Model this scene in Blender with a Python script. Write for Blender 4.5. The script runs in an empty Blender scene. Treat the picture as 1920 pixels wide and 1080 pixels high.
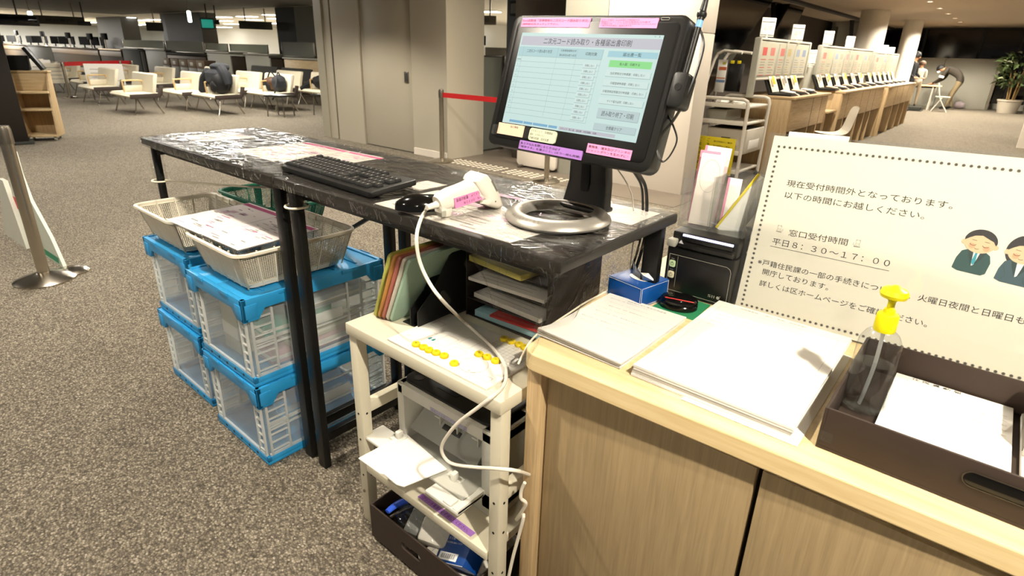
import bpy, bmesh, math, random
from mathutils import Vector, Matrix, Euler
import numpy as np
random.seed(7)
SC = bpy.context.scene
COL = SC.collection
# ------------------------------------------------------------------ camera
# room frame: X along the tables and counters, Y into the hall, Z up, metres
CH = 1.39098                                   # camera height
PITCH, ROLL, FPX, CX, CY = 0.367816662, 0.0276964245, 1071.483, 956.3245, 510.205
_fw = np.array([0, math.cos(PITCH), -math.sin(PITCH)]); _rt = np.array([1, 0, 0.]); _up = np.cross(_rt, _fw)
_r2 = math.cos(ROLL)*_rt + math.sin(ROLL)*_up; _u2 = -math.sin(ROLL)*_rt + math.cos(ROLL)*_up
_A = 2.44603949
_ru = np.array([-math.cos(_A), -math.sin(_A), 0]); _rv = np.array([-_ru[1], _ru[0], 0])
_B = np.array([_ru, _rv, [0, 0, 1]])
RT, UP, FW = _B@_r2, _B@_u2, _B@_fw
cam_d = bpy.data.cameras.new('camera'); cam = bpy.data.objects.new('camera', cam_d); COL.objects.link(cam)
cam_d.sensor_width = 36; cam_d.lens = FPX/1920*36
cam_d.shift_x = (960-CX)/1920; cam_d.shift_y = (CY-540)/1920
cam_d.clip_start = .05; cam_d.clip_end = 200
cam_d.dof.use_dof = True; cam_d.dof.focus_distance = 1.55; cam_d.dof.aperture_fstop = 7.0
cam.matrix_world = Matrix(((RT[0], UP[0], -FW[0], 0), (RT[1], UP[1], -FW[1], 0), (RT[2], UP[2], -FW[2], CH), (0, 0, 0, 1)))
SC.camera = cam
# ------------------------------------------------------------------ view and world
SC.view_settings.view_transform = 'Standard'; SC.view_settings.look = 'None'
SC.view_settings.exposure = 0.0; SC.view_settings.gamma = 1; SC.view_settings.use_curve_mapping = False
W = bpy.data.worlds.new('night'); SC.world = W; W.use_nodes = True
W.node_tree.nodes['Background'].inputs[0].default_value = (1, .95, .87, 1)
W.node_tree.nodes['Background'].inputs[1].default_value = 0.16  # warm ambient fill standing in for bounced room light
SC.cycles.max_bounces = 8; SC.cycles.transparent_max_bounces = 16; SC.cycles.caustics_reflective = False; SC.cycles.caustics_refractive = False
SC.cycles.sample_clamp_indirect = 4
# ------------------------------------------------------------------ lamps of the hall and added fill lamps
CEIL = 2.55
WARM = (1.0, .905, .75); NEUT = (1.0, .94, .83)
def lamp(x, y, energy, col=WARM, size=.12, spot=150, blend=.4, z=CEIL-.03, kind='SPOT'):
    d = bpy.data.lights.new('downlight', kind); o = bpy.data.objects.new('downlight', d); COL.objects.link(o)  # one name for the ceiling lamps and the added fill lamps
    d.energy = energy; d.color = col
    if kind == 'SPOT':
        d.spot_size = math.radians(spot); d.spot_blend = blend; d.shadow_soft_size = size
    else:
        d.shape = 'SQUARE'; d.size = size
    o.location = (x, y, z)
    return o
MAINROW = [.30+1.84*k for k in range(13)]
LAMP_SPOTS = []
for k, y in enumerate(MAINROW):                     # the visible row of downlights over the aisle
    LAMP_SPOTS.append((-1.8, y)); lamp(-1.8, y, (185, 110, 95, 90, 150, 220, 230, 240, 260, 300, 350, 400, 420)[k], size=.035)
lamp(.75, .22, 340, size=.035); lamp(.75, 3.2, 150, size=.035); lamp(.9, 8.5, 220); lamp(.9, 12.5, 250); lamp(.2, 17, 270); lamp(-3.0, 13.0, 150); lamp(-3.0, 14.6, 260, spot=165); lamp(-2.5, 18.4, 260, spot=165); lamp(.6, 21, 420); lamp(-2.6, 22.9, 420, spot=130); lamp(-1.0, 23.0, 420, spot=130)        # near counter lamp, then fill added to brighten the aisle, pillars and end wall
lamp(-1.8, -1.5, 50, size=.05); lamp(.75, -1.6, 90, size=.05)       # unseen fill lamps added behind the camera
for x in (-4.6, -8.2, -11.8, -15.4, -19):  # unseen ceiling rows added to brighten the hall
    for y in (-1.6, .9, 3.4):
        lamp(x, y, 250 if x > -10 else 170, NEUT, .10, 140)
for x, y in ((-10.8, 6.0), (-12.3, 6.25), (-13.7, 6.2), (-10.7, 4.6), (-12.0, 4.7), (-13.9, 5.0)): lamp(x, y, 60, NEUT, .5, kind='AREA')   # square luminaires mirrored in the film
for x in (-18, -22, -27, -33): lamp(x, 7.4, 330, NEUT, .15, 150)
lamp(-6.9, 3.9, 190, WARM, .06, 120); lamp(-3.9, 4.9, 70, WARM, .4, kind='AREA'); lamp(-3.1, 5.2, 60, WARM, .3, kind='AREA')
for x in (-10, -17, -24, -31, -38, -46):            # bright office behind the counters
    lamp(x, 16.5, 2000, (1, .97, .90), 3.0, kind='AREA').data.spread = math.radians(120)
lamp(-54, 9, 5000, (1, .97, .90), 3.0, kind='AREA'); lamp(-46, 12, 4000, (1, .97, .90), 3.0, kind='AREA'); lamp(-40, 5, 2600, (1, .97, .90), 3.0, kind='AREA'); lamp(-6.5, 13.5, 800, (1, .97, .90), 2.5, kind='AREA')

# ------------------------------------------------------------------ pixel helpers (1920x1080 photograph)
def ray(x, y):
    d = ((x-CX)/FPX)*RT - ((y-CY)/FPX)*UP + FW
    return Vector(d)
CO = Vector((0, 0, CH))
def at(x, y, z=0.):                    # the point of the horizontal plane z seen at a pixel
    d = ray(x, y); return CO + d*((z-CH)/d.z)
def onv(x, y, V):                      # ... of the upright plane Y = V
    d = ray(x, y); return CO + d*(V/d.y)
def onpl(x, y, P, n):                  # ... of any plane
    d = ray(x, y); n = Vector(n); return CO + d*((Vector(P)-CO).dot(n)/d.dot(n))
def onu(x, y, U):                      # ... of the upright plane X = U
    d = ray(x, y); return CO + d*(U/d.x)
# ------------------------------------------------------------------ materials
def S2L(h):
    h = h.lstrip('#'); o = []
    for i in (0, 2, 4):
        c = int(h[i:i+2], 16)/255; o.append(c/12.92 if c <= .04045 else ((c+.055)/1.055)**2.4)
    return tuple(o)+(1,)
MATS = {}
def mat(name, col, rough=.5, metal=0, spec=.5, trans=0, alpha=1, emit=None, estr=1, coat=0, var=.06, vscale=30, bump=0, bscale=200, ior=1.45, sub=0):
    if name in MATS: return MATS[name]
    m = bpy.data.materials.new(name); m.use_nodes = True; MATS[name] = m
    nt = m.node_tree; b = nt.nodes['Principled BSDF']
    c = S2L(col) if isinstance(col, str) else tuple(col)+(1,)
    b.inputs['Roughness'].default_value = rough; b.inputs['Metallic'].default_value = metal
    b.inputs['Specular IOR Level'].default_value = spec; b.inputs['Transmission Weight'].default_value = trans
    b.inputs['Alpha'].default_value = alpha; b.inputs['Coat Weight'].default_value = coat; b.inputs['IOR'].default_value = ior
    if emit:
        b.inputs['Emission Color'].default_value = S2L(emit); b.inputs['Emission Strength'].default_value = estr
    tc = nt.nodes.new('ShaderNodeTexCoord')
    n = nt.nodes.new('ShaderNodeTexNoise'); n.inputs['Scale'].default_value = vscale; n.inputs['Detail'].default_value = 3
    nt.links.new(tc.outputs['Object'], n.inputs['Vector'])
    mx = nt.nodes.new('ShaderNodeMix'); mx.data_type = 'RGBA'
    mx.inputs['A'].default_value = tuple(min(1, k*(1-var)) for k in c[:3])+(1,)
    mx.inputs['B'].default_value = tuple(min(1, k*(1+var)) for k in c[:3])+(1,)
    nt.links.new(n.outputs['Fac'], mx.inputs['Factor']); nt.links.new(mx.outputs['Result'], b.inputs['Base Color'])
    if bump:
        n2 = nt.nodes.new('ShaderNodeTexNoise'); n2.inputs['Scale'].default_value = bscale; n2.inputs['Detail'].default_value = 4
        nt.links.new(tc.outputs['Object'], n2.inputs['Vector'])
        bp = nt.nodes.new('ShaderNodeBump'); bp.inputs['Strength'].default_value = bump; bp.inputs['Distance'].default_value = .002
        nt.links.new(n2.outputs['Fac'], bp.inputs['Height']); nt.links.new(bp.outputs['Normal'], b.inputs['Normal'])
    return m
def wood_mat(name, c1, c2, axis=2, rough=.45, scale=1.0):
    m = bpy.data.materials.new(name); m.use_nodes = True; MATS[name] = m; nt = m.node_tree; b = nt.nodes['Principled BSDF']
    tc = nt.nodes.new('ShaderNodeTexCoord'); mp = nt.nodes.new('ShaderNodeMapping')
    sc = [55*scale]*3; sc[axis] = 2.2*scale; mp.inputs['Scale'].default_value = sc
    nt.links.new(tc.outputs['Object'], mp.inputs['Vector'])
    n = nt.nodes.new('ShaderNodeTexNoise'); n.inputs['Scale'].default_value = 1.6; n.inputs['Detail'].default_value = 6; n.inputs['Distortion'].default_value = .6
    nt.links.new(mp.outputs['Vector'], n.inputs['Vector'])
    mp2 = nt.nodes.new('ShaderNodeMapping'); sc = [420*scale]*3; sc[axis] = 14*scale; mp2.inputs['Scale'].default_value = sc
    nt.links.new(tc.outputs['Object'], mp2.inputs['Vector'])
    n2 = nt.nodes.new('ShaderNodeTexNoise'); n2.inputs['Scale'].default_value = 1.0; n2.inputs['Detail'].default_value = 2
    nt.links.new(mp2.outputs['Vector'], n2.inputs['Vector'])
    ad = nt.nodes.new('ShaderNodeMath'); ad.operation = 'MULTIPLY_ADD'; ad.inputs[1].default_value = .45
    nt.links.new(n2.outputs['Fac'], ad.inputs[0]); nt.links.new(n.outputs['Fac'], ad.inputs[2])
    cr = nt.nodes.new('ShaderNodeValToRGB'); cr.color_ramp.elements[0].color = S2L(c1); cr.color_ramp.elements[1].color = S2L(c2)
    cr.color_ramp.elements[0].position = .45; cr.color_ramp.elements[1].position = .95
    nt.links.new(ad.outputs[0], cr.inputs['Fac']); nt.links.new(cr.outputs['Color'], b.inputs['Base Color'])
    b.inputs['Roughness'].default_value = rough
    return m
def carpet_mat():
    m = bpy.data.materials.new('loop carpet'); m.use_nodes = True; nt = m.node_tree; b = nt.nodes['Principled BSDF']
    tc = nt.nodes.new('ShaderNodeTexCoord')
    v = nt.nodes.new('ShaderNodeTexVoronoi'); v.inputs['Scale'].default_value = 125; v.inputs['Randomness'].default_value = .9
    mp = nt.nodes.new('ShaderNodeMapping'); mp.inputs['Scale'].default_value = (1, 1.35, 1); mp.inputs['Rotation'].default_value = (0, 0, .35)
    nt.links.new(tc.outputs['Object'], mp.inputs['Vector']); nt.links.new(mp.outputs['Vector'], v.inputs['Vector'])
    sep = nt.nodes.new('ShaderNodeSeparateColor'); nt.links.new(v.outputs['Color'], sep.inputs['Color'])
    cr = nt.nodes.new('ShaderNodeValToRGB'); e = cr.color_ramp.elements
    e[0].position = 0; e[0].color = S2L('5c554b'); e[1].position = 1; e[1].color = S2L('aca292')
    for p, c in ((.3, '70685c'), (.55, '82796b'), (.8, '908674')):
        k = e.new(p); k.color = S2L(c)
    nt.links.new(sep.outputs['Red'], cr.inputs['Fac'])
    # darker between the loops: shade of the gaps in the pile, put into the colour
    mr = nt.nodes.new('ShaderNodeMapRange'); mr.inputs['From Min'].default_value = .25; mr.inputs['From Max'].default_value = .75; mr.inputs['To Min'].default_value = 1; mr.inputs['To Max'].default_value = .5
    nt.links.new(v.outputs['Distance'], mr.inputs['Value'])
    n = nt.nodes.new('ShaderNodeTexNoise'); n.inputs['Scale'].default_value = 5; n.inputs['Detail'].default_value = 5
    nt.links.new(tc.outputs['Object'], n.inputs['Vector'])
    mr2 = nt.nodes.new('ShaderNodeMapRange'); mr2.inputs['To Min'].default_value = .86; mr2.inputs['To Max'].default_value = 1.14
    nt.links.new(n.outputs['Fac'], mr2.inputs['Value'])
    mu = nt.nodes.new('ShaderNodeMath'); mu.operation = 'MULTIPLY'; nt.links.new(mr.outputs[0], mu.inputs[0]); nt.links.new(mr2.outputs[0], mu.inputs[1])
    mx = nt.nodes.new('ShaderNodeVectorMath'); mx.operation = 'SCALE'
    nt.links.new(cr.outputs['Color'], mx.inputs[0]); nt.links.new(mu.outputs[0], mx.inputs['Scale'])
    nt.links.new(mx.outputs[0], b.inputs['Base Color'])
    bp = nt.nodes.new('ShaderNodeBump'); bp.inputs['Strength'].default_value = .8; bp.inputs['Distance'].default_value = .004; bp.invert = True
    nt.links.new(v.outputs['Distance'], bp.inputs['Height']); nt.links.new(bp.outputs['Normal'], b.inputs['Normal'])
    b.inputs['Roughness'].default_value = .95; b.inputs['Specular IOR Level'].default_value = .15
    return m
def clear_mat(name, tint=(.96, .98, .97), refl=.12, rough=.05, haze=0., hazecol=(.8, .8, .78), bump=0, bscale=25, stretch=(1, 1, 1)):
    """thin clear sheet: mostly passes light, reflects by fresnel; haze = milky plastic share"""
    m = bpy.data.materials.new(name); m.use_nodes = True; MATS[name] = m; nt = m.node_tree
    nt.nodes.remove(nt.nodes['Principled BSDF']); out = nt.nodes['Material Output']
    tr = nt.nodes.new('ShaderNodeBsdfTransparent'); tr.inputs[0].default_value = tint+(1,)
    gl = nt.nodes.new('ShaderNodeBsdfGlossy'); gl.inputs['Roughness'].default_value = rough
    di = nt.nodes.new('ShaderNodeBsdfDiffuse'); di.inputs[0].default_value = hazecol+(1,)
    tl = nt.nodes.new('ShaderNodeBsdfTranslucent'); tl.inputs[0].default_value = hazecol+(1,)
    dm = nt.nodes.new('ShaderNodeMixShader'); dm.inputs[0].default_value = .5
    nt.links.new(di.outputs[0], dm.inputs[1]); nt.links.new(tl.outputs[0], dm.inputs[2])
    m1 = nt.nodes.new('ShaderNodeMixShader'); m1.inputs[0].default_value = haze
    nt.links.new(tr.outputs[0], m1.inputs[1]); nt.links.new(dm.outputs[0], m1.inputs[2])
    lw = nt.nodes.new('ShaderNodeLayerWeight'); lw.inputs['Blend'].default_value = .5
    pw = nt.nodes.new('ShaderNodeMath'); pw.operation = 'POWER'; pw.inputs[1].default_value = 4.0
    mr = nt.nodes.new('ShaderNodeMapRange'); mr.inputs['To Min'].default_value = refl*.45; mr.inputs['To Max'].default_value = min(.8, refl*6)
    nt.links.new(lw.outputs['Facing'], pw.inputs[0]); nt.links.new(pw.outputs[0], mr.inputs['Value'])
    m2 = nt.nodes.new('ShaderNodeMixShader'); nt.links.new(mr.outputs[0], m2.inputs[0])
    nt.links.new(m1.outputs[0], m2.inputs[1]); nt.links.new(gl.outputs[0], m2.inputs[2]); nt.links.new(m2.outputs[0], out.inputs[0])
    if bump:
        tc = nt.nodes.new('ShaderNodeTexCoord'); mp = nt.nodes.new('ShaderNodeMapping'); mp.inputs['Scale'].default_value = stretch
        n = nt.nodes.new('ShaderNodeTexNoise'); n.inputs['Scale'].default_value = bscale; n.inputs['Detail'].default_value = 5; n.inputs['Distortion'].default_value = 2.0
        nt.links.new(tc.outputs['Object'], mp.inputs[0]); nt.links.new(mp.outputs[0], n.inputs['Vector'])
        bp = nt.nodes.new('ShaderNodeBump'); bp.inputs['Strength'].default_value = bump; bp.inputs['Distance'].default_value = .006
        # ridged noise: flat sheet crossed by sharp creases
        a1 = nt.nodes.new('ShaderNodeMath'); a1.operation = 'MULTIPLY_ADD'; a1.inputs[1].default_value = 2; a1.inputs[2].default_value = -1
        a2 = nt.nodes.new('ShaderNodeMath'); a2.operation = 'ABSOLUTE'; a3 = nt.nodes.new('ShaderNodeMath'); a3.operation = 'SUBTRACT'; a3.inputs[0].default_value = 1
        a4 = nt.nodes.new('ShaderNodeMath'); a4.operation = 'POWER'; a4.inputs[1].default_value = 16
        nt.links.new(n.outputs['Fac'], a1.inputs[0]); nt.links.new(a1.outputs[0], a2.inputs[0]); nt.links.new(a2.outputs[0], a3.inputs[1]); nt.links.new(a3.outputs[0], a4.inputs[0])
        nt.links.new(a4.outputs[0], bp.inputs['Height'])
        for q in (gl, lw): nt.links.new(bp.outputs['Normal'], q.inputs['Normal'])
    return m
# ------------------------------------------------------------------ mesh builder
def M4(o, X, Y, Z=None):
    X = Vector(X).normalized(); Y = Vector(Y); Z = Vector(Z) if Z else X.cross(Y); Z.normalize(); Y = Z.cross(X).normalized()
    return Matrix(((X.x, Y.x, Z.x, o[0]), (X.y, Y.y, Z.y, o[1]), (X.z, Y.z, Z.z, o[2]), (0, 0, 0, 1)))
def TR(loc=(0, 0, 0), rot=(0, 0, 0)): return Matrix.Translation(loc) @ Euler(rot).to_matrix().to_4x4()
def catmull(P, n=8, closed=False):
    P = [Vector(p) for p in P]; out = []; N = len(P)
    for i in range(N if closed else N-1):
        p0 = P[(i-1) % N] if closed else P[max(i-1, 0)]; p1 = P[i]; p2 = P[(i+1) % N]; p3 = P[(i+2) % N] if closed else P[min(i+2, N-1)]
        for k in range(n):
            t = k/n; out.append(.5*((2*p1)+(p2-p0)*t+(2*p0-5*p1+4*p2-p3)*t*t+(3*p1-p0-3*p2+p3)*t**3))
    if not closed: out.append(P[-1])
    return out
_tcache = {}
def text_geo(s):
    if s not in _tcache:
        c = bpy.data.curves.new('t', 'FONT'); c.body = s; c.resolution_u = 2; o = bpy.data.objects.new('t', c)
        m = bpy.data.meshes.new_from_object(o)
        v = [(q.co.x, q.co.y) for q in m.vertices]; f = [tuple(p.vertices) for p in m.polygons]
        bpy.data.objects.remove(o); bpy.data.curves.remove(c); bpy.data.meshes.remove(m)
        _tcache[s] = (v, f)
    return _tcache[s]
class MB:
    def __init__(s, M=None): s.bm = bmesh.new(); s.mats = []; s.M = M or Matrix()
    def mi(s, m):
        if m not in s.mats: s.mats.append(m)
        return s.mats.index(m)
    def add(s, vs, fs, m, M=None, flip=False):
        k = s.mi(m); T = s.M @ M if M is not None else s.M
        bv = [s.bm.verts.new(T @ Vector(v)) for v in vs]; out = []
        for f in fs:
            try: q = s.bm.faces.new([bv[i] for i in (reversed(f) if flip else f)])
            except ValueError: continue
            q.material_index = k; out.append(q)
        return bv, out
    def box(s, c, size, m, bev=0, rot=(0, 0, 0), M=None, seg=2):
        t = bmesh.new(); bmesh.ops.create_cube(t, size=1)
        for v in t.verts: v.co = Vector((v.co.x*size[0], v.co.y*size[1], v.co.z*size[2]))
        if bev: bmesh.ops.bevel(t, geom=list(t.edges), offset=min(bev, min(size)*.49), segments=seg, profile=.5, affect='EDGES')
        s.take(t, m, (M or Matrix()) @ TR(c, rot)); return s
    def bx(s, x0, x1, y0, y1, z0, z1, m, bev=0, M=None):
        return s.box(((x0+x1)/2, (y0+y1)/2, (z0+z1)/2), (abs(x1-x0), abs(y1-y0), abs(z1-z0)), m, bev, M=M)
    def take(s, t, m, M=None):
        t.verts.index_update(); s.add([v.co for v in t.verts], [[v.index for v in f.verts] for f in t.faces], m, M); t.free()
    def prism(s, poly, z0, z1, m, M=None, bev=0):
        t = bmesh.new(); n = len(poly)
        a = [t.verts.new((p[0], p[1], z0)) for p in poly]; b = [t.verts.new((p[0], p[1], z1)) for p in poly]
        t.faces.new(list(reversed(a))); t.faces.new(b)
        for i in range(n): t.faces.new([a[i], a[(i+1) % n], b[(i+1) % n], b[i]])
        bmesh.ops.recalc_face_normals(t, faces=list(t.faces))
        if bev:
            ed = [e for e in t.edges if abs(e.verts[0].co.z-e.verts[1].co.z) < 1e-7]
            bmesh.ops.bevel(t, geom=ed, offset=bev, segments=2, profile=.5, affect='EDGES')
        s.take(t, m, M); return s
    def poly(s, poly, z, m, M=None): s.add([(p[0], p[1], z) for p in poly], [list(range(len(poly)))], m, M); return s
    def rings(s, R, m, cap=(True, True), closed=False, M=None):
        n = len(R[0]); vs = [p for r in R for p in r]; fs = []
        for i in range(len(R)-(0 if closed else 1)):
            j = (i+1) % len(R)
            for k in range(n): fs.append([i*n+k, i*n+(k+1) % n, j*n+(k+1) % n, j*n+k])
        if cap[0] and not closed: fs.append(list(reversed(range(n))))
        if cap[1] and not closed: fs.append([(len(R)-1)*n+k for k in range(n)])
        s.add(vs, fs, m, M); return s
    def lathe(s, prof, m, n=28, c=(0, 0, 0), sx=1, sy=1, cap=(True, True), M=None):
        R = [[(c[0]+r*sx*math.cos(2*math.pi*k/n), c[1]+r*sy*math.sin(2*math.pi*k/n), c[2]+z) for k in range(n)] for r, z in prof]
        return s.rings(R, m, cap, M=M)
    def tube(s, P, r, m, n=8, smooth=0, closed=False, flat=1.0, M=None):
        if smooth:
            if isinstance(r, (list, tuple)) and len(r) == len(P):
                r = [float(q) for q in np.interp(np.linspace(0, len(P)-1, (len(P)-1)*smooth+1), range(len(P)), r)]
            P = catmull(P, smooth, closed)
        P = [Vector(p) for p in P]; N = len(P); R = []; up = None
        for i in range(N):
            if closed: d = (P[(i+1) % N]-P[(i-1) % N])
            else: d = P[min(i+1, N-1)]-P[max(i-1, 0)]
            d.normalize()
            if up is None: up = Vector((0, 0, 1)) if abs(d.z) < .9 else Vector((1, 0, 0))
            x = up.cross(d).normalized(); up = d.cross(x).normalized()
            rr = r[i] if isinstance(r, (list, tuple)) else r
            R.append([P[i]+x*rr*math.cos(2*math.pi*k/n)+up*rr*flat*math.sin(2*math.pi*k/n) for k in range(n)])
        return s.rings(R, m, (True, True), closed, M=M)
    def bar(s, a, b, w, h, m, bev=0, up=(0, 0, 1)):
        a = Vector(a); b = Vector(b); d = b-a; Z = d.normalized(); U = Vector(up)
        if abs(Z.dot(U)) > .99: U = Vector((0, 1, 0))
        X = U.cross(Z).normalized(); Y = Z.cross(X)
        M = Matrix(((X.x, Y.x, Z.x, (a.x+b.x)/2), (X.y, Y.y, Z.y, (a.y+b.y)/2), (X.z, Y.z, Z.z, (a.z+b.z)/2), (0, 0, 0, 1)))
        return s.box((0, 0, 0), (w, h, d.length), m, bev, M=M)
    def cyl(s, a, b, r, m, n=16, r2=None):
        return s.tube([a, b], [r, r if r2 is None else r2], m, n)
    def text(s, t, M, w, h, m, x=0, y=0, z=0, align='l'):
        """lettering in the XY plane of M: w = full width, h = glyph height"""
        v, f = text_geo(t)
        if not v: return s
        x0 = min(p[0] for p in v); x1 = max(p[0] for p in v); y0 = min(p[1] for p in v); y1 = max(p[1] for p in v)
        if w is None: w = h*(x1-x0)/max(.75, (y1-y0))
        ox = x-(w/2 if align == 'c' else (w if align == 'r' else 0)); kx = w/(x1-x0); ky = h/(y1-y0)
        s.add([(ox+(p[0]-x0)*kx, y+(p[1]-y0)*ky, z) for p in v], f, m, M); return s
    def rect(s, x0, x1, y0, y1, z, m, M=None): return s.poly([(x0, y0), (x1, y0), (x1, y1), (x0, y1)], z, m, M)
    def line(s, P, w, z, m, M=None, closed=False):
        P = [Vector((p[0], p[1])) for p in P]
        for i in range(len(P)-(0 if closed else 1)):
            a = P[i]; b = P[(i+1) % len(P)]; d = b-a
            if d.length < 1e-9: continue
            n = Vector((-d.y, d.x)).normalized()*w/2
            s.poly([(a-n)[:], (b-n)[:], (b+n)[:], (a+n)[:]], z, m, M)
        return s
    def build(s, name, parent=None, loc=None, angle=.55, subsurf=0, solid=0, label=None):
        me = bpy.data.meshes.new(name); s.bm.to_mesh(me); s.bm.free()
        for m in s.mats: me.materials.append(m)
        for p in me.polygons: p.use_smooth = True
        me.set_sharp_from_angle(angle=angle)
        o = bpy.data.objects.new(name, me); COL.objects.link(o)
        if parent: o.parent = parent
        if loc: o.location = loc
        if solid: k = o.modifiers.new('solid', 'SOLIDIFY'); k.thickness = solid; k.offset = 0
        if subsurf: k = o.modifiers.new('sub', 'SUBSURF'); k.levels = subsurf; k.render_levels = subsurf
        if label: o['label'] = label
        return o
def circle(r, n=24, cx=0, cy=0, sx=1, sy=1): return [(cx+r*sx*math.cos(2*math.pi*k/n), cy+r*sy*math.sin(2*math.pi*k/n)) for k in range(n)]
def rrect(w, h, r, n=5, cx=0, cy=0):
    out = []
    for qx, qy, a0 in ((w/2-r, h/2-r, 0), (-w/2+r, h/2-r, 90), (-w/2+r, -h/2+r, 180), (w/2-r, -h/2+r, 270)):
        for k in range(n+1):
            a = math.radians(a0+90*k/n); out.append((cx+qx+r*math.cos(a), cy+qy+r*math.sin(a)))
    return out
def thing(name, label, cat, loc=(0, 0, 0), rotz=0, group=None):
    o = bpy.data.objects.new(name, None); COL.objects.link(o); o.empty_display_size = .1
    o.location = loc; o.rotation_euler = (0, 0, rotz); o['label'] = label; o['category'] = cat
    if group: o['group'] = group
    return o
def tag(o, label, cat, group=None):
    o['label'] = label; o['category'] = cat
    if group: o['group'] = group
    return o
def structure(o): o['kind'] = 'structure'; return o
def dup(root, loc, rotz, label=None, group=None):
    r = root.copy(); COL.objects.link(r); r.location = loc; r.rotation_euler = (0, 0, rotz)
    if label: r['label'] = label
    if group: r['group'] = group
    for ch in list(root.children):
        c = ch.copy(); COL.objects.link(c); c.parent = r
        for g in ch.children:
            d = g.copy(); COL.objects.link(d); d.parent = c
    return r
# ------------------------------------------------------------------ shared materials
m_carpet = carpet_mat()
m_tile = mat('brown stone tile', '6a6055', .35, vscale=6, var=.12)
m_ceilw = mat('warm white ceiling', 'b9aa98', .9)
m_ceild = mat('dark grey soffit', '5a5852', .7, var=.15, vscale=2)  # grey soffit; its unlit look is partly put into the colour
m_ceilo = mat('white office ceiling', 'cfccc2', .9)
m_wall = mat('greige wall panel', 'a59d8c', .6, vscale=2, var=.03)
m_wallw = mat('white wall panel', 'd6ccbe', .6, vscale=2, var=.03)
m_wallg = mat('grey green panel', '8a877b', .6)
m_jamb = mat('grey jamb', '96907f', .5)
m_white = mat('white office wall', 'd8d7cf', .8)
m_black = mat('black plastic', '121211', .42, bump=.06, bscale=900)
m_blackm = mat('black steel', '0c0c0c', .38, spec=.4)
m_blackw = mat('black night glass', '030303', .08, spec=.5)
m_mull = mat('dark mullion', '0a0908', .5)
m_chrome = mat('brushed chrome', 'b8b0a2', .22, 1, bump=.03, bscale=600)
m_steel = mat('satin steel', '8c857a', .35, 1)
m_cream = mat('cream vinyl', 'ddd3ba', .5)
m_brownv = mat('dark brown end panel', '3a2f28', .6)
m_oak = wood_mat('light oak', 'a58a63', 'c9ae84', 2)
m_oakx = wood_mat('light oak along x', 'b09468', 'd6bd92', 0)
m_oaky = wood_mat('light oak along y', 'a3875f', 'c8ac82', 1)
m_red = mat('red belt', 'b00f14', .6)
m_paper = mat('white paper', 'f3efe6', .8, var=.01)
m_paperc = mat('cream paper', 'efe6cf', .7, var=.015, vscale=8)
m_ink = mat('black ink', '26221e', .7)
m_inkg = mat('grey ink', '8d8880', .8)
m_grey = mat('grey laminate', '6b6a62', .6)
m_greyd = mat('dark grey laminate', '3c3c38', .85, spec=.2)
m_greyl = mat('light grey laminate', 'a5a396', .6)
m_brown = mat('dark brown counter', '2c241a', .85, spec=.15)
m_pink = mat('pink label', 'e88fc0', .6, var=.02)
m_purple = mat('purple label', 'a070c0', .6, var=.02)
m_magenta = mat('magenta print', 'c04880', .7)
m_yellow = mat('yellow sign', 'd8c418', .5)
m_lamp = mat('lamp diffuser', 'ffffff', .5, emit='fff4e0', estr=14)
m_lampo = mat('office lamp diffuser', 'ffffff', .5, emit='fffbf0', estr=9)
m_glass = clear_mat('clear glass', refl=.08)
m_frost = clear_mat('greenish glass door', (.55, .6, .55), .10, haze=.55, hazecol=(.42, .42, .37))
m_acr = clear_mat('clear acrylic', (.96, .97, .97), .10, haze=.04)
m_skin = mat('skin', 'b98562', .6)
# ------------------------------------------------------------------ the room
structure(MB().bx(-70, 9, -4, 30, -.06, 0, m_carpet).build('floor'))
structure(MB().bx(-5.75, -2.3, 5.24, 9.5, 0, .004, m_tile).build('floor'))
structure(MB().bx(-5.6, 9, -4, 27, CEIL, CEIL+.1, m_ceilw).build('ceiling'))
structure(MB().bx(-33, -5.6, -4, 10.6, CEIL, CEIL+.1, m_ceild).build('ceiling'))
structure(MB().bx(-70, -33, -4, 10.6, CEIL, CEIL+.1, m_ceilo).build('ceiling'))
structure(MB().bx(-62.2, -62, -4, 21.9, 0, CEIL, m_white).build('wall_far'))
structure(MB().bx(-70, -5.6, 10.6, 24.2, CEIL, CEIL+.1, m_ceilo).build('ceiling'))
# the panel wall left of the monitor, with its sliding door
b = MB()
b.bx(-8.62, -8.42, 5.40, 6.1, 0, CEIL, m_jamb); b.bx(-8.42, -8.235, 5.42, 6.1, 0, CEIL, m_wall)
b.bx(-8.235, -8.165, 5.5, 6.1, 0, CEIL, m_black)
b.bx(-8.165, -7.49, 5.40, 6.1, 0, CEIL, m_wall); b.bx(-6.345, -5.66, 5.40, 6.1, 0, CEIL, m_wall)
b.bx(-7.49, -6.345, 5.52, 6.1, 0, CEIL, m_wall)
structure(b.build('wall_left'))
structure(MB().bx(-6.33, -5.67, 5.38, 5.40, 0, .09, m_wallw).build('baseboard_left'))
dr = structure(MB().bx(-7.48, -6.36, 5.425, 5.51, .01, CEIL-.01, m_wall, .004).build('door_1'))
h = MB(); h.bx(-6.53, -6.44, 5.415, 5.43, .95, 1.10, m_steel, .004); h.bx(-6.51, -6.46, 5.410, 5.418, .97, 1.08, m_greyd, .002); h.build('door_handle', dr)
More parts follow.
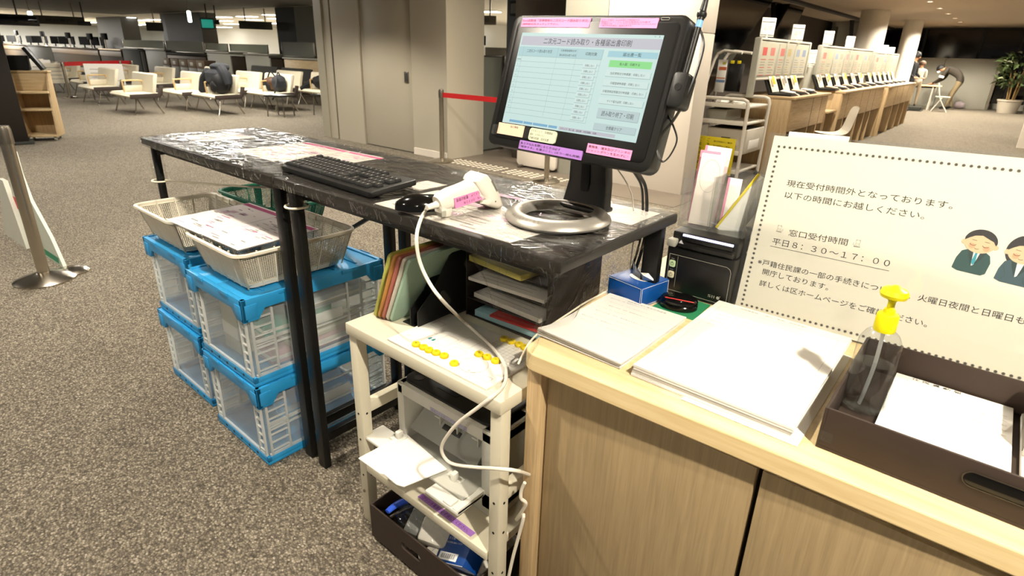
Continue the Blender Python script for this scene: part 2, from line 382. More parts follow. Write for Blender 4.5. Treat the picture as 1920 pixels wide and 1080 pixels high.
# the white wall behind the monitor
b = MB(); b.bx(-4.127, -3.57, 5.80, 6.12, 0, CEIL, m_wallg); b.bx(-3.56, -2.489, 5.80, 6.12, 0, 1.61, m_wallw, .003); b.bx(-3.56, -2.489, 5.80, 6.12, 1.618, CEIL, m_wallw, .003)
b.bx(-3.57, -2.495, 5.83, 6.1, 0, CEIL, m_jamb)
structure(b.build('wall_middle'))
structure(MB().bx(-8.0, -4.1, 21.9, 22.1, 0, CEIL, m_white).bx(-70, -8, 21.9, 22.1, 0, CEIL, m_white).build('wall_far'))
structure(MB().bx(.22, 7, 14, 14.3, 0, CEIL, m_wallw).build('wall_right'))
structure(MB().bx(-4.1, -3.95, 6.2, 27, 2.5, CEIL, m_mull).bx(-4.0, 7, 26, 26.2, 2.50, CEIL, m_mull).bx(-4.0, 7, 25.9, 26.3, 0, .18, m_greyl).build('trim_1'))
# end glazing: black night windows with slanted posts
for i, (x0, x1) in enumerate(((-5.2, -3.0), (-2.95, -1.4), (-1.35, -.35), (-.3, 1.2), (1.25, 4))):
    structure(MB().bx(x0, x1, 26.04, 26.08, .18, 2.5, m_blackw).build('window_%d' % (i+1)))
b = MB()
for px, pt in ((-2.97, -2.97), (-1.37, -1.37), (-.32, -.32)): b.bar((px, 25.95, .1), (pt, 25.95, 2.5), .07, .05, m_mull)
b.bx(-1.0, 4, 25.9, 25.95, 1.62, 1.68, m_greyd)
structure(b.build('trim_2'))
structure(MB().bx(-3.7, -2.15, 25.2, 25.27, 0, 1.576, m_wallg, .005).bx(-2.14, -.72, 25.2, 25.27, 0, 1.576, m_wallg, .005).build('wall_far'))
structure(MB().bar((-.68, 25.22, 0), (-.68, 25.22, 1.62), .07, .07, m_steel).build('trim_3'))
# side glazing behind the leaflet counters
m_dusk = mat('dim wall beyond glass', '37302a', .6)
structure(MB().bx(-5.2, -5.1, 6.2, 27, 0, CEIL, m_dusk).build('wall_window'))
def brace(poly, name, X=-4.35, th=.12, m=m_blackw):
    P = [onu(x, y, X) for x, y in poly]; c = [(p.y, p.z) for p in P]
    k = MB(); k.prism(c, 0, th, m, Matrix(((0, 0, -1, X), (1, 0, 0, 0), (0, 1, 0, 0), (0, 0, 0, 1)))); return k.build(name)
structure(brace([(1290, 240), (1404, 66), (1458, -12), (1330, -12)], 'window_6'))
structure(brace([(1430, 100), (1470, 100), (1520, -10), (1492, -10)], 'trim_4', th=.2))
structure(brace([(1453, 70), (1463, 70), (1467, -10), (1455, -10)], 'trim_5', X=-4.5, th=.1))
structure(brace([(1596, 110), (1612, 110), (1632, -10), (1606, -10)], 'trim_6', X=-4.3))
structure(brace([(1668, 130), (1690, 130), (1706, 10), (1686, -8)], 'trim_7', X=-4.2))
structure(brace([(1535, 130), (1590, 130), (1600, 52), (1560, 50)], 'window_7', X=-4.9, th=.05))
structure(brace([(1630, 130), (1680, 130), (1690, 50), (1640, 48)], 'window_8', X=-4.9, th=.05))
def pillar(px, py, D, r, name='pillar'):
    d = ray(px, py); s = D/math.hypot(d.x, d.y); x, y = d.x*s, d.y*s
    return MB().lathe([(r, 0), (r, CEIL)], mat('white pillar', 'f0e8da', .6), 32, (x, y, 0))
structure(pillar(1627, 90, 17.5, .31).build('trim_8')); structure(pillar(1697, 110, 21.5, .24).build('trim_9'))
# dark columns of the office front
def slab(x0, x1, yref, V, depth, z0, z1, m, bev=0, k=None):
    a = onv(x0, yref, V).x; c = onv(x1, yref, V).x
    return (k or MB()).bx(a, c, V, V+depth, z0, z1, m, bev)
m_colg = mat('charcoal column', '34332f', .6); m_colb = mat('black column', '0d0c0a', .5)
structure(slab(184, 229, 55, 11.2, .8, 0, CEIL, mat('slate column', '4c4c4a', .6)).build('wall_column'))
structure(slab(313, 379, 60, 11, .6, 0, CEIL, m_colg, k=slab(305, 313, 60, 11, .9, 0, CEIL, m_colb)).build('wall_column'))
structure(slab(521, 556, 70, 10.75, .4, 0, CEIL, m_colb, k=slab(556, 600, 70, 10.75, .4, 0, CEIL, m_grey)).build('wall_column'))
structure(slab(951, 1052, 20, 9, .5, 0, CEIL, m_colb).build('wall_column'))
# office wall bands above and below


# ------------------------------------------------------------------ lamps in the ceilings
def disc_lamp(x, y, r, label, grp):
    t = thing('downlight', label, 'ceiling light', (x, y, CEIL), 0, grp)
    MB().lathe([(r, -.012), (r*1.25, -.012), (r*1.3, 0)], m_ceilw, 24, cap=(False, False)).build('rim', t)
    MB().lathe([(r, -.006), (r, -.002)], m_lamp, 24).build('diffuser', t)
    return t
for i, (x, y) in enumerate(LAMP_SPOTS):
    if y > 12: disc_lamp(x, y, .055, 'small round downlight recessed in the beige ceiling above the aisle', 'downlights in a row over the aisle')
lamps_px = [(205, 35, 24), (235, 33, 26), (263, 38, 22), (290, 37, 24), (232, 43, 14), (250, 47, 22), (272, 46, 18), (415, 32, 28), (463, 31, 28), (418, 39, 26), (475, 37, 22), (437, 45, 24), (418, 51, 26), (458, 53, 18), (508, 28, 20), (515, 35, 16), (518, 44, 14), (70, 36, 20), (5, 33, 22), (860, 15, 34), (915, 22, 40), (862, 37, 16), (873, 31, 28), (878, 47, 24), (848, 47, 18), (172, 42, 14), (155, 42, 12)]
for i, (x, y, w) in enumerate(lamps_px):
    p = at(x, y, CEIL-.03); q = at(x+w/2, y, CEIL-.03); q2 = at(x-w/2, y, CEIL-.03); L = (q-q2).length
    a = math.atan2(q.y-q2.y, q.x-q2.x)
    t = thing('ceiling_light', 'long white ceiling lamp glowing over the office behind the counters', 'ceiling light', (p.x, p.y, CEIL), a, 'glowing lamps over the office')
    MB().bx(-L/2-.02, L/2+.02, -.22, .22, -.03, 0, m_white, .005).build('housing', t)
    MB().bx(-L/2, L/2, -.2, .2, -.045, -.03, m_lampo, .005).build('diffuser', t)

# ------------------------------------------------------------------ office counters along the far side of the hall
V0 = 10.0
units = [(-18, 52, 1.0, m_brown, m_brown, 'dark brown office counter at the far left edge of the hall'),
         (54, 98, 1.0, m_greyd, m_brown, 'grey brown fronted office counter below the dark hanging screen'),
         (100, 186, 1.0, m_brown, m_brown, 'long dark brown office counter behind the red belt barrier'),
         (188, 229, 1.02, m_brown, m_oakx, 'brown topped office counter just left of two dark grey panels'),
         (230, 262, 1.1, m_greyd, m_grey, 'dark grey panel fronted office counter, left of a pair'),
         (263, 271, 1.05, m_brown, m_brown, 'narrow brown office counter between two grey panels'),
         (273, 311, 1.1, m_grey, m_grey, 'mid grey panel fronted office counter, right of a pair'),
         (313, 386, 1.0, m_brown, m_greyd, 'dark office counter with a row of boxes under the charcoal column'),
         (387, 431, 1.12, m_greyl, m_greyl, 'pale grey panel counter behind the dark coat on the bench'),
         (432, 457, 1.05, m_brown, m_greyl, 'brown recessed counter between two pale grey panels'),
         (458, 504, 1.12, m_greyl, m_greyl, 'pale grey panel counter behind the brown and black bags'),
         (505, 528, 1.05, m_brown, m_brown, 'dark brown counter end beside the black column'),
         (530, 600, 1.05, m_oakx, m_greyl, 'oak fronted counter right of the black column'),
         (846, 960, 1.15, m_greyl, m_white, 'pale office counter seen behind the glass gate')]
for x0, x1, hgt, mf, mt, lab in units:
    a = onv(x0, 105, V0).x; c = onv(x1, 105, V0).x
    t = thing('office_counter', lab, 'counter', ((a+c)/2, V0+.3, 0), 0, 'office counters along the far side'); w = (c-a)
    MB().bx(-w/2+.02, w/2-.02, -.28, .3, .02, hgt-.05, mf, .006).build('front_panel', t)
    MB().bx(-w/2, w/2, -.33, .36, hgt-.045, hgt, mt, .006).build('counter_top', t)
    if mf is m_brown and w > 1:
        MB().bx(-w/2+.05, w/2-.05, -.31, -.285, hgt-.32, hgt-.1, mat('brown fascia', '4a3a28', .6), .004).build('fascia', t)
# glass screens on the counters
for i, (x0, x1, z0, z1) in enumerate(((235, 312, 1.1, 1.45), (315, 385, 1.02, 1.45), (388, 430, 1.13, 1.4), (434, 505, 1.13, 1.4), (532, 592, 1.06, 1.5), (848, 905, 1.16, 1.5))):
    a = onv(x0, 90, V0+.3).x; c = onv(x1, 90, V0+.3).x
    t = thing('counter_screen', ['milky glass screen over the two dark grey counters', 'milky glass screen over the dark counter with boxes', 'milky glass screen over the pale counter behind the dark coat', 'milky glass screen over the pale counter behind the bags', 'clear screen over the oak counter by the black column', 'screen on the counter behind the glass gate'][i], 'screen', ((a+c)/2, V0+.25, z0), 0, 'screens on the office counters'); w = c-a
    MB().bx(-w/2, w/2, -.006, .006, .0, z1-z0, m_frost if i != 2 else m_frost).build('pane', t)
    MB().bx(-w/2, w/2, -.02, .02, 0, .03, m_steel, .004).bx(-w/2, -w/2+.03, -.02, .02, 0, z1-z0, m_steel, .004).bx(w/2-.03, w/2, -.02, .02, 0, z1-z0, m_steel, .004).build('rail', t)
# storage boxes on the dark counter front
for i in range(5):
    p = onv(320+i*16.2, 108, V0-.5)
    t = thing('storage_box', 'brown grey storage box in the row at the dark office counter', 'box', (p.x, V0-.5, 0), 0, 'row of boxes at the dark office counter')
    MB().bx(-.32, .32, -.2, .2, 0, .55, m_grey, .01).build('box_body', t)
    MB().bx(-.33, .33, -.21, .21, .55, .82, mat('box brown', '5d4c3a', .7), .01).build('lid', t)
    MB().bx(-.12, .12, -.215, -.208, .62, .74, m_greyl, .003).build('label_plate', t)
# counter number displays on poles
for x, y, lab in ((30, 61, 'small black number display on a thin pole at the far left counter'), (79, 63, 'small dark number display left of the white screens'), (127, 66, 'small black number display on a pole in front of the white office wall'), (168, 68, 'small black number display, second on a pole before the white wall'), (195, 68, 'small black number display in front of the slate column')):
    p = onv(x, y, V0+.2); t = thing('number_display', lab, 'display', (p.x, V0+.2, 1.0), 0, 'counter number displays')
    z = p.z-1.0
    MB().cyl((0, 0, 0), (0, 0, z-.1), .03, m_steel, 10).build('pole', t)
    MB().bx(-.32, .32, -.06, .06, z-.16, z+.14, mat('matt black case', '0c0c0c', .9, spec=.1), .02).build('display_case', t)
    MB().bx(-.27, .27, -.066, -.058, z-.11, z+.09, MATS['matt black case'], .005).build('display_screen', t)
    MB().lathe([(.12, 0), (.1, .015), (.03, .02)], m_steel, 16).build('base', t)
# desk monitors and cases crowding the far left counters
dm = None
for i, x in enumerate((6, 24, 40, 58, 72, 88, 104, 122, 138, 158, 176, 194)):
    p = onv(x, 84, V0+.42); lab = 'dark desk monitor among those crowding the far left office counters'; grp = 'desk monitors on the far left counters'
    if dm is None:
        dm = thing('desk_monitor', lab, 'monitor', (p.x, V0+.42, 1.0), .3, grp); k_m = MATS['matt black case']
        MB().bx(-.33, .33, -.03, .03, .14, .56, k_m, .01).build('case', dm); MB().bx(-.3, .3, -.034, -.03, .17, .53, k_m).build('screen', dm)
        MB().cyl((0, .02, 0), (0, .02, .3), .035, k_m, 10).build('stand', dm); MB().lathe([(0, 0), (.14, 0), (.14, .015), (0, .02)], k_m, 16).build('base', dm)
    else: dup(dm, (p.x, V0+.42, 1.0), .3+.35*math.sin(i*2.1))
# hanging screens and signs
def hanging(x0, y0, x1, y1, D, name, label, cat, m, th=.1, face=None, top=CEIL, poles=1, txt=None, group=None):
    d = ray((x0+x1)/2, (y0+y1)/2); s = D/math.hypot(d.x, d.y); c = CO+d*s
    d1 = ray(x0, (y0+y1)/2); d2 = ray(x1, (y0+y1)/2); V = c.y
    a = d1.x*V/d1.y; e = d2.x*V/d2.y; w = abs(e-a); k = s*(y1-y0)/FPX/ (1.0); hgt = (onv((x0+x1)/2, y0, V).z-onv((x0+x1)/2, y1, V).z)
    # turn the board to face the hall entrance
    ang = math.atan2(c.y, c.x)-math.pi/2+.0; w = (x1-x0)/FPX*D*1.0
    t = thing(name, label, cat, (c.x, c.y, c.z-hgt/2), ang, group)
    MB().bx(-w/2, w/2, -th/2, th/2, 0, hgt, m, .012).build('board', t)
    if face: MB().bx(-w/2+.04, w/2-.04, -th/2-.006, -th/2+.004, .04, hgt-.04, face, .004).build('face', t)
    for i in range(poles):
        xx = 0 if poles == 1 else (-w*.3 if i == 0 else w*.3)
        MB().cyl((xx, 0, hgt-.02), (xx, 0, top-(c.z-hgt/2)), .02, m_steel if m is not m_black else m_black, 10).build('hanger', t)
    if txt:
        tm = MB(); tm.text(txt, M4((0, -th/2-.008, hgt*.3), (1, 0, 0), (0, 0, 1)), w*.5, hgt*.4, m_ink, align='c'); tm.build('lettering', t)
    return t
hanging(12, 27, 56, 48, 21, 'hanging_screen', 'large dark screen hanging from the soffit at the far left', 'screen', m_black, .12, m_blackw)
hanging(81, 30, 140, 46, 26, 'hanging_sign', 'long brown grey sign board hanging left of the slate column', 'sign', mat('olive sign', '4b473a', .6), .1, None, poles=2, txt='総合案内')
hanging(379, 34, 399, 55, 22, 'hanging_screen', 'teal lit screen hanging beside the charcoal column', 'screen', m_black, .1, mat('teal screen', '1f8f7c', .4, emit='23a08c', estr=.55))
hanging(400, 37, 410, 46, 22.6, 'hanging_screen', 'small black box screen hanging right of the teal screen', 'screen', m_black, .2, m_blackw)
hanging(455, 40, 504, 55, 23, 'hanging_sign', 'dark olive sign board hanging above the pale grey counters', 'sign', mat('dark olive sign', '2f2c22', .6), .1, None, poles=2, txt='窓口')
hanging(279, 42, 301, 58, 27, 'hanging_sign', 'grey box sign hanging just left of the charcoal column', 'sign', m_greyd, .2, None)
hanging(150, 40, 166, 48, 25, 'hanging_camera', 'small black unit hanging from a pole left of the slate column', 'camera', m_black, .2, None)
hanging(876, 29, 928, 46, 13.5, 'hanging_sign', 'beige hanging sign above the office behind the glass gate', 'sign', mat('beige sign', '857a69', .6), .08, None, top=CEIL, poles=2, txt='審査窓口')
c = onv(963, 16, 8.97); t = thing('pictogram_plate', 'small grey pictogram plate on the black column behind the monitor', 'sign', c)
MB().bx(-.09, .09, -.015, .03, -.12, .12, m_greyd, .01).build('plate', t); MB().prism(rrect(.13, .17, .02), -.004, 0, m_grey, TR((0, -.016, 0), (math.pi/2, 0, 0))).build('pictogram', t)
# round ceiling light tube and small green exit lamp
for x, y, lab in ((58, 33, 'bright green white exit lamp at the right end of the dark hanging screen'), (355, 31, 'bright lamp hanging before the charcoal column')):
    d = ray(x, y); c = CO+d*(21/math.hypot(d.x, d.y)); t = thing('exit_lamp', lab, 'lamp', c)
    MB().box((0, 0, 0), (.1, .1, .32), mat('exit lamp', 'ffffff', .5, emit='f4ffe8', estr=5), .03).build('diffuser', t)
    MB().cyl((0, 0, .14), (0, 0, CEIL-c.z), .015, m_steel, 8).build('hanger', t)
# office monitors and cabinets beyond the gate
for x, y, w, hh, D, m, lab in ((853, 77, 13, 12, 12.5, m_white, 'office monitor with a white frame behind the glass gate'), (905, 76, 10, 14, 13, m_black, 'black office monitor beside the box behind the glass gate')):
    c = onv(x, y, 10.3); s = c.length/FPX; t = thing('office_monitor', lab, 'monitor', (c.x, c.y, 1.151), math.atan2(c.y, c.x)-math.pi/2)
    z = c.z-1.151
    MB().box((0, 0, z), (w*s*1.1, .05, hh*s*1.1), m, .01).build('case', t); MB().box((0, -.028, z), (w*s*.85, .005, hh*s*.85), m_blackw).build('screen', t)
    MB().cyl((0, .01, 0), (0, .01, z), .025, m_black, 10).lathe([(.12, 0), (.12, .015), (.02, .02)], m_black, 16).build('stand', t)
c = onv(930, 86, 10.2)
t = thing('carton', 'brown grey carton on the office counter behind the glass gate', 'box', (c.x, c.y, 1.151), math.atan2(c.y, c.x)-math.pi/2)
MB().bx(-.23, .23, -.15, .15, 0, .16, mat('carton dark', '6a6152', .7), .004).build('tray', t); MB().bx(-.235, .235, -.155, .155, .16, .32, mat('carton light', '8a8272', .7), .004).build('lid', t)
slabs = [(846, 868, 44, 90, 21.2, '33384a', 'dark blue cabinet against the office wall behind the glass gate'), (872, 882, 55, 90, 21.0, '41454c', 'grey cabinet against the office wall behind the glass gate')]
for x0, x1, ya, yb, V, colr, lab in slabs:
    a = onv(x0, 80, V).x; c = onv(x1, 80, V).x; t = thing('office_cabinet', lab, 'cabinet', ((a+c)/2, V, 0)); w = c-a
    mm = mat('cabinet '+colr, colr, .5); MB().bx(-w/2, w/2, 0, .5, 0, 1.9, mm, .01).build('body', t)
    for i in range(2): MB().bx(-w/2+.02+i*w/2, -.02+i*w/2, -.02, 0, .05, 1.85, mm, .008).build('door', t)
for x0, lab in ((205, 'grey partition screen in front of the slate column'),): pass
# ------------------------------------------------------------------ benches of the waiting hall
def make_bench(L=1.22, arm=True, dark=False):
    t = thing('waiting_bench', 'cream waiting bench', 'bench')
    c = m_cream if not dark else m_greyd
    MB().prism([(-.02, .36), (0, .33), (.5, .35), (.55, .40), (.5, .42), (.03, .405)], -L/2, L/2-.035, c, Matrix(((0, 0, 1, 0), (1, 0, 0, 0), (0, 1, 0, 0), (0, 0, 0, 1))), .012).build('seat', t)
    MB().prism([(.40, .41), (.47, .41), (.56, .78), (.52, .79), (.48, .77)], -L/2, L/2-.035, c, Matrix(((0, 0, 1, 0), (1, 0, 0, 0), (0, 1, 0, 0), (0, 0, 0, 1))), .012).build('backrest', t)
    MB().prism([(-.02, .32), (.52, .32), (.58, .38), (.62, .55), (.54, .56), (.50, .41), (-.02, .40)], L/2-.035, L/2, m_brownv, Matrix(((0, 0, 1, 0), (1, 0, 0, 0), (0, 1, 0, 0), (0, 0, 0, 1))), .008).build('end_panel', t)
    for sx in (-1, 1):
        for yb, yt in ((.02, .10), (.56, .44)):
            MB().tube([(sx*(L/2-.12), yt, .34), (sx*(L/2-.10), yt, .26), (sx*(L/2-.07), (yb+yt)/2-.0, .12), (sx*(L/2-.05), yb, 0)], .014, m_chrome, 8, 4).build('leg', t)
    if arm:
        a = MB().tube([(0, .08, .41), (0, .07, .60), (0, .10, .635), (0, .40, .635), (0, .44, .60), (0, .44, .43)], .016, mat('pale wood arm', 'c9a873', .5), 8, 4).build('armrest', t)
        MB().bx(-.012, .012, .09, .43, .42, .54, m_cream, .005).build('arm_panel', a)
    return t
def foot(px): p = at(*px); return p
bench0 = make_bench()
BL = 1.22
bl = [((254, 216), 'cream bench with dark end panel standing nearest the camera in the waiting hall'),
      ((186, 198), 'cream bench just left of and behind the nearest one'),
      ((411, 217), 'cream bench carrying the dark coat and black backpack'),
      ((350, 209), 'cream bench joined to the left of the one with the dark coat'),
      ((517, 211), 'cream bench carrying the brown bag and grey backpack'),
      ((459, 203), 'cream bench joined to the left of the one with two bags'),
      ((297, 189), 'cream bench seen behind the nearest one, in the second row'),
      ((607, 203), 'cream bench with black clothes beside the panel wall'),
      ((538, 197), 'cream bench left of the one with black clothes, back row'),
      ((166, 184), 'cream bench behind the red belt, far left rows'),
      ((120, 175), 'cream bench under the left end of the red belt'),
      ((78, 170), 'cream bench behind the oak shelf unit top'),
      ((230, 180), 'cream bench in the third row below the dark grey counters'),
      ((395, 186), 'cream bench glimpsed behind the dark coat')]
for i, (px, lab) in enumerate(bl):
    p = foot(px); x, y = p.x-BL/2+.05, p.y-.02
    if i == 0: bench0.location = (x, y, 0); bench0['label'] = lab; bench0['group'] = 'cream waiting benches'
    else: dup(bench0, (x, y, 0), 0, lab, 'cream waiting benches')
bd = make_bench(1.6, False, True); p = foot((588, 180)); bd.location = (p.x+.2, 8.75, 0); bd['label'] = 'grey bench in the back row beside the panel wall'; bd.name = 'grey_bench'
bd2 = dup(bd, (p.x-1.7, 8.8, 0), 0, 'grey bench in the back row left of the other grey one')
# coat, backpacks and clothes on the benches
m_coat = mat('charcoal coat', '24262a', .9, bump=.5, bscale=18); m_bagb = mat('black nylon', '0d0d0e', .7, bump=.3, bscale=25); m_bagt = mat('brown leather', '4a3018', .55); m_bagg = mat('dark grey nylon', '2a2c31', .7, bump=.3, bscale=25)
def blob(center, size, m, seed=0, k=None, n=14, sq=.8, top=None):
    rnd = random.Random(seed); R = []; k = k or MB()
    for i in range(9):
        f = i/8; z = -1+2*f; rr = max(.02, (1-abs(z)**2.6))**.5
        R.append([(center[0]+size[0]/2*rr*(1+.12*rnd.uniform(-1, 1))*math.copysign(abs(math.cos(2*math.pi*j/n))**sq, math.cos(2*math.pi*j/n)), center[1]+size[1]/2*rr*(1+.12*rnd.uniform(-1, 1))*math.copysign(abs(math.sin(2*math.pi*j/n))**sq, math.sin(2*math.pi*j/n)), center[2]+size[2]/2*z) for j in range(n)])
    k.rings(R, m); return k
pb = foot((411, 217)); bx0, by0 = pb.x, pb.y
t = thing('coat', 'charcoal hooded coat draped over the armrest of a cream bench beside a black backpack', 'coat', (bx0-.45, by0+.25, .41))
k = blob((.1, .02, .30), (.62, .5, .46), m_coat, 3); k.build('coat_body', t, subsurf=1)
MB().tube([(-.12, -.08, .42), (-.3, -.12, .28), (-.38, -.16, .05), (-.4, -.18, .0)], [.1, .09, .075, .06], m_coat, 10, 5).build('sleeve', t)
MB().tube([(.25, .02, .5), (.42, .0, .4), (.5, 0, .2)], [.1, .09, .06], m_coat, 10, 5).build('sleeve', t)
blob((.12, .05, .52), (.4, .36, .2), m_coat, 8).build('hood', t, subsurf=1)
t = thing('backpack', 'black backpack leaning on the dark coat at the end of the bench', 'backpack', (bx0-.17, by0+.2, .41))
blob((0, 0, .22), (.34, .32, .46), m_bagb, 5).build('pack_body', t, subsurf=1)
blob((-.02, -.14, .15), (.24, .1, .24), m_bagb, 6).build('front_pocket', t, subsurf=1)
MB().tube([(.05, .05, .42), (.1, .02, .5), (.16, .02, .44)], .012, m_bagg, 8, 4).build('handle', t)
pb = foot((517, 211)); bx0, by0 = pb.x, pb.y
t = thing('leather_bag', 'brown and black bag lying on the bench beside a grey backpack', 'bag', (bx0-.55, by0+.28, .41), .2)
blob((0, 0, .16), (.46, .26, .32), m_bagt, 11).build('bag_body', t, subsurf=1); blob((-.05, -.1, .12), (.26, .1, .22), m_bagb, 12).build('pocket', t, subsurf=1)
MB().tube([(-.12, 0, .28), (0, 0, .42), (.16, 0, .3)], .014, m_bagb, 8, 5).build('handle', t)
t = thing('backpack', 'dark grey backpack on the bench right of the brown bag', 'backpack', (bx0-.22, by0+.28, .41))
blob((0, 0, .19), (.32, .3, .38), m_bagg, 13).build('pack_body', t, subsurf=1)
MB().tube([(.12, -.1, .34), (.2, -.2, .15), (.2, -.26, -.06), (.14, -.28, -.14)], .018, m_bagb, 8, 5, flat=.4).build('strap', t)
MB().tube([(-.06, 0, .36), (0, 0, .42), (.07, 0, .36)], .012, m_bagb, 8, 4).build('handle', t)
pb = foot((607, 203))
t = thing('jacket', 'black jacket heaped on the bench beside the panel wall', 'jacket', (pb.x-.42, pb.y+.25, .41))
blob((.12, 0, .17), (.6, .4, .36), m_bagb, 21).build('jacket_body', t, subsurf=1); MB().tube([(-.1, -.05, .2), (-.35, -.15, .08), (-.5, -.25, -.02)], [.1, .08, .06], m_bagb, 10, 5).build('sleeve', t)
# little side tables with a sheet of paper
for px, lab in (((511, 219), 'small square side table in front of the bench with two bags'), ((597, 216), 'small square side table half hidden by the panel wall')):
    p = at(*px); t = thing('side_table', lab, 'table', (p.x, p.y+.2, 0), .5, 'small side tables by the benches')
    MB().bx(-.22, .22, -.22, .22, .40, .43, m_black, .008).build('tabletop', t)
    for sx in (-1, 1):
        for sy in (-1, 1): MB().tube([(sx*.17, sy*.17, .40), (sx*.19, sy*.19, 0)], .014, m_steel, 10).build('leg', t)
    tag(MB().bx(-.15, .15, -.1, .1, 0, .004, m_paper).build('notice_sheet', loc=(p.x, p.y+.2, .43)), lab.replace('small square side table', 'white notice sheet lying on the small table'), 'paper', 'notice sheets on the side tables')
# belt barriers: one red belt in front of the panel wall, one in the far rows
def barrier(p, label, h=.92, r=.03, group=None):
    t = thing('belt_post', label, 'barrier post', p, 0, group)
    MB().lathe([(.16, 0), (.16, .012), (.13, .03), (.05, .045), (r, .05)], m_chrome, 32).build('base', t)
    MB().lathe([(r, .04), (r, h-.1)], m_chrome, 20).build('pole', t)
    MB().lathe([(r*1.15, h-.1), (r*1.15, h-.02), (r, h)], m_steel, 20).build('belt_head', t)
    return t
p1 = at(829, 303); barrier(p1, 'slim chrome belt post in front of the panel wall edge')
p2 = Vector((-3.9, p1.y+.02, 0)); barrier(p2, 'chrome belt post hidden behind the monitor, end of the red belt')
tag(MB().bx(p1.x, p2.x, p1.y-.002, p1.y+.002, .825, .885, m_red).build('red_belt'), 'red belt stretched from the slim post to behind the monitor', 'belt')
q = [at(132, 184), at(107, 179), at(258, 164)]
q0, q1, q2 = at(132, 184), at(236, 172), at(258, 172)
for i, (p, lab) in enumerate(((q0, 'steel belt post at the left end of the far red belt'), (q1, 'steel belt post at the middle of the far red belt'), (q2, 'steel belt post at the right end of the far red belt'))):
    barrier(p, lab, .86, .035, 'belt posts in the far rows')
for i, (a, c, lab) in enumerate(((q0, q1, 'long red belt between posts in front of the dark far counter'), (q1, q2, 'short red belt between the two right far posts'))):
    v = (c-a); tag(MB().bar(Vector((a.x, a.y, .815)), Vector((c.x, c.y, .815)), .006, .10, m_red, up=(0, 0, 1)).build('red_belt'), lab, 'belt', 'far red belts')
# notice boards among the far benches
for px, w, h, lab in (((58, 176), .9, 112, 'cream notice board standing at the far left behind the shelf unit'), ((90, 181), .45, 114, 'pale blue white notice board beside the far belt post'), ((114, 183), .5, 120, 'cream notice sheet standing at the left end of the far belt'), ((207, 187), .8, 121, 'white notice board with lines of writing in front of the far belt')):
    p = at(*px); h = max(.62, onv(px[0], h, p.y).z); t = thing('notice_board', lab, 'notice board', p, math.atan2(p.y, p.x)-math.pi/2, 'notice boards among the far benches')
    MB().bx(-w/2, w/2, -.015, .015, .35, h, m_paperc if 'cream' in lab else m_paper, .004).build('board', t)
    for s in (-1, 1): MB().bar((s*w*.4, 0, 0), (s*w*.4, 0, .4), .03, .03, m_steel).build('leg', t)
    k = MB()
    for i in range(4): k.rect(-w*.36, w*(.36-.1*(i % 2)), .45+i*.09, .462+i*.09, 0, m_inkg, M4((0, -.0165, 0), (1, 0, 0), (0, 0, 1)))
    k.build('lettering', t)
# ------------------------------------------------------------------ glass gate behind the red belt
t = thing('glass_gate', 'tall frosted glass gate leaf in a steel frame right of the panel wall', 'gate', (-5.82, 5.64, 0))
MB().bx(-.012, .012, .05, 1.0, .03, 1.32, m_frost).build('glass_pane', t)
MB().bx(-.03, .03, -.02, .05, 0, 1.33, m_steel, .005).build('post', t); MB().bx(-.03, .03, 1.0, 1.06, 0, 1.33, m_steel, .005).build('post', t)
MB().bx(-.015, .015, .04, 1.0, 1.315, 1.335, m_steel, .003).build('top_rail', t)
MB().bx(-.035, .035, .03, .07, .55, .95, m_chrome, .006).build('hinge_box', t)
t = thing('glass_gate', 'dark tinted gate panel farther back behind the frosted gate leaf', 'gate', (-6.3, 7.4, 0))
MB().bx(0, 1.2, -.012, .012, .03, 1.33, clear_mat('tinted gate glass', (.35, .36, .33), .1, haze=.5, hazecol=(.16, .16, .14))).build('glass_pane', t)
for x in (0, 1.2): MB().bx(x-.03, x+.03, -.03, .03, 0, 1.34, m_steel, .005).build('post', t)
MB().bx(-.02, 1.22, -.02, .02, 1.33, 1.36, m_greyd, .004).build('top_rail', t)
# tactile studs in the tiled strip
stud = MB().lathe([(.021, 0), (.020, .005), (.011, .0075)], mat('polished stud', 'efe6d2', .3, .35), 10).build('tactile_stud')
n = 0
for (xa, xb) in ((-5.55, -4.72), (-4.58, -3.78)):
    for i in range(10):
        for j in range(5):
            o = stud if n == 0 else stud.copy()
            if n: COL.objects.link(o)
            o.location = (xa+(xb-xa)*i/9, 5.30+j*.058, .004); n += 1
            tag(o, 'round metal tactile stud set in the brown tiles, strip left of the white panel' if xa < -5 else 'round metal tactile stud set in the brown tiles, strip beside the white panel', 'stud', 'left strip of tactile studs' if xa < -5 else 'right strip of tactile studs')
t = thing('floor_panel', 'low white floor panel standing behind the monitor at the white wall', 'panel', (-4.42, 5.76, 0))
MB().prism(rrect(.62, .52, .05), -.02, .02, m_wallw, TR((0, 0, .29), (math.pi/2, 0, 0)), .004).build('panel', t)
for s in (-1, 1): MB().bx(s*.22-.02, s*.22+.02, -.09, .09, 0, .04, m_steel, .004).build('foot', t)
# ------------------------------------------------------------------ left edge of the picture
p = at(86, 524); t = barrier((p.x, p.y, 0), 'thick chrome belt post with round base at the left edge of the photo', .93, .032)
for o in t.children:
    if o.name.startswith('base'): bpy.data.objects.remove(o); break
MB().lathe([(.162, 0), (.162, .008), (.14, .02), (.06, .045), (.034, .055)], m_chrome, 48).build('base', t)
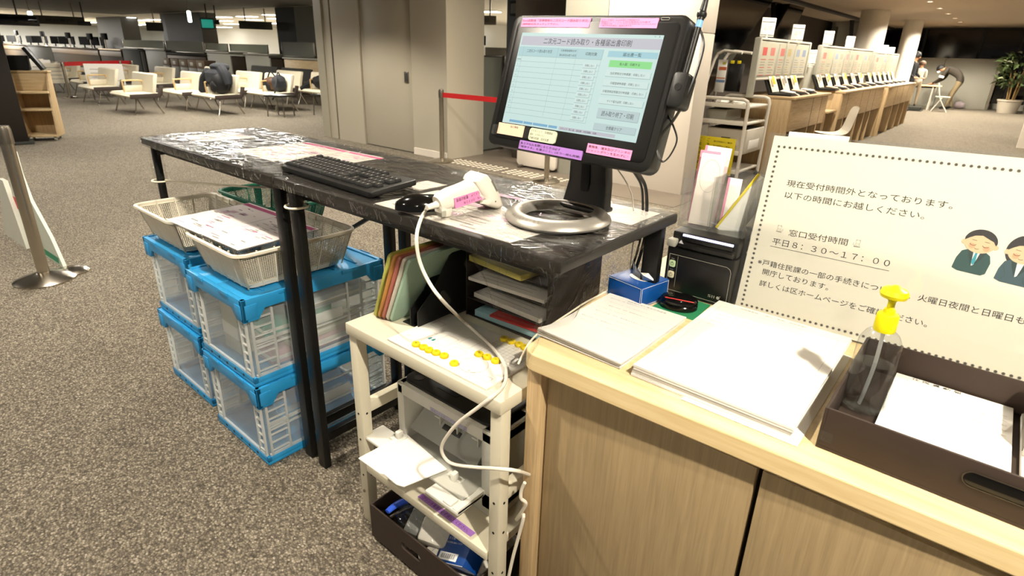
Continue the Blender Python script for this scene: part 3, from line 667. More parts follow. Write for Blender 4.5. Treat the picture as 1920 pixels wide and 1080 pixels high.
# A-frame sign boards
m_sgn = mat('pale green white board', 'b9bdad', .5); m_sgn2 = mat('grey white board', 'b3b0a2', .6); m_green = mat('green print', '2f7f5c', .6)
def sign(bl, br, tl, tr, th, mm, name, label, extra=None):
    X = (Vector(br)-Vector(bl)); w = X.length; Y = (Vector(tl)-Vector(bl)); hh = Y.length
    t = thing(name, label, 'sign board', bl); M = M4((0, 0, 0), X, Y)
    k = MB(M); k.prism([(0, 0), (w, 0), (w-.20, .17), (w-.52, .36), (w-.66, .52), (w-.72, hh), (0, hh)] if extra else [(0, 0), (w, 0), (w-.42, .42), (0, .42)], -th, 0, mm); k.build('board', t)
    if extra: extra(t, M, w, hh)
    return t
a = at(92, 484); c = at(120, 503); dirv = (c-a).normalized()
def ex(t, M, w, hh):
    k = MB(M); k.rect(.0, w-.50, hh*.36, hh*.48, .001, mat('red print', 'b8342c', .6)); k.build('red_band', t)
    k = MB(M); k.rect(.03, w-.08, .01, .05, .001, m_green); k.build('green_band', t)
    k = MB(M)
    for i in range(3): k.text('受付はこちら', M4((0, 0, 0), (1, 0, 0), (0, 1, 0)), w*.3, .04, m_green, x=w*.05, y=hh*(.66+.1*i), z=.0015)
    k.build('lettering', t)
base = c-dirv*.95
lean = Vector((.0, .06, .66))
sg = sign(base, c, base+lean, c+lean, .02, m_sgn, 'standing_sign', 'pale sign board with a red band leaning behind the thick chrome post', ex)
MB().lathe([(.10, 0), (.10, .008), (.08, .022), (.02, .03), (0, .03)], m_chrome, 40, Vector(at(134, 510))-sg.location).build('weight_base', sg)
c2 = at(50, 467); a2 = at(4, 434); d2 = (c2-a2).normalized(); b2 = c2-d2*.55
sign(b2, c2, b2+Vector((-.05, .1, .78)), c2+Vector((-.05, .1, .78)), .03, m_sgn2, 'standing_sign', 'plain grey white sign board at the very left edge of the photo')
# dark post panel and oak shelf unit
p = at(36, 270); t = thing('dark_stand', 'dark brown black display stand in front of the oak shelf unit', 'stand', (p.x, p.y, 0), math.atan2(p.y, p.x)-math.pi/2)
MB().bx(-.55, .12, 0, .1, .02, 1.75, mat('espresso panel', '221c17', .5), .006).build('panel', t)
MB().bx(-.5, -.22, -.015, 0, .45, 1.5, mat('stand poster', '8e8878', .6)).build('poster', t)
MB().bx(-.6, .17, -.12, .25, 0, .03, m_greyd, .004).build('base', t)
A1 = at(45, 266); A2 = at(112, 264); ang = math.atan2(A2.y-A1.y, A2.x-A1.x); L = (A2-A1).length
t = thing('shelf_unit', 'low oak shelf unit with three open shelves on casters at the left', 'shelf unit', (A1.x, A1.y, 0), ang)
MB().bx(0, L, .36, .38, .06, .94, m_oak, .003).build('back_panel', t)
for i, (z, d) in enumerate(((.06, .0), (.42, .05), (.66, .02))):
    MB().bx(.0, L, d, .36, z, z+.03, m_oakx, .004).build('shelf', t)
for x in (0, L-.02): MB().prism([(0, .06), (.38, .06), (.38, .94), (.22, .94), (.1, .7)], 0, .025, m_oak, Matrix(((0, 0, 1, x), (1, 0, 0, 0), (0, 1, 0, 0), (0, 0, 0, 1))), .003).build('side_panel', t)
MB().bx(.02, L-.02, .2, .225, .69, .94, m_oakx, .003).build('front_board', t)
MB().bx(-.02, L+.02, .18, .38, .94, .965, m_oakx, .004).build('top', t)
for x in (.05, L-.05):
    for y in (.05, .33): MB().cyl((x-.012, y, .03), (x+.012, y, .03), .03, m_greyl, 14).bx(x-.015, x+.015, y-.015, y+.015, .03, .06, m_steel).build('caster', t)
AX = Vector((math.cos(ang), math.sin(ang), 0)); AY = Vector((-math.sin(ang), math.cos(ang), 0))
def ons(x, y, z=.965): v = A1+AX*x+AY*y; return (v.x, v.y, z)
t = thing('leaflet_rack', 'dark leaning leaflet rack on top of the oak shelf unit', 'rack', ons(.3, .28), ang)
MB().box((.0, 0, .16), (.05, .16, .34), m_black, .01, (0, -.5, 0)).build('rack_arm', t); MB().box((-.22, .0, .1), (.3, .14, .2), m_bagb, .02).build('tray', t)
t = thing('leaflet_stack', 'white and violet leaflets on the oak shelf unit at the left edge', 'leaflets', ons(-.1, .28), ang)
for i in range(4): MB().box((.02*i, .01*i, .03+.05*i), (.2, .02, .12), [m_paper, mat('violet paper', '6c5f88', .6), m_paper, m_inkg][i], .002, (.4+.2*i, .2*i, .3)).build('leaflet', t)
# ------------------------------------------------------------------ white trolley, yellow sign
m_wtube = mat('white powder coat', 'd9d2c4', .4); m_wbox = mat('white file box', 'cfc8ba', .7)
t = thing('trolley', 'white tube framed trolley behind the monitor stand, yellow sign on its front', 'trolley', (-2.58, 6.9, 0))
for y in (0, .75):
    MB().tube([(-.28, y, .04), (-.28, y, .88), (-.265, y, .93), (-.22, y, .95), (.22, y, .95), (.265, y, .93), (.28, y, .88), (.28, y, .04)], .02, m_wtube, 10).build('frame', t)
for z in (.85, .66, .32, .1):
    MB().bx(-.27, .27, .0, .75, z, z+.025, m_wtube, .006).bx(-.27, .27, -.005, .01, z, z+.05, m_wtube, .003).build('shelf', t)
for x in (-.27, .27):
    for y in (.03, .72): MB().cyl((x-.012, y, .03), (x+.012, y, .03), .03, m_greyd, 12).build('caster', t)
for i, (x, lab) in enumerate(((-.1, 'crumpled white cloth at the left of the trolley top'), (.1, 'crumpled white cloth at the middle of the trolley top'))):
    tag(blob((0, 0, .03), (.14, .2, .07), m_paper, 40+i).build('cloth', loc=(-2.58+x, 7.1, .872)), lab, 'cloth')
t = thing('file_box', 'white file box with a dark open top on the lower trolley shelf', 'box', (-2.53, 7.0, .345))
MB().bx(-.24, .24, 0, .6, 0, .26, m_wbox, .006).build('box_body', t); MB().bx(-.22, .22, .02, .58, .255, .262, m_greyd).build('opening', t)
MB().bx(-.06, .05, -.006, .0, .12, .16, m_greyd, .003).build('label_slot', t)
MB().bx(.236, .243, .1, .45, .03, .13, m_paper, .001).build('paper_label', t)
t = thing('file_box', 'low clear box of odds and ends on the middle trolley shelf', 'box', (-2.62, 7.0, .685))
MB().bx(-.2, .05, 0, .5, 0, .13, m_greyl, .006).build('box_body', t); MB().bx(-.18, .03, .02, .48, .125, .135, m_greyd).build('opening', t)
t = thing('yellow_sign', 'yellow printed sign hanging on the front of the white trolley', 'sign', (-2.6, 6.865, .08))
MB().bx(-.26, .24, -.004, .004, 0, .43, m_yellow, .002).build('board', t)
k = MB(); F = M4((0, -.005, 0), (1, 0, 0), (0, 0, 1))
for x in (-.2, -.1):
    for i, c in enumerate('ご案内中です'): k.text(c, F, .035, .04, m_ink, x=x, y=.37-i*.055)
for i in range(6): k.text('受付時間のご案内', F, .22-.02*(i % 3), .02, m_ink, x=-.02, y=.37-i*.05)
k.build('lettering', t)
# leaflet rack with bent white tube, file box with yellow tabs
RV = 7.95
t = thing('leaflet_stand', 'white bent tube leaflet stand at the near end of the leaflet counters', 'stand', (-2.95, RV, 0))
P = [onv(1324, 157, RV), onv(1331, 135, RV), onv(1340, 110, RV), onv(1347, 100, RV), onv(1359, 95, RV), onv(1392, 99, RV)]
MB(Matrix.Translation((2.95, -RV, 0))).tube([Vector((P[0].x, RV, 0))]+P, .02, m_wtube, 10).build('frame', t)
MB(Matrix.Translation((2.95, -RV, 0))).tube([Vector((P[0].x+.02, RV+.3, 0))]+[p+Vector((.02, .3, 0)) for p in P], .02, m_wtube, 10).build('frame', t)
a = onv(1337, 172, RV-.02); c = onv(1363, 112, RV-.02)
t2 = thing('leaflet', 'tall leaflet with orange and blue bands in the bent tube stand', 'leaflet', (a.x, RV+.02, a.z))
w = c.x-a.x; hh = c.z-a.z
MB().bx(0, w, -.004, .004, 0, hh, m_paper, .001).build('sheet', t2)
k = MB(M4((0, -.005, 0), (1, 0, 0), (0, 0, 1)))
k.rect(.02, w, hh*.68, hh*.78, 0, mat('orange print', 'c8683a', .7)); k.rect(w*.5, w-.02, hh*.85, hh*.93, 0, mat('green yellow print', 'b9b53a', .7)); k.rect(0, w, hh*.3, hh*.38, 0, mat('blue print', '6d84a8', .7)); k.rect(0, w, .42*hh, .45*hh, 0, mat('orange print', 'c8683a', .7))
k.build('printed_band', t2)
a = onv(1372, 178, 8.15)
t = thing('file_holder', 'dark file holder with two yellow tabs beside the bent tube stand', 'file holder', (a.x, 8.15, .955))
MB().box((0, 0, .19), (.17, .12, .36), m_black, .006, (-.12, 0, 0)).build('holder_body', t)
for x in (-.045, .045): MB().box((x, -.035, .385), (.05, .01, .04), m_yellow, .003).build('tab', t)
# ------------------------------------------------------------------ leaflet counters on the right
def counter(y0, y1, xf, label, fins, zt=.965):
    t = thing('leaflet_counter', label, 'counter', (xf-.33, (y0+y1)/2, 0), 0, 'long oak leaflet counters'); L = y1-y0
    MB().bx(-.36, .35, -L/2, L/2, zt-.035, zt, m_oaky, .006).build('counter_top', t)
    MB().bx(.30, .32, -L/2+.02, L/2-.02, .55, zt-.035, m_oaky, .003).build('apron', t)
    MB().bx(-.3, -.28, -L/2+.02, L/2-.02, 0, zt-.035, m_oak, .003).build('back_panel', t)
    for f in fins:
        y = -L/2+f*L; y = min(max(y, -L/2+.02), L/2-.02); MB().bx(-.3, .31, y-.018, y+.018, 0, zt-.035, m_oak, .003).build('leg_panel', t)
    for f in fins[1:-1]:
        y = -L/2+f*L; MB().bx(.318, .3215, y-.003, y+.003, .55, zt-.035, m_brown).build('seam', t)
    return t
counter(7.72, 9.5, -2.05, 'nearest of the oak leaflet counters, beside the white trolley', (0, .55, .8, 1))
counter(10.1, 13.6, -1.99, 'middle oak leaflet counter with the white chair at its near end', (0, .12, .42, .6, .75, 1))
counter(13.7, 17.2, -1.93, 'farthest oak leaflet counter in front of the standing people', (0, .3, .55, .78, 1), .96)
t = thing('low_desk', 'low oak desk in the gap between two leaflet counters', 'desk', (-2.3, 9.8, 0))
MB().bx(-.36, .27, -.28, .28, .67, .70, m_oaky, .004).build('tabletop', t); MB().bx(-.34, -.32, -.28, .28, 0, .9, m_oak, .003).build('back_panel', t)
MB().bx(-.3, .24, .25, .28, 0, .67, m_oak).build('leg_panel', t); MB().bx(-.3, .24, -.28, -.25, 0, .67, m_oak).build('leg_panel', t)
def boards(y0, y1, z0, z1, n, label, X=-2.45):
    t = thing('display_panel', label, 'display panel', (X, (y0+y1)/2, .955), 0, 'display panels on the leaflet counters'); L = y1-y0; z0 -= .955; z1 -= .955
    MB().bx(-.02, .02, -L/2, L/2, z0, z1, m_greyl, .004).build('panel', t)
    MB().bx(-.03, .03, -L/2-.02, L/2+.02, z1, z1+.025, m_wtube, .004).build('top_rail', t)
    MB().bx(-.03, .03, -L/2-.02, L/2+.02, z0-.025, z0, m_wtube, .004).build('bottom_rail', t)
    for y in (-L/2-.02, L/2+.02, 0): MB().bx(-.035, .035, y-.03, y+.03, 0, z1+.02, m_greyl, .006).build('post', t)
    rnd = random.Random(int(y0*10)); cols = ['b87a70', 'bfb48a', '8c98aa', '9c9a8c', 'b8908c', '98a490'] if y0 > 9 else ['b8504a', 'b87068', 'b86a64', 'a89a70', '8a94a4', '7c88a0']
    for i in range(n):
        a = -L/2+L*(i+.06)/n; c = -L/2+L*(i+.94)/n
        k = MB(M4((.022, 0, 0), (0, 1, 0), (0, 0, 1)))
        k.rect(a, c, z0+.03, z1-.03, 0, mat('poster stock', 'b0ab98', .7)); hh = z1-z0
        for j in range(2):
            cc = mat('poster ink '+cols[(i*2+j) % 6], cols[(i*2+j) % 6], .7); u0 = a+(c-a)*(.08+.48*j); u1 = a+(c-a)*(.44+.48*j)
            k.rect(u0+.03, u1-.03, z1-.17, z1-.08, .001, cc)
            for r in range(7): k.rect(u0, u1-rnd.uniform(0, .1), z1-.22-.03*r, z1-.212-.03*r, .001, m_inkg if r % 3 else cc)
        k.build('poster', t)
boards(7.35, 9.42, 1.175, 1.60, 3, 'nearest display panel, three posters with red prints, on the leaflet counter')
boards(10.15, 14.1, 1.16, 1.585, 5, 'middle display panel of five pale posters on the leaflet counter')
boards(14.5, 17.3, 1.15, 1.56, 3, 'farthest display panel of pale posters beside the slim white pillar')
t = thing('display_panel', 'small grey display panel in the gap between the two larger ones', 'display panel', (-2.5, 9.78, .7))
MB().bx(-.02, .02, -.3, .3, 0, .64, m_greyl, .004).build('panel', t); MB().bx(-.03, .03, -.32, .32, .64, .665, m_wtube, .004).build('top_rail', t)
cards = [(1437, 32, 69, 'card sign on the left of the nearest display panel'), (1493, 45, 78, 'card sign on the right of the nearest display panel'), (1517, 93, 122, 'low card sign on the small grey panel in the gap'), (1551, 57, 84, 'card sign at the near end of the middle display panel'), (1591, 67, 92, 'card sign at the center of the middle display panel'), (1641, 82, 100, 'card sign at the near end of the farthest panel'), (1656, 84, 102, 'card sign second on the farthest panel'), (1669, 88, 104, 'thin card sign at the far end of the farthest panel')]
for x, ya, yb, lab in cards:
    p = onu(x, yb, -2.45); q = onu(x, ya, -2.45); hh = q.z-p.z; zt = p.z-.03
    t = thing('card_sign', 'white '+lab, 'card sign', (-2.45, p.y, zt), math.radians(62), 'white card signs on the display panels')
    MB().bx(-.045, .045, -.03, .03, 0, .01, m_wtube, .003).bx(-.012, .012, -.006, .006, 0, .06, m_wtube).build('clip', t)
    MB().bx(-.105, .105, -.004, .004, .03, .03+hh, m_paper, .002).build('card', t)
    k = MB(M4((0, -.005, 0), (1, 0, 0), (0, 0, 1))); k.rect(-.1, .1, hh*.9, hh*.94, 0, m_ink); k.rect(-.1, .1, hh*.22, hh*.25, 0, m_ink); k.text('記入例', None, .12, .07, m_inkg, y=hh*.5, align='c'); k.build('lettering', t)
# leaflet holders along the counters
def holder(y, lab, i, zt=.965):
    t = thing('form_holder', lab, 'form holder', (-2.28, y, zt), math.pi/2, 'black form holders along the leaflet counters')
    MB().prism([(-.17, 0), (.1, 0), (.2, .22), (.17, .22), (.07, .03), (-.17, .03)], -.15, .15, m_black, Matrix(((0, 0, 1, 0), (-1, 0, 0, 0), (0, 1, 0, 0), (0, 0, 0, 1))) @ Matrix.Scale(-1, 4, (1, 0, 0)), .004).build('stand', t)
    MB().box((0, .1, .13), (.26, .006, .2), m_paperc, .001, (-.42, 0, 0)).build('form_sheet', t)
    MB().box((.02, -.08, .05), (.2, .15, .012), [m_paper, mat('pale peach paper', 'd8b89a', .7)][i % 2], .003, (.12, 0, .1)).build('form_pad', t)
    MB().box((.1, -.14, .035), (.05, .12, .006), m_paper, .001, (.35, .1, -.1)).build('loose_slip', t)
    MB().box((-.06, .09, .18), (.08, .006, .1), [m_yellow, m_inkg][i % 2], .001, (-.42, 0, 0)).build('tab_card', t)
for i, y in enumerate((7.95, 8.42, 8.86, 10.2, 10.75, 11.3, 11.9, 12.55, 13.2)):
    holder(y, 'black desk form holder with white forms and slips, on the nearer leaflet counters', i)
for i, y in enumerate((14.1, 14.65, 15.2, 15.8, 16.4, 16.9)): holder(y, 'black desk form holder with white forms, in the far group by the slim pillar', i, .96)
for ch in COL.objects:
    if ch.get('category') == 'form holder':
        ch['label'] = 'black desk form holder with white forms and slips under the display panels' ; ch['group'] = 'black form holders along the leaflet counters'
# white chair
t = thing('white_chair', 'white shell chair on thin legs in the gap between the leaflet counters', 'chair', (-1.86, 9.2, 0), math.radians(-62))
R = []
for (y, z, w, cv) in ((-.22, .45, .2, .0), (-.1, .435, .23, .01), (.1, .43, .23, .015), (.18, .47, .22, .02), (.215, .6, .215, .03), (.24, .74, .2, .03), (.26, .82, .16, .02)):
    R.append([(-w, y-cv, z+.01), (-w*.5, y, z), (w*.5, y, z), (w, y-cv, z+.01), (w*.5, y+.012, z-.014), (-w*.5, y+.012, z-.014)])
MB().rings(R, m_wtube).build('shell', t, subsurf=2)
for sx in (-1, 1):
    for sy in (-1, 1): MB().tube([(sx*.12, sy*.1, .43), (sx*.2, sy*.2, 0)], .01, m_steel, 8).build('leg', t)
# ------------------------------------------------------------------ people, folding table, plant at the end window
def body(name, joints, bones, mats, label, loc, rotz, cat='person'):
    me = bpy.data.meshes.new(name); names = list(joints); idx = {n: i for i, n in enumerate(names)}
    me.from_pydata([joints[n][0] for n in names], [(idx[a], idx[b]) for a, b in bones], [])
    o = bpy.data.objects.new(name, me); COL.objects.link(o)
    sk = o.modifiers.new('skin', 'SKIN'); sk.use_smooth_shade = True; sk.branch_smoothing = .4
    me.skin_vertices.new() if not me.skin_vertices else None
    for n in names:
        r = joints[n][1]; me.skin_vertices[0].data[idx[n]].radius = r if isinstance(r, tuple) else (r, r)
    me.skin_vertices[0].data[idx['pelvis']].use_root = True
    o.modifiers.new('sub', 'SUBSURF').levels = 2
    bpy.context.view_layer.update()
    ev = bpy.data.meshes.new_from_object(o.evaluated_get(bpy.context.evaluated_depsgraph_get()))
    bpy.data.objects.remove(o); ev.name = name
    mm = sorted(set(mats.values()), key=lambda m: m.name)
    ev.materials.clear()
    for m in mm: ev.materials.append(m)
    segs = [(Vector(joints[a][0]), Vector(joints[b][0]), mats.get((a, b), list(mats.values())[0])) for a, b in bones]
    for p in ev.polygons:
        c = p.center; best = None
        for A, B_, m in segs:
            d = B_-A; tt = max(0, min(1, (c-A).dot(d)/max(d.length_squared, 1e-9))); q = (c-(A+d*tt)).length
            if best is None or q < best[0]: best = (q, m)
        p.material_index = mm.index(best[1]); p.use_smooth = True
    o = bpy.data.objects.new(name, ev); COL.objects.link(o); o.location = loc; o.rotation_euler = (0, 0, rotz)
    tag(o, label, cat); return o
m_navy = mat('black navy cloth', '0e0f14', .85); m_olive = mat('dark olive shirt', '2b251c', .85); m_khaki = mat('khaki trousers', '6e6046', .85); m_wsh = mat('white shirt', 'b8b0a2', .85); m_hair = mat('black hair', '0c0a09', .6); m_hairb = mat('brown hair', '4a3320', .6); m_shoe = mat('dark shoes', '14110e', .5); m_beige = mat('beige trousers', '8a7a62', .85)
def fingers(J, Bn, Mt, wrist, hand, pre, m):
    W_ = Vector(J[wrist][0]); H_ = Vector(J[hand][0]); d = (H_-W_).normalized(); s = d.cross(Vector((0, 0, 1)))
    s = s.normalized() if s.length > .01 else Vector((1, 0, 0))
    for i, (o_, l) in enumerate(((-.03, .06), (-.01, .075), (.01, .07), (.03, .055))):
        n = '%sf%d' % (pre, i); J[n] = ((H_+s*o_+d*l)[:], .008); Bn.append((hand, n)); Mt[(hand, n)] = m
    n = pre+'th'; J[n] = ((W_+d*.03+s*.05)[:], .009); Bn.append((wrist, n)); Mt[(wrist, n)] = m
def head_parts(o, c, fwd, hair, r=.1, long=False, mask=None):
    c = Vector(c); f = Vector(fwd).normalized(); s = f.cross(Vector((0, 0, 1))).normalized(); u = s.cross(f)
    F = M4(c, s, u, -f)
    k = MB(F); R = []
    for i in range(7):
        a = math.pi*(.02+.56*i/6); rr = math.sin(a)*r*1.08; z = math.cos(a)*r*1.18
        R.append([(rr*math.cos(2*math.pi*j/16), z+.01-(.035 if (.2 < j/16 < .8) else 0)*0, .018+rr*math.sin(2*math.pi*j/16)*1.1) for j in range(16)])
    k.rings(R, hair); k.build('hair', o)
    k = MB(F)
    for sx in (-1, 1): k.box((sx*.035, .0, -r*.93), (.022, .008, .01), m_ink, .003); k.box((sx*.035, .022, -r*.92), (.03, .006, .01), hair, .002)
    k.build('eye', o)
    k = MB(F); k.prism([(-.012, 0), (.012, 0), (0, .04)], 0, .022, m_skin, TR((0, -.03, -r-.012)), .003); k.box((0, -.05, -r*.88), (.035, .006, .012), mat('lip', '8a4a3e', .6), .002); k.build('nose', o)
    k = MB(F)
    for sx in (-1, 1): k.box((sx*r*.86, -.005, .01), (.02, .05, .03), m_skin, .008)
    k.build('ear', o)
    if mask: MB(F).box((0, -.055, -r*.62), (.13, .075, .09), mask, .025).build('face_mask', o)
def build_people():
    # 1 standing, seen from behind the farthest counter
    J = {'pelvis': ((0, 0, .92), (.15, .11)), 'belly': ((0, 0, 1.05), (.14, .1)), 'chest': ((0, .01, 1.27), (.17, .11)), 'neckb': ((0, .01, 1.40), (.09, .07)), 'neck': ((0, -.01, 1.46), .048), 'head': ((0, -.03, 1.56), (.075, .09)), 'crown': ((0, -.03, 1.64), (.07, .08))}
    Bn = [('pelvis', 'belly'), ('belly', 'chest'), ('chest', 'neckb'), ('neckb', 'neck'), ('neck', 'head'), ('head', 'crown')]
    Mt = {b: m_navy for b in Bn}; Mt[('neckb', 'neck')] = m_skin; Mt[('neck', 'head')] = m_skin; Mt[('head', 'crown')] = m_skin
    for s, p in ((-1, 'l'), (1, 'r')):
        J[p+'sh'] = ((s*.18, .01, 1.36), .058); J[p+'el'] = ((s*.22, -.02, 1.10), .045); J[p+'wr'] = ((s*.17, -.2, .98), .032); J[p+'ha'] = ((s*.15, -.27, .975), (.035, .018))
        J[p+'hip'] = ((s*.09, 0, .86), .085); J[p+'kn'] = ((s*.1, -.01, .48), .058); J[p+'an'] = ((s*.1, .02, .09), .04); J[p+'to'] = ((s*.11, -.13, .04), (.04, .03))
        for a, b, m in (('neckb', p+'sh', m_navy), (p+'sh', p+'el', m_navy), (p+'el', p+'wr', m_navy), (p+'wr', p+'ha', m_skin), ('pelvis', p+'hip', m_navy), (p+'hip', p+'kn', m_navy), (p+'kn', p+'an', m_navy), (p+'an', p+'to', m_shoe)): Bn.append((a, b)); Mt[(a, b)] = m
        fingers(J, Bn, Mt, p+'wr', p+'ha', p, m_skin)
    d = ray(1706, 150); c = d*(21.6/d.y)
    o = body('person', J, Bn, Mt, 'person in dark clothes standing side-on at the far end of the oak counters', (c.x, c.y, 0), math.radians(70)); head_parts(o, (0, -.03, 1.585), (0, -1, -.25), m_hair)
    # 2 smaller person in a white shirt
    k = .78; J2 = {n: (tuple(q*k for q in v[0]), tuple(q*k for q in v[1]) if isinstance(v[1], tuple) else max(.008, v[1]*k)) for n, v in J.items()}
    Mt2 = {b: (m_wsh if m is m_navy and ('hip' not in b[0]+b[1] and 'kn' not in b[0]) else (m_beige if m is m_navy else m)) for b, m in Mt.items()}
    d = ray(1722, 150); c = d*(22.4/d.y)
    o = body('person', J2, Bn, Mt2, 'smaller person in a white shirt standing behind the dark clothed one', (c.x, c.y, .12), math.radians(200)); head_parts(o, (0, -.03*k, 1.585*k), (.3, -1, -.2), m_hairb, .085)
    st = thing('step_platform', 'low step behind the farthest oak counter under the person in white', 'step', (c.x, c.y, 0)); MB().bx(-.3, .3, -.3, .3, 0, .02, m_greyd).bx(-.25, .25, -.25, .25, .02, .12, m_greyd, .01).build('step_block', st)
    # 3 bending over the table; local frame: faces -X
    J = {'pelvis': ((.28, 0, .96), (.15, .13)), 'belly': ((.18, 0, 1.10), (.14, .15)), 'chest': ((-.06, 0, 1.22), (.13, .17)), 'neckb': ((-.2, 0, 1.25), (.08, .09)), 'neck': ((-.26, 0, 1.24), .05), 'head': ((-.35, 0, 1.2), (.085, .075)), 'crown': ((-.40, 0, 1.24), (.08, .07))}
    Bn = [('pelvis', 'belly'), ('belly', 'chest'), ('chest', 'neckb'), ('neckb', 'neck'), ('neck', 'head'), ('head', 'crown')]
    Mt = {b: m_olive for b in Bn}; Mt[('neckb', 'neck')] = m_skin; Mt[('neck', 'head')] = m_skin; Mt[('head', 'crown')] = m_skin
    for s, p in ((-1, 'l'), (1, 'r')):
        J[p+'sh'] = ((-.16, s*.18, 1.2), .062); J[p+'el'] = ((-.24, s*.2, .95), .048); J[p+'wr'] = ((-.45, s*.16, .79), .033); J[p+'ha'] = ((-.53, s*.15, .755), (.03, .02))
        J[p+'hip'] = ((.26, s*.1, .88), .095); J[p+'kn'] = ((.1-.05*s, s*.11, .48), .065); J[p+'an'] = ((.12+.06*s, s*.11, .09), .042); J[p+'to'] = ((-.04+.06*s, s*.12, .04), (.04, .03))
        for a, b, m in (('neckb', p+'sh', m_olive), (p+'sh', p+'el', m_olive), (p+'el', p+'wr', m_olive), (p+'wr', p+'ha', m_skin), ('pelvis', p+'hip', m_olive), (p+'hip', p+'kn', m_khaki), (p+'kn', p+'an', m_khaki), (p+'an', p+'to', m_shoe)): Bn.append((a, b)); Mt[(a, b)] = m
        fingers(J, Bn, Mt, p+'wr', p+'ha', p, m_skin)
    p = at(1768, 205)
    o = body('person', J, Bn, Mt, 'person in a dark shirt bending over the table with both hands on it', (p.x, p.y, 0), math.radians(-8)); head_parts(o, (-.375, 0, 1.225), (-.8, 0, -.6), m_hair, .1, mask=m_paper)
    MB().tube([(-.225, -.255, 1.03), (-.24, -.265, .97)], [.075, .072], m_paper, 14).build('armband', o)
    return p
pp = build_people()
ta = at(1738, 206); tb = Vector((ta.x-1.5, ta.y-.1, 0))
t = thing('folding_table', 'folding table with a pale top that the bending person leans on', 'table', (ta.x-.75, ta.y+.15, 0), .04)
MB().bx(-.85, .95, -.32, .36, .71, .74, mat('pale table top', 'd1b384', .4), .006).build('tabletop', t)
MB().bx(-.8, .8, -.2, .2, .66, .71, m_blackm, .004).build('frame', t)
for x in (-.75, .75):
    for y in (-.28, .3): MB().tube([(x, y, .70), (x*.98, y, 0)], .02, m_wtube if x > 0 else m_blackm, 10).build('leg', t)
    MB().tube([(x, -.28, .3), (x, .3, .3)], .014, m_wtube if x > 0 else m_blackm, 8).build('stretcher', t)
t = thing('folding_chair', 'light grey chair standing between the table and the bending person', 'chair', (ta.x+.34, ta.y-.46, 0), math.radians(95))
for sx in (-1, 1):
    MB().tube([(sx*.2, -.2, 0), (sx*.19, .05, .4), (sx*.17, .16, .78), (sx*.12, .17, .82)], .012, m_wtube, 8, 4).build('frame', t)
    MB().tube([(sx*.2, .2, 0), (sx*.19, 0, .42)], .012, m_wtube, 8).build('leg', t)
MB().bx(-.19, .19, -.2, .18, .42, .45, m_greyl, .01).build('seat', t); MB().box((0, .16, .72), (.36, .03, .18), m_greyl, .01, (-.15, 0, 0)).build('backrest', t)
p = at(1797, 204)
tag(blob((0, 0, .12), (.3, .26, .24), mat('pale lilac plastic bag', 'a89a9c', .6), 55).build('plastic_bag', loc=(p.x, p.y, 0), subsurf=1), 'pale plastic bag on the floor at the foot of the low wall', 'bag')
# potted plant
p = at(1886, 212)
t = thing('potted_plant', 'tall green potted plant with several stems before the night window', 'plant', (p.x, p.y, 0))
MB().lathe([(.0, .0), (.24, 0), (.30, .34), (.32, .36), (.32, .40), (.28, .40), (.27, .36), (0, .35)], mat('grey white pot', 'a59c8d', .6), 32).build('pot', t)
rnd = random.Random(3); m_stem = mat('tan stems', '7d6238', .7); m_leaf = mat('dark leaf', '3c4a26', .5, var=.25, vscale=4); m_leafl = mat('pale leaf', '9aa07c', .5, var=.2)
for i in range(6):
    a = i*1.05; MB().tube([(.08*math.cos(a), .08*math.sin(a), .34), (.13*math.cos(a), .12*math.sin(a), .8), (.2*math.cos(a), .16*math.sin(a), 1.25)], [.022, .02, .014], m_stem, 8, 4).build('stem', t)
def leaves(n, m, seed, z0, z1, R0):
    rnd = random.Random(seed); k = MB()
    for i in range(n):
        a = rnd.uniform(0, 6.28); r = R0*math.sqrt(rnd.random()); z = rnd.uniform(z0, z1); L = rnd.uniform(.16, .3); w = L*.24
        M = Matrix.Translation((r*math.cos(a), r*math.sin(a), z)) @ Euler((rnd.uniform(-.5, .5), rnd.uniform(-.9, .5), a)).to_matrix().to_4x4()
        k.add([(0, 0, 0), (L*.35, w, .03), (L*.7, w*.7, .01), (L, 0, -.05), (L*.7, -w*.7, .01), (L*.35, -w, .03), (L*.4, 0, .0)], [[0, 6, 1], [1, 6, 2], [2, 6, 3], [3, 6, 4], [4, 6, 5], [5, 6, 0]], m, M)
    return k
f = leaves(170, m_leaf, 1, .75, 1.7, .42).build('foliage', t); leaves(26, m_leafl, 2, .9, 1.75, .46).build('pale_leaves', t)
t = thing('planter', 'second pale planter standing behind the plant pot', 'planter', (p.x+.62, p.y+.3, 0))
MB().lathe([(0, 0), (.22, 0), (.28, .4), (.26, .4), (.25, .36), (0, .36)], mat('grey white pot', 'a59c8d', .6), 28).build('pot', t); MB().lathe([(0, .37), (.25, .37)], m_brown, 20, cap=(False, False)).build('soil', t)
# ================================================================== the two wrapped tables
TZ = 1.037; TY0, TY1 = .812, 1.302
m_film = clear_mat('wrinkled cling film', (.98, .98, .98), .13, .02, bump=.42, bscale=9, stretch=(1, 2.2, 1))
m_filmd = clear_mat('hanging clear film', (.97, .97, .96), .06, .02, haze=.0, bump=.8, bscale=5, stretch=(1.6, 1.6, .6))
m_ttop = mat('charcoal table top', '1f1d1a', .45, vscale=3)

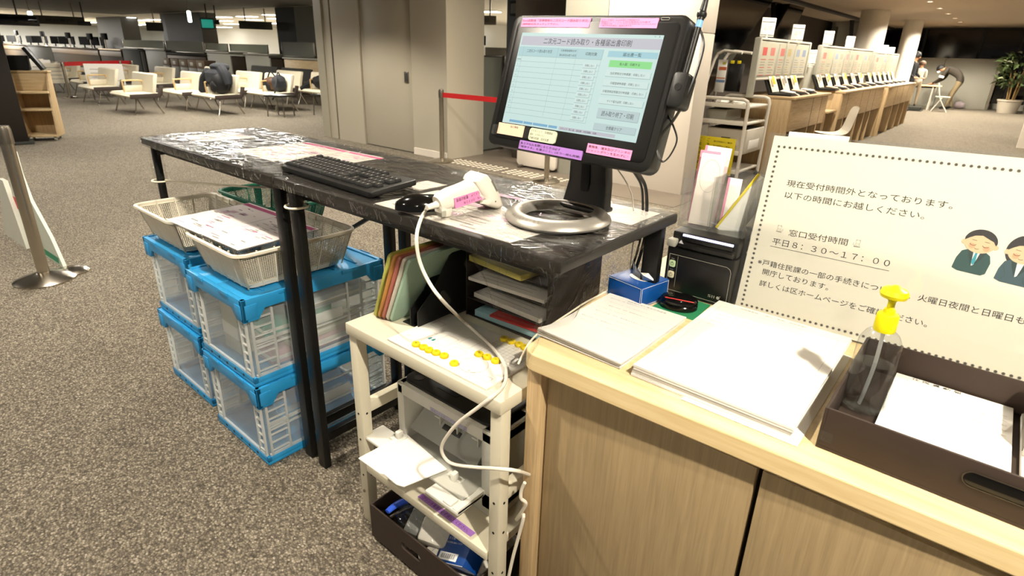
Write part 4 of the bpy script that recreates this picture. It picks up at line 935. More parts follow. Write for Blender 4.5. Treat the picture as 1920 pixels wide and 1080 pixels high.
def W(t): return MB(Matrix.Translation(-t.location))
def table(x0, x1, label, legs):
    t = thing('work_table', label, 'table', ((x0+x1)/2, (TY0+TY1)/2, 0), 0, 'black tables in a row')
    W(t).bx(x0, x1, TY0, TY1, TZ-.028, TZ-.002, m_ttop, .006).build('tabletop', t)
    W(t).bx(x0+.06, x1-.06, TY0+.06, TY0+.08, TZ-.07, TZ-.028, m_blackm, .003).build('apron_rail', t); W(t).bx(x0+.06, x1-.06, TY1-.08, TY1-.06, TZ-.07, TZ-.028, m_blackm, .003).build('apron_rail', t)
    for (x, ys, z0) in legs:
        for y in ys: W(t).bx(x-(.012 if x < -2 else .022), x+(.012 if x < -2 else .022), y-.013, y+.013, z0, TZ-.03, m_blackm, .004).build('leg', t)
        if len(ys) == 2:
            W(t).bx(x-.013, x+.013, ys[0], ys[1], .10, .135, m_blackm, .003).build('stretcher', t); W(t).bx(x-.013, x+.013, ys[0], ys[1], TZ-.075, TZ-.04, m_blackm, .003).build('stretcher', t)
    return t
t1 = table(-2.615, -1.590, 'far black work table wrapped in clear film, above the left crates', ((-2.606, (.855, 1.255), 0), (-1.632, (.855, 1.255), 0)))
t2 = table(-1.586, -.556, 'near black work table carrying the monitor and keyboard', ((-1.545, (.855, 1.255), 0), (-.592, (1.262,), .806)))
W(t1).bar((-1.632, 1.25, .855), (-1.965, 1.25, .67), .022, .014, m_blackm, .003).build('brace', t1)
W(t2).bar((-.80, 1.06, .9), (-.62, 1.06, TZ-.04), .02, .024, m_blackm, .003).build('brace', t2)
def film(x0, x1, label, end=False):
    rnd = random.Random(int(-x0*100)); nx, ny = 46, 24
    prof = [(TY0+.025, TZ-.034), (TY0-.0035, TZ-.031), (TY0-.0045, TZ-.016), (TY0-.0035, TZ-.0045)]
    from mathutils import noise
    rows = []
    ys = [TY0+.004+(TY1-TY0-.008)*j/ny for j in range(ny+1)]
    for i in range(nx+1):
        x = x0+(x1-x0)*i/nx; r = [(x, y+.0012*noise.noise((x*40, y*9, 1)), z+.002*noise.noise((x*55, 3, z*60))) for y, z in prof]
        for y in ys:
            e = min(1, (y-TY0)/.06)
            r.append((x, y, TZ+.0022+.0022*abs(noise.noise((x*16, y*22, .3)))+.0018*max(0, noise.noise((x*50, y*11, 2.3)))))
        r += [(x, TY1+.003, TZ-.004), (x, TY1+.003, TZ-.03)]
        rows.append(r)
    n = len(rows[0]); k = MB(); k.add([p for r in rows for p in r], [[i*n+j, (i+1)*n+j, (i+1)*n+j+1, i*n+j+1] for i in range(nx) for j in range(n-1)], m_film)
    return tag(k.build('plastic_film'), label, 'plastic film')
film(-2.612, -1.592, 'clear film wrapped over the far black table, glittering with ceiling light')
film(-1.584, -.554, 'clear film wrapped over the near black table under the monitor and keyboard')
# film hanging from the right end of the near table
from mathutils import noise
nx, nz = 40, 22; V = []
def drape(s, f):
    """s runs along the front corner piece then back along the end; f = 0 top .. 1 bottom"""
    if s < .30:
        q = s/.30; x = -.80+q*.244; y = TY0-.004; bot = TZ-.02-(.235*q**.8)
    else:
        q = (s-.30)/.70; x = -.552; y = TY0-.002+q*(TY1-TY0); bot = .79+.015*q
    z = TZ-.004-(TZ-.004-bot)*f
    w = .026*f*noise.noise((s*8, f*2.5, 5))+.010*f*noise.noise((s*24, f*5, 9))
    if s < .30: return (x+w*.4-.05*q*f, y-.004*f+w*.8, z)
    return (x-(.085+.065*q)*f**.8+w, y-.01*f*(1-q), z)
for i in range(nx+1):
    for j in range(nz+1): V.append(drape(i/nx, j/nz))
k = MB(); k.add(V, [[i*(nz+1)+j, (i+1)*(nz+1)+j, (i+1)*(nz+1)+j+1, i*(nz+1)+j+1] for i in range(nx) for j in range(nz)], m_filmd)
tag(k.build('film_curtain'), 'crumpled clear film hanging from the right end of the near table beside the tissue box', 'plastic film')
# gathered film at the joint leg and the left leg, held by rubber bands
def legwrap(x, y, label, z0=.90, r=.030):
    R = []
    for i in range(9):
        z = TZ-.035-(TZ-.035-z0)*i/8; R.append([(x+(r+.006*noise.noise((x, i*1.3, j*.9)))*math.cos(2*math.pi*j/18), y+(r*.8+.006*noise.noise((y, i*1.1, j*.7)))*math.sin(2*math.pi*j/18), z) for j in range(18)])
    k = MB(); k.rings(R, m_filmd, (False, False)); t = thing('film_wrap', label, 'plastic film', (x, y, z0)); k.bm.transform(Matrix.Translation((-x, -y, -z0))); k.build('film_sleeve', t)
    tag(MB().tube(circle(r+.004, 20), .003, m_paperc, 6, closed=True).build('rubber_band', loc=(x, y, z0+.02)) if False else MB().tube([(p[0], p[1], 0) for p in circle(r+.003, 22)], .0035, m_paperc, 6, closed=True).build('rubber_band', loc=(x, y, z0+.018)), 'cream rubber band holding the film round '+('the left leg of the far table' if x < -2 else 'the leg where the two tables meet'), 'rubber band')
legwrap(-2.606, .855, 'clear film gathered round the left front leg of the far table', .84)
legwrap(-1.545, .855, 'clear film gathered round the leg where the two tables meet', .93)
tag(MB().tube([(-2.57, .86, .865), (-2.3, .95, .875), (-2.0, 1.1, .885), (-1.68, 1.24, .90)], .004, m_paperc, 6, 4).build('cord'), 'cream cord stretched from the left table leg under the far table', 'cord')
# papers under the film
def sheet(P, name, label, cat, m, z=TZ-.0015, th=.0012, deco=None, group=None):
    t = thing(name, label, cat, (P[0][0], P[0][1], z), 0, group)
    k = MB(); k.prism([(p[0]-P[0][0], p[1]-P[0][1]) for p in P], 0, th, m); k.build('sheet', t)
    if deco:
        X = Vector((P[1][0]-P[0][0], P[1][1]-P[0][1], 0)); Y = Vector((P[3][0]-P[0][0], P[3][1]-P[0][1], 0))
        k = MB(M4((0, 0, th+.0004), X, Y)); deco(k, X.length, Y.length); k.build('print', t)
    return t
def flyer(seed, cols=('c04880', 'd986b0', '9a3a66'), g='8d8880'):
    def f(k, w, h):
        r = random.Random(seed); mc = [mat('print '+c, c, .7) for c in cols]+[mat('print '+g, g, .7)]
        k.rect(.02*w, .98*w, .90*h, .97*h, 0, mc[0])
        for i in range(26):
            x = r.uniform(.03, .75)*w; y = r.uniform(.04, .84)*h; k.rect(x, min(.97*w, x+r.uniform(.05, .25)*w), y, y+r.uniform(.006, .02)*h, 0, r.choice([mc[3], mc[3], mc[3], mc[1], mc[2]]))
        for i in range(5):
            x = r.uniform(.03, .8)*w; y = r.uniform(.05, .75)*h; k.rect(x, x+.15*w, y, y+.07*h, -.0002, mat('print pale', 'e2c2d0', .7))
    return f
m_paper2 = mat('grey white paper', 'd8d2c8', .7)
sheet([(-2.56, .93), (-2.36, .93), (-2.33, 1.14), (-2.54, 1.15)], 'guide_sheet', 'printed guide sheet under the film at the far left of the far table', 'paper', m_paper2, deco=flyer(1, ('b090a0', 'c8b0bc', '807078')))
sheet([(-2.09, .93), (-1.80, .93), (-1.80, 1.235), (-2.09, 1.235)], 'guide_sheet', 'pink printed guide sheet under the film left of the keyboard', 'paper', m_paper2, deco=flyer(2))
sheet([(-1.795, .95), (-1.60, .95), (-1.62, 1.24), (-1.795, 1.235)], 'guide_sheet', 'pink printed guide sheet under the film behind the keyboard', 'paper', m_paper2, deco=flyer(3, ('d0508c', 'e8a0c4', 'a04070')))
sheet([(-1.13, .83), (-.695, .83), (-.688, .94), (-.90, 1.04), (-1.13, 1.04)], 'guide_sheet', 'white printed sheet under the film below the scanner and monitor ring', 'paper', m_paper2, deco=flyer(4, ('c8a8c0', 'd8c8d4', 'a0a098')))
sheet([(-1.24, 1.00), (-1.16, 1.0), (-1.16, 1.10), (-1.24, 1.10)], 'memo_sheet', 'small white paper under the film behind the mouse', 'paper', m_paper2)
sheet([(-.72, 1.12), (-.585, 1.12), (-.585, 1.26), (-.72, 1.26)], 'memo_sheet', 'pale paper under the crumpled film right of the monitor neck', 'paper', m_paper2)

# ------------------------------------------------------------------ keyboard
FZ = TZ+.0055
m_key = mat('key caps', '1b1b1b', .5, bump=.1, bscale=900); m_legend = mat('key legend', 'b8b4aa', .6)
kx, ky = .478, .165
t = thing('keyboard', 'full size black keyboard on the wrapped table left of the mouse', 'keyboard', (-1.395, .925, FZ), math.radians(-2.5))
tilt = Matrix.Rotation(math.radians(5), 4, 'X')
k = MB(tilt); k.prism(rrect(kx-.01, .152, .012, cx=-.004, cy=.008), .002, .018, m_black, bev=.004); k.build('case', t)
for sx in (-1, 1): MB().bx(sx*.19-.02, sx*.19+.02, .07, .078, 0, .012, m_black, .002).build('foot', t)
u_ = .0199; kproto = None; kproto2 = {}
rows = [(0, [1]*1+['g1']+[1]*4+['g.5']+[1]*4+['g.5']+[1]*4, .058), (1, [1]*13+[2], .034), (2, [1.5]+[1]*12+[1.5], .0148), (3, [1.75]+[1]*11+[2.25], -.0044), (4, [2.25]+[1]*10+[2.75], -.0236), (5, [1.25, 1.25, 1.25, 6.25, 1.25, 1.25, 1.25, 1.25], -.0428)]
nk = 0
def key(x, y, w):
    global nk
    if nk >= 110: return
    kk = round(w, 2)
    if kk not in kproto2:
        ww = w*u_-.0024; dd = u_-.0024
        R = [[(sx*ww/2*s+ox, sy*dd/2*s+oy, z) for sx, sy in ((-1, -1), (1, -1), (1, 1), (-1, 1))] for s, z, ox, oy in ((1, 0, 0, 0), (.97, .004, 0, 0), (.80 if w < 2 else .9, .0085, 0, .001))]
        q = MB(); q.rings(R, m_key); q.rect(-.0035, 0, .000, .0035, .0087, m_legend); o = q.build('key', t, angle=.2); kproto2[kk] = o
    else:
        o = kproto2[kk].copy(); COL.objects.link(o); o.parent = t
    o.matrix_local = tilt @ Matrix.Translation((x, y, .018)); nk += 1
x0 = -kx/2+.004
for r, lay, y in rows:
    x = x0
    for it in lay:
        if isinstance(it, str): x += float(it[1:])*u_; continue
        key(x+it*u_/2, y, it); x += it*u_
xn = x0+15.3*u_
for c in range(3):
    for y in (.058, .034, .0148): key(xn+(c+.5)*u_, y, 1)
    key(xn+(c+.5)*u_, -.0428, 1)
key(xn+1.5*u_, -.0236, 1)
xp = xn+3.3*u_
for c in range(4):
    for y in (.034, .0148, -.0044, -.0236, -.0428):
        if c == 3 and y in (-.0044, -.0428): continue
        key(xp+(c+.5)*u_, y, 1)
# ------------------------------------------------------------------ mouse
t = thing('mouse', 'glossy black wireless mouse between the keyboard and the scanner', 'mouse', at(784, 384, FZ+.012)-Vector((0, 0, .012)), math.radians(-48))
m_gloss = mat('glossy black', '0b0b0b', .12)
R = []
for i in range(11):
    f = i/10; y = -.052+.104*f; s = max(.05, math.sin(math.pi*(.06+.88*f)))**.55; hh = .036*math.sin(math.pi*(.10+.74*(f**.9)))**.7
    R.append([(.031*s*math.cos(math.pi*j/12), y, .002+hh*math.sin(math.pi*j/12)) for j in range(13)])
MB().rings(R, m_gloss).build('shell', t, angle=1.2)
MB().box((0, .03, .030), (.006, .02, .012), m_black, .003).build('scroll_wheel', t); MB().box((0, .012, .0355), (.0012, .05, .004), m_black).build('button_gap', t)
# ------------------------------------------------------------------ handheld scanner
m_scan = mat('scanner ivory', 'e9e2d3', .35)
SB, SH = Vector((-.925, .868, FZ)), Vector((-.905, 1.0, FZ)); SD = (SH-SB).normalized(); SN = Vector((SD.y, -SD.x, 0))
t = thing('barcode_scanner', 'white handheld scanner with a pink label and long cable lying on the table', 'scanner', SB, 0)
def sp(px, py): return onpl(px, py, SB, SN)-SB
UZ = Vector((0, 0, 1))
secs = [((820, 383), 15, .016), ((829, 378), 19, .019), ((842, 372), 20, .0205), ((858, 365), 19, .021), ((872, 359), 19, .021), ((884, 355), 22, .022), ((895, 353), 30, .026)]
R = []; cs = [sp(*q[0]) for q in secs]; PXM = (CO-SB).length/FPX
for i, (q, hp, ry) in enumerate(secs):
    d = (cs[min(i+1, len(cs)-1)]-cs[max(i-1, 0)]).normalized(); nrm = SN.cross(d).normalized(); rn = hp*PXM
    R.append([cs[i]+nrm*rn*math.copysign(abs(math.sin(2*math.pi*j/20))**.75, math.sin(2*math.pi*j/20))+SN*ry*math.copysign(abs(math.cos(2*math.pi*j/20))**.75, math.cos(2*math.pi*j/20)) for j in range(20)])
k = MB(); k.rings(R, m_scan); k.build('handle', t, angle=1.2)
SM = Matrix(((SD.x, 0, SN.x, 0), (SD.y, 0, SN.y, 0), (0, 1, 0, 0), (0, 0, 0, 1)))
def s2(px, py): p = sp(px, py); return (p.dot(SD), p.z)
k = MB(); k.prism([s2(*q) for q in ((820, 378), (838, 376), (842, 390), (838, 404), (827, 406), (821, 398))], -.0165, .0165, m_scan, SM, .005); k.build('butt_foot', t)
k = MB(); x, z = s2(824, 398); k.prism(rrect(.012, .014, .003, cx=x, cy=z), .016, .018, m_greyl, SM); k.build('cable_latch', t)
k = MB(); outline = [s2(*q) for q in ((879, 338), (884, 328), (893, 322), (903, 325), (914, 338), (924, 358), (931, 378), (929, 386), (920, 389), (903, 384), (893, 379), (899, 371), (890, 362))]
k.prism(outline, -.030, .030, m_scan, SM, .010); k.build('scan_head', t, angle=.9)
k = MB(); k.line([s2(907, 334), s2(917, 354)], .004, .0304, m_grey, SM); k.build('scan_window', t)
k = MB(); x, z = s2(894, 369); k.prism(rrect(.014, .018, .005, cx=x, cy=z), -.008, .008, m_greyl, SM, .002); k.build('trigger', t)
k = MB(); x, z = s2(914, 373); k.poly(circle(.0018, 12, x, z), .0305, m_greyd, SM); k.build('screw', t)
la, lb = sp(842, 379), sp(904, 358); X = lb-la; L = X.length; LM = M4(la+SN*.0222, X, UZ, None)
if LM.to_3x3().col[2].dot(SN) < 0: LM = M4(la+SN*.0222, X, -UZ, None)
lab = MB(LM); lab.bx(0, L, -.011, .013, -.003, .0006, m_pink); lo = lab.build('label', t)
k = MB(LM); k2 = Matrix.Translation((L, 0.001, .0010)) @ Matrix.Rotation(math.pi, 4, 'Z')
k.text('番トッレメンド　電源は管理', k2, L*.92, .008, m_ink, x=.003, y=-.010); k.text('0ー　ーＮ　ＯＦＦＯＮ', k2, L*.7, .006, m_ink, x=.004, y=.002); k.build('lettering', lo)
# cable
cp = [SB+sp(822, 383), SB+sp(812, 386)+Vector((0, -.01, 0)), onv(797, 396, .845), onv(786, 420, .80), onv(781, 450, .775), onv(787, 490, .775), onv(805, 530, .775), onv(832, 566, .778), at(870, 603, .725), at(912, 640, .713), at(940, 672, .71), at(949, 700, .706), at(944, 724, .702), onv(925, 742, .765), onv(895, 765, .755), onv(862, 790, .75), onv(840, 815, .75), onv(828, 838, .752), onv(833, 857, .755), onv(850, 870, .76), onv(890, 876, .765), onv(935, 879, .765), onv(970, 883, .79), onv(992, 890, .85)]
k = MB(Matrix.Translation(-t.location)); k.tube(cp, .0042, m_scan, 8, 5); k.build('cable', t)
k = MB(); k.tube([sp(828, 378), sp(818, 384), sp(808, 388)+Vector((0, -.012, 0))], [.010, .008, .006], m_scan, 12); k.build('cable_boot', t)
# ------------------------------------------------------------------ touch monitor
k_ = .345/.34; MC = Vector((-.675*k_, .992*k_, CH+(1.336-CH)*k_)); th, ph, ro = -.05, .285, -.015
xa = Vector((math.cos(th), math.sin(th), 0)); MN = Vector((math.sin(th)*math.cos(ph), -math.cos(th)*math.cos(ph), math.sin(ph))); ya = MN.cross(xa)
MX = math.cos(ro)*xa+math.sin(ro)*ya; MY = -math.sin(ro)*xa+math.cos(ro)*ya
m_bez = mat('black bezel', '151514', .38, bump=.04, bscale=700); m_bezg = mat('bezel glass', '0c0c0c', .35)
RC = Vector((-.722, 1.028, FZ))
t = thing('touch_monitor', 'black touch monitor on a silver ring foot, its screen lit pale blue', 'monitor', RC)
MF = M4(MC-RC, MX, MY, MN)
MON = t
k = MB(MF); k.prism(rrect(.424, .284, .02, cx=.002, cy=-.007), -.042, -.002, m_bez, bev=.006); k.prism(rrect(.30, .2, .03, cx=0, cy=-.01), -.075, -.04, m_bez, bev=.015); k.build('housing', t)
k = MB(MF); k.prism(rrect(.392, .252, .012, cx=.003, cy=-.005), -.003, -.0005, m_bezg, bev=.0008); k.build('glass_front', t)
def em(name, c, s=1.0): return mat(name, '0c0c0c', .5, spec=.25, emit=c, estr=s, var=0)
E0 = .92
e_bg = em('screen pale cyan', 'cfe9e4', E0); e_bar = em('screen grey bar', 'c6c6cf', E0); e_hd = em('screen header', 'b3d6d8', E0); e_bl = em('screen blue header', 'a5d3dc', E0); e_gr = em('screen green', '8fe38f', E0); e_bt = em('screen button', 'd6ebe6', E0); e_ln = em('screen line', '9fbcb8', E0*.8); e_tx = em('screen text', '3c4a4c', E0*.35); e_tb = em('screen task blue', '7fb4d4', E0); e_bt2 = em('screen grey button', 'c0d4d4', E0)
k = MB(MF); W2, H2 = .1725, .097
k.bx(-W2, W2, -H2, H2, -.0004, .0002, e_bg)
k.rect(-W2+.004, W2, .071, .090, .0003, e_bar)
k.rect(-W2+.002, .052, .048, .068, .0003, e_hd); k.rect(.063, .171, .0545, .066, .0004, e_bl)
for i in range(12):
    y = .048-.0112*i; k.rect(-W2+.002, .05, y, y+.0005, .0004, e_ln)
for x in (-.158, -.062, -.012, .05): k.rect(x, x+.0004, -.075, .068, .0004, e_ln)
k.rect(.071, .164, .036, .049, .0004, e_gr)
BB = [(.0185, .0305), (.0005, .0125), (-.0155, -.0035), (-.0335, -.0215)]
def btn(x0, x1, y0, y1, m):
    k.rect(x0+.0007, x1+.0007, y0-.0007, y1-.0007, .00035, e_ln); k.rect(x0, x1, y0, y1, .00045, m)
for y0, y1 in BB: btn(.068, .167, y0, y1, e_bt)
btn(.072, .165, -.061, -.042, e_bt2); btn(.071, .166, -.084, -.071, e_bt2)
for i in range(10): btn(.010, .043, .0315-.0114*i, .0405-.0114*i, e_bt)
for a, c in ((-.152, -.112), (-.110, -.085), (-.083, -.043), (-.040, -.017)): k.rect(a, c, -.0935, -.0885, .0004, e_tb)
k.rect(-.012, .125, -.0945, -.0880, .00035, e_bar)
scr = k.build('screen', t)
k = MB(MF); z = .0006
k.text('二次元コード読み取り・各種届出書印刷', Matrix(), .216, .0125, e_tx, .002, .0745, z, 'c')
k.text('二次元コード読み取り状況', Matrix(), .070, .0068, e_tx, -.112, .056, z, 'c'); k.text('行政事務標準文字', Matrix(), .04, .0045, e_tx, -.034, .0605, z, 'c'); k.text('届出名読み取り状況', Matrix(), .043, .0045, e_tx, -.034, .0515, z, 'c'); k.text('印刷対象', Matrix(), .028, .0068, e_tx, .024, .055, z, 'c')
k.text('届出書一覧', Matrix(), .04, .0068, e_tx, .117, .0568, z, 'c'); k.text('転入届：印刷する', Matrix(), .044, .0052, e_tx, .117, .040, z, 'c')
for (y0, y1), s, w in zip(BB, ('住民票等交付申請書：印刷しない', '印鑑登録申請書：印刷しない', '印鑑登録証明書交付申請書：印刷しない', 'マイナ電子証明：印刷しない'), (.076, .064, .09, .06)): k.text(s, Matrix(), w, .0048, e_tx, .117, y0+.0035, z, 'c')
k.text('読み取り終了・印刷', Matrix(), .072, .010, e_tx, .118, -.0565, z, 'c'); k.text('全情報クリア', Matrix(), .036, .0068, e_tx, .118, -.081, z, 'c')
for i in range(10): k.text('印刷しない', Matrix(), .022, .0046, e_tx, .0265, .0337-.0114*i, z, 'c')
for i in range(9): k.text(str(i+1), Matrix(), None, .003, e_tx, -.165, .0285-.0112*i, z)
k.text('世帯情報', Matrix(), .011, .0028, e_tx, -.17, .0395, z)
k.text('ステップ　転入届　届出書　住民異動　印刷', Matrix(), .09, .004, e_tx, -.008, -.0935, z); k.text('－　×', Matrix(), .012, .003, e_tx, .16, .0925, z, 'c')
k.build('lettering', scr)
def stick(x0, x1, y0, y1, m, lines, name='label', lab=None, r=0, inset=.003, mm=None, z=.0004):
    k = MB(MF)
    if r: k.prism(rrect(x1-x0, y1-y0, r, cx=(x0+x1)/2, cy=(y0+y1)/2), -.0005, z, m)
    else: k.bx(x0, x1, y0, y1, -.002, z, m)
    o = k.build(name, MON, label=lab)
    k = MB(MF); n = len(lines); hh = (y1-y0-inset*1.2)/n
    for i, (s, w) in enumerate(lines): k.text(s, Matrix(), (x1-x0-2*inset)*w, hh*.72, mm or m_ink, x0+inset, y1-inset*.6-hh*(i+.86), z+.0003)
    k.build('lettering', o)
stick(-.181, .0015, .109, .128, m_pink, [('Excel起動後「世帯情報の二次元コード読み取り状況」', 1), ('(緑枠部分)をタッチして下さい。', .58)], lab='long pink label at the top left of the monitor', mm=mat('faded ink', '7a4a64', .7))
stick(.026, .153, .109, .127, m_pink, [('エラーの場合、Excelを閉じて再起動する', .7), ('画面がフリーズした時は電源を入れ直す', .9), ('※作業終了後、シャットダウンをお忘れなくしてください', 1), ('一度で不可の場合、電源を押下す。', .6)], lab='pink label of small print at the top right of the monitor', mm=mat('faded ink', '7a4a64', .7))
stick(-.108, .061, -.147, -.1285, m_purple, [('各エクセルを閉じるときは必ず', .68), ('「保存する」を選ぶこと。(エラー時も同様)', 1)], lab='purple label at the bottom of the monitor')
stick(.0685, .170, -.130, -.1115, m_pink, [('業務後、端末及びプリンタの', 1), ('シャットダウンを忘れずに！', .97)], lab='pink label at the bottom right of the monitor')
stick(-.181, -.104, -.123, -.0985, mat('beige note', 'e2bfa5', .7), [('・　・　　　個人情報', .8), ('　', .1), ('　', .1)], 'note', 'beige note taped at the bottom left of the monitor', mm=m_inkg)
stick(-.085, -.012, -.1255, -.0995, mat('pale green tag', 'c3ccb0', .6), [('ＡＲＲ―１５　各種届出', .9), ('端末　ＡＲＲ―０１', .6), ('戸籍住民課　端末設置', .8)], 'note', 'pale green rounded tag at the bottom of the monitor', r=.006, mm=m_inkg, z=.003)
k = MB(MF); k.prism(rrect(.022, .022, .004, cx=-.187, cy=-.115), -.0005, .0012, m_acr); k.prism(rrect(.012, .024, .003, cx=-.0945, cy=-.111), -.0005, .0012, m_acr); k.build('tape', MON)
k = MB(MF); k.line(rrect(.017, .0042, .002, cx=.166, cy=.126), .0007, .0002, m_greyl, closed=True); k.build('indicator', MON)
k = MB(MF); k.box((-.207, -.045, -.02), (.006, .022, .01), m_black, .002); k.build('side_button', MON)
# stand
ND = Vector((MN.x, MN.y, 0)).normalized(); NX = Vector((-ND.y, ND.x, 0))*-1
NX = Vector((math.cos(th), math.sin(th), 0)); B0 = Vector((-.718, 1.135, 1.05))-RC
R = []
for z, off, w, d in ((0, 0, .062, .02), (.02, .004, .058, .02), (.06, .012, .053, .019), (.12, .008, .05, .018), (.2, -.012, .05, .018), (.27, -.045, .05, .018)):
    c = B0+Vector((0, 0, z))-ND*off*-1*0+Vector((0, -off if off < 0 else 0, 0))*0+ND*(-off); R.append([c+NX*w*q[0]+(-ND)*d*q[1] for q in rrect(2, 2, .35, 4)])
k = MB(); k.rings(R, m_bez); k.build('neck', t)
k = MB(); cc = B0+Vector((0, 0, .075))+ND*(.0085); k.prism(rrect(.024, .082, .0119), -.003, .003, mat('slot black', '030303', .7), M4(cc, NX, (0, 0, 1), ND), .001); k.build('cable_slot', t)
m_ring = mat('silver ring', '9a968e', .36, .5)
prof = [(.118, 0), (.120, .004), (.117, .010), (.106, .0185), (.096, .021), (.088, .020), (.0775, .006), (.0765, .001)]
R = [[(r*math.cos(2*math.pi*j/72), r*math.sin(2*math.pi*j/72), z) for j in range(72)] for r, z in prof]
k = MB(); k.rings(R+[R[0]], m_ring, (False, False)); k.build('ring_foot', t, angle=.9)
k = MB()
for i, ch in enumerate('AccuPoint'):
    a = math.radians(-118+5.2*i); p = Vector((.1115*math.cos(a), .1115*math.sin(a), .0150)); rad = Vector((math.cos(a), math.sin(a), 0)); tan = Vector((-rad.y, rad.x, 0)); n = (rad*.55+Vector((0, 0, .83))).normalized()
    k.text(ch, M4(p+n*.0006, tan, n.cross(tan), n), None, .0065, m_steel, align='c')
k.build('lettering', t)
k = MB(); k.box(B0+Vector((0, -.01, .004)), (.13, .06, .012), m_bez, .005, (0, 0, th)); k.build('neck_base', t)
# stylus holder + stylus + strap
HF = MF
k = MB(HF); k.prism(rrect(.03, .062, .008, cx=.228, cy=.004), -.03, .004, m_black, bev=.003); k.box((.214, .004, -.015), (.012, .05, .02), m_black, .002); k.build('pen_holder', t)
k = MB(HF); k.cyl((.228, .009, .003), (.228, .009, .0048), .0065, mat('slot black', '030303', .7), 16); k.build('holder_hole', t)
pl0 = MC+MX*.227+MY*.03+MN*(-.012); pl1 = MC+MX*.2275+MY*.155+MN*(-.012); PD = (pl1-pl0).normalized()
t = thing('stylus', 'black stylus pen with a blue band standing in the holder beside the monitor', 'stylus', pl0)
k = MB(); k.tube([(0, 0, 0), PD*.085], .0056, m_black, 14); k.tube([PD*.085, PD*.097], .0058, mat('blue band', '6fa6e0', .4), 14); k.tube([PD*.097, PD*.108], .0062, m_black, 14); k.build('barrel', t)
k = MB(); k.tube([PD*.102, PD*.105, PD*.109, PD*.112], [.0072, .0085, .0085, .0066], m_black, 16); k.build('collar', t)
k = MB(); k.tube([PD*.110, PD*.135, PD*.142], [.0062, .0046, .0022], m_black, 14); k.tube([PD*.142, PD*.146], [.0022, .0012], m_greyl, 10); k.build('tip', t)
def mon(x, y, z=-.012): return MC+MX*x+MY*y+MN*z
sp1 = [onpl(x, y, MC-MN*zz, MN) for x, y, zz in ((1309, 48, .018), (1315, 62, .02), (1319, 78, .02), (1317, 98, .02), (1303, 145, .014), (1285, 188, .012), (1263, 225, .012), (1242, 252, .012), (1233, 278, .012), (1241, 303, .012), (1256, 292, .012), (1269, 264, .012), (1264, 240, .016), (1252, 214, .018), (1247, 186, .016), (1250, 160, .012))]
tag(MB().tube(sp1, .0036, m_black, 6, 6, flat=.45).build('stylus_strap'), 'black wrist strap looping down beside the monitor from the stylus', 'strap')
# cables behind the neck
mcp = [MC+MX*.13-MY*.12-MN*.035, onv(1200, 330, 1.18), onv(1212, 362, 1.24), onv(1211, 430, 1.262), onv(1203, 470, 1.29), onv(1192, 505, 1.30), at(1186, 520, .815)]
k = MB(); k.tube(mcp, .0042, m_black, 8, 6); tag(k.build('cable'), 'thick black cable hanging behind the monitor down to the counter', 'cable')
k = MB(); k.tube([p+Vector((-.013, .004, 0)) for i, p in enumerate(mcp)], .003, m_black, 8, 6); tag(k.build('cable'), 'thinner black cable running beside the thick one behind the monitor', 'cable')
k = MB(); k.tube([MC+MX*.09-MY*.12-MN*.03, onv(1183, 360, 1.20), onv(1188, 440, 1.25), onv(1185, 470, 1.28), at(1180, 515, .815)], .0016, m_scan, 6, 6); tag(k.build('cable'), 'thin white cable hanging behind the monitor down to the counter', 'cable')
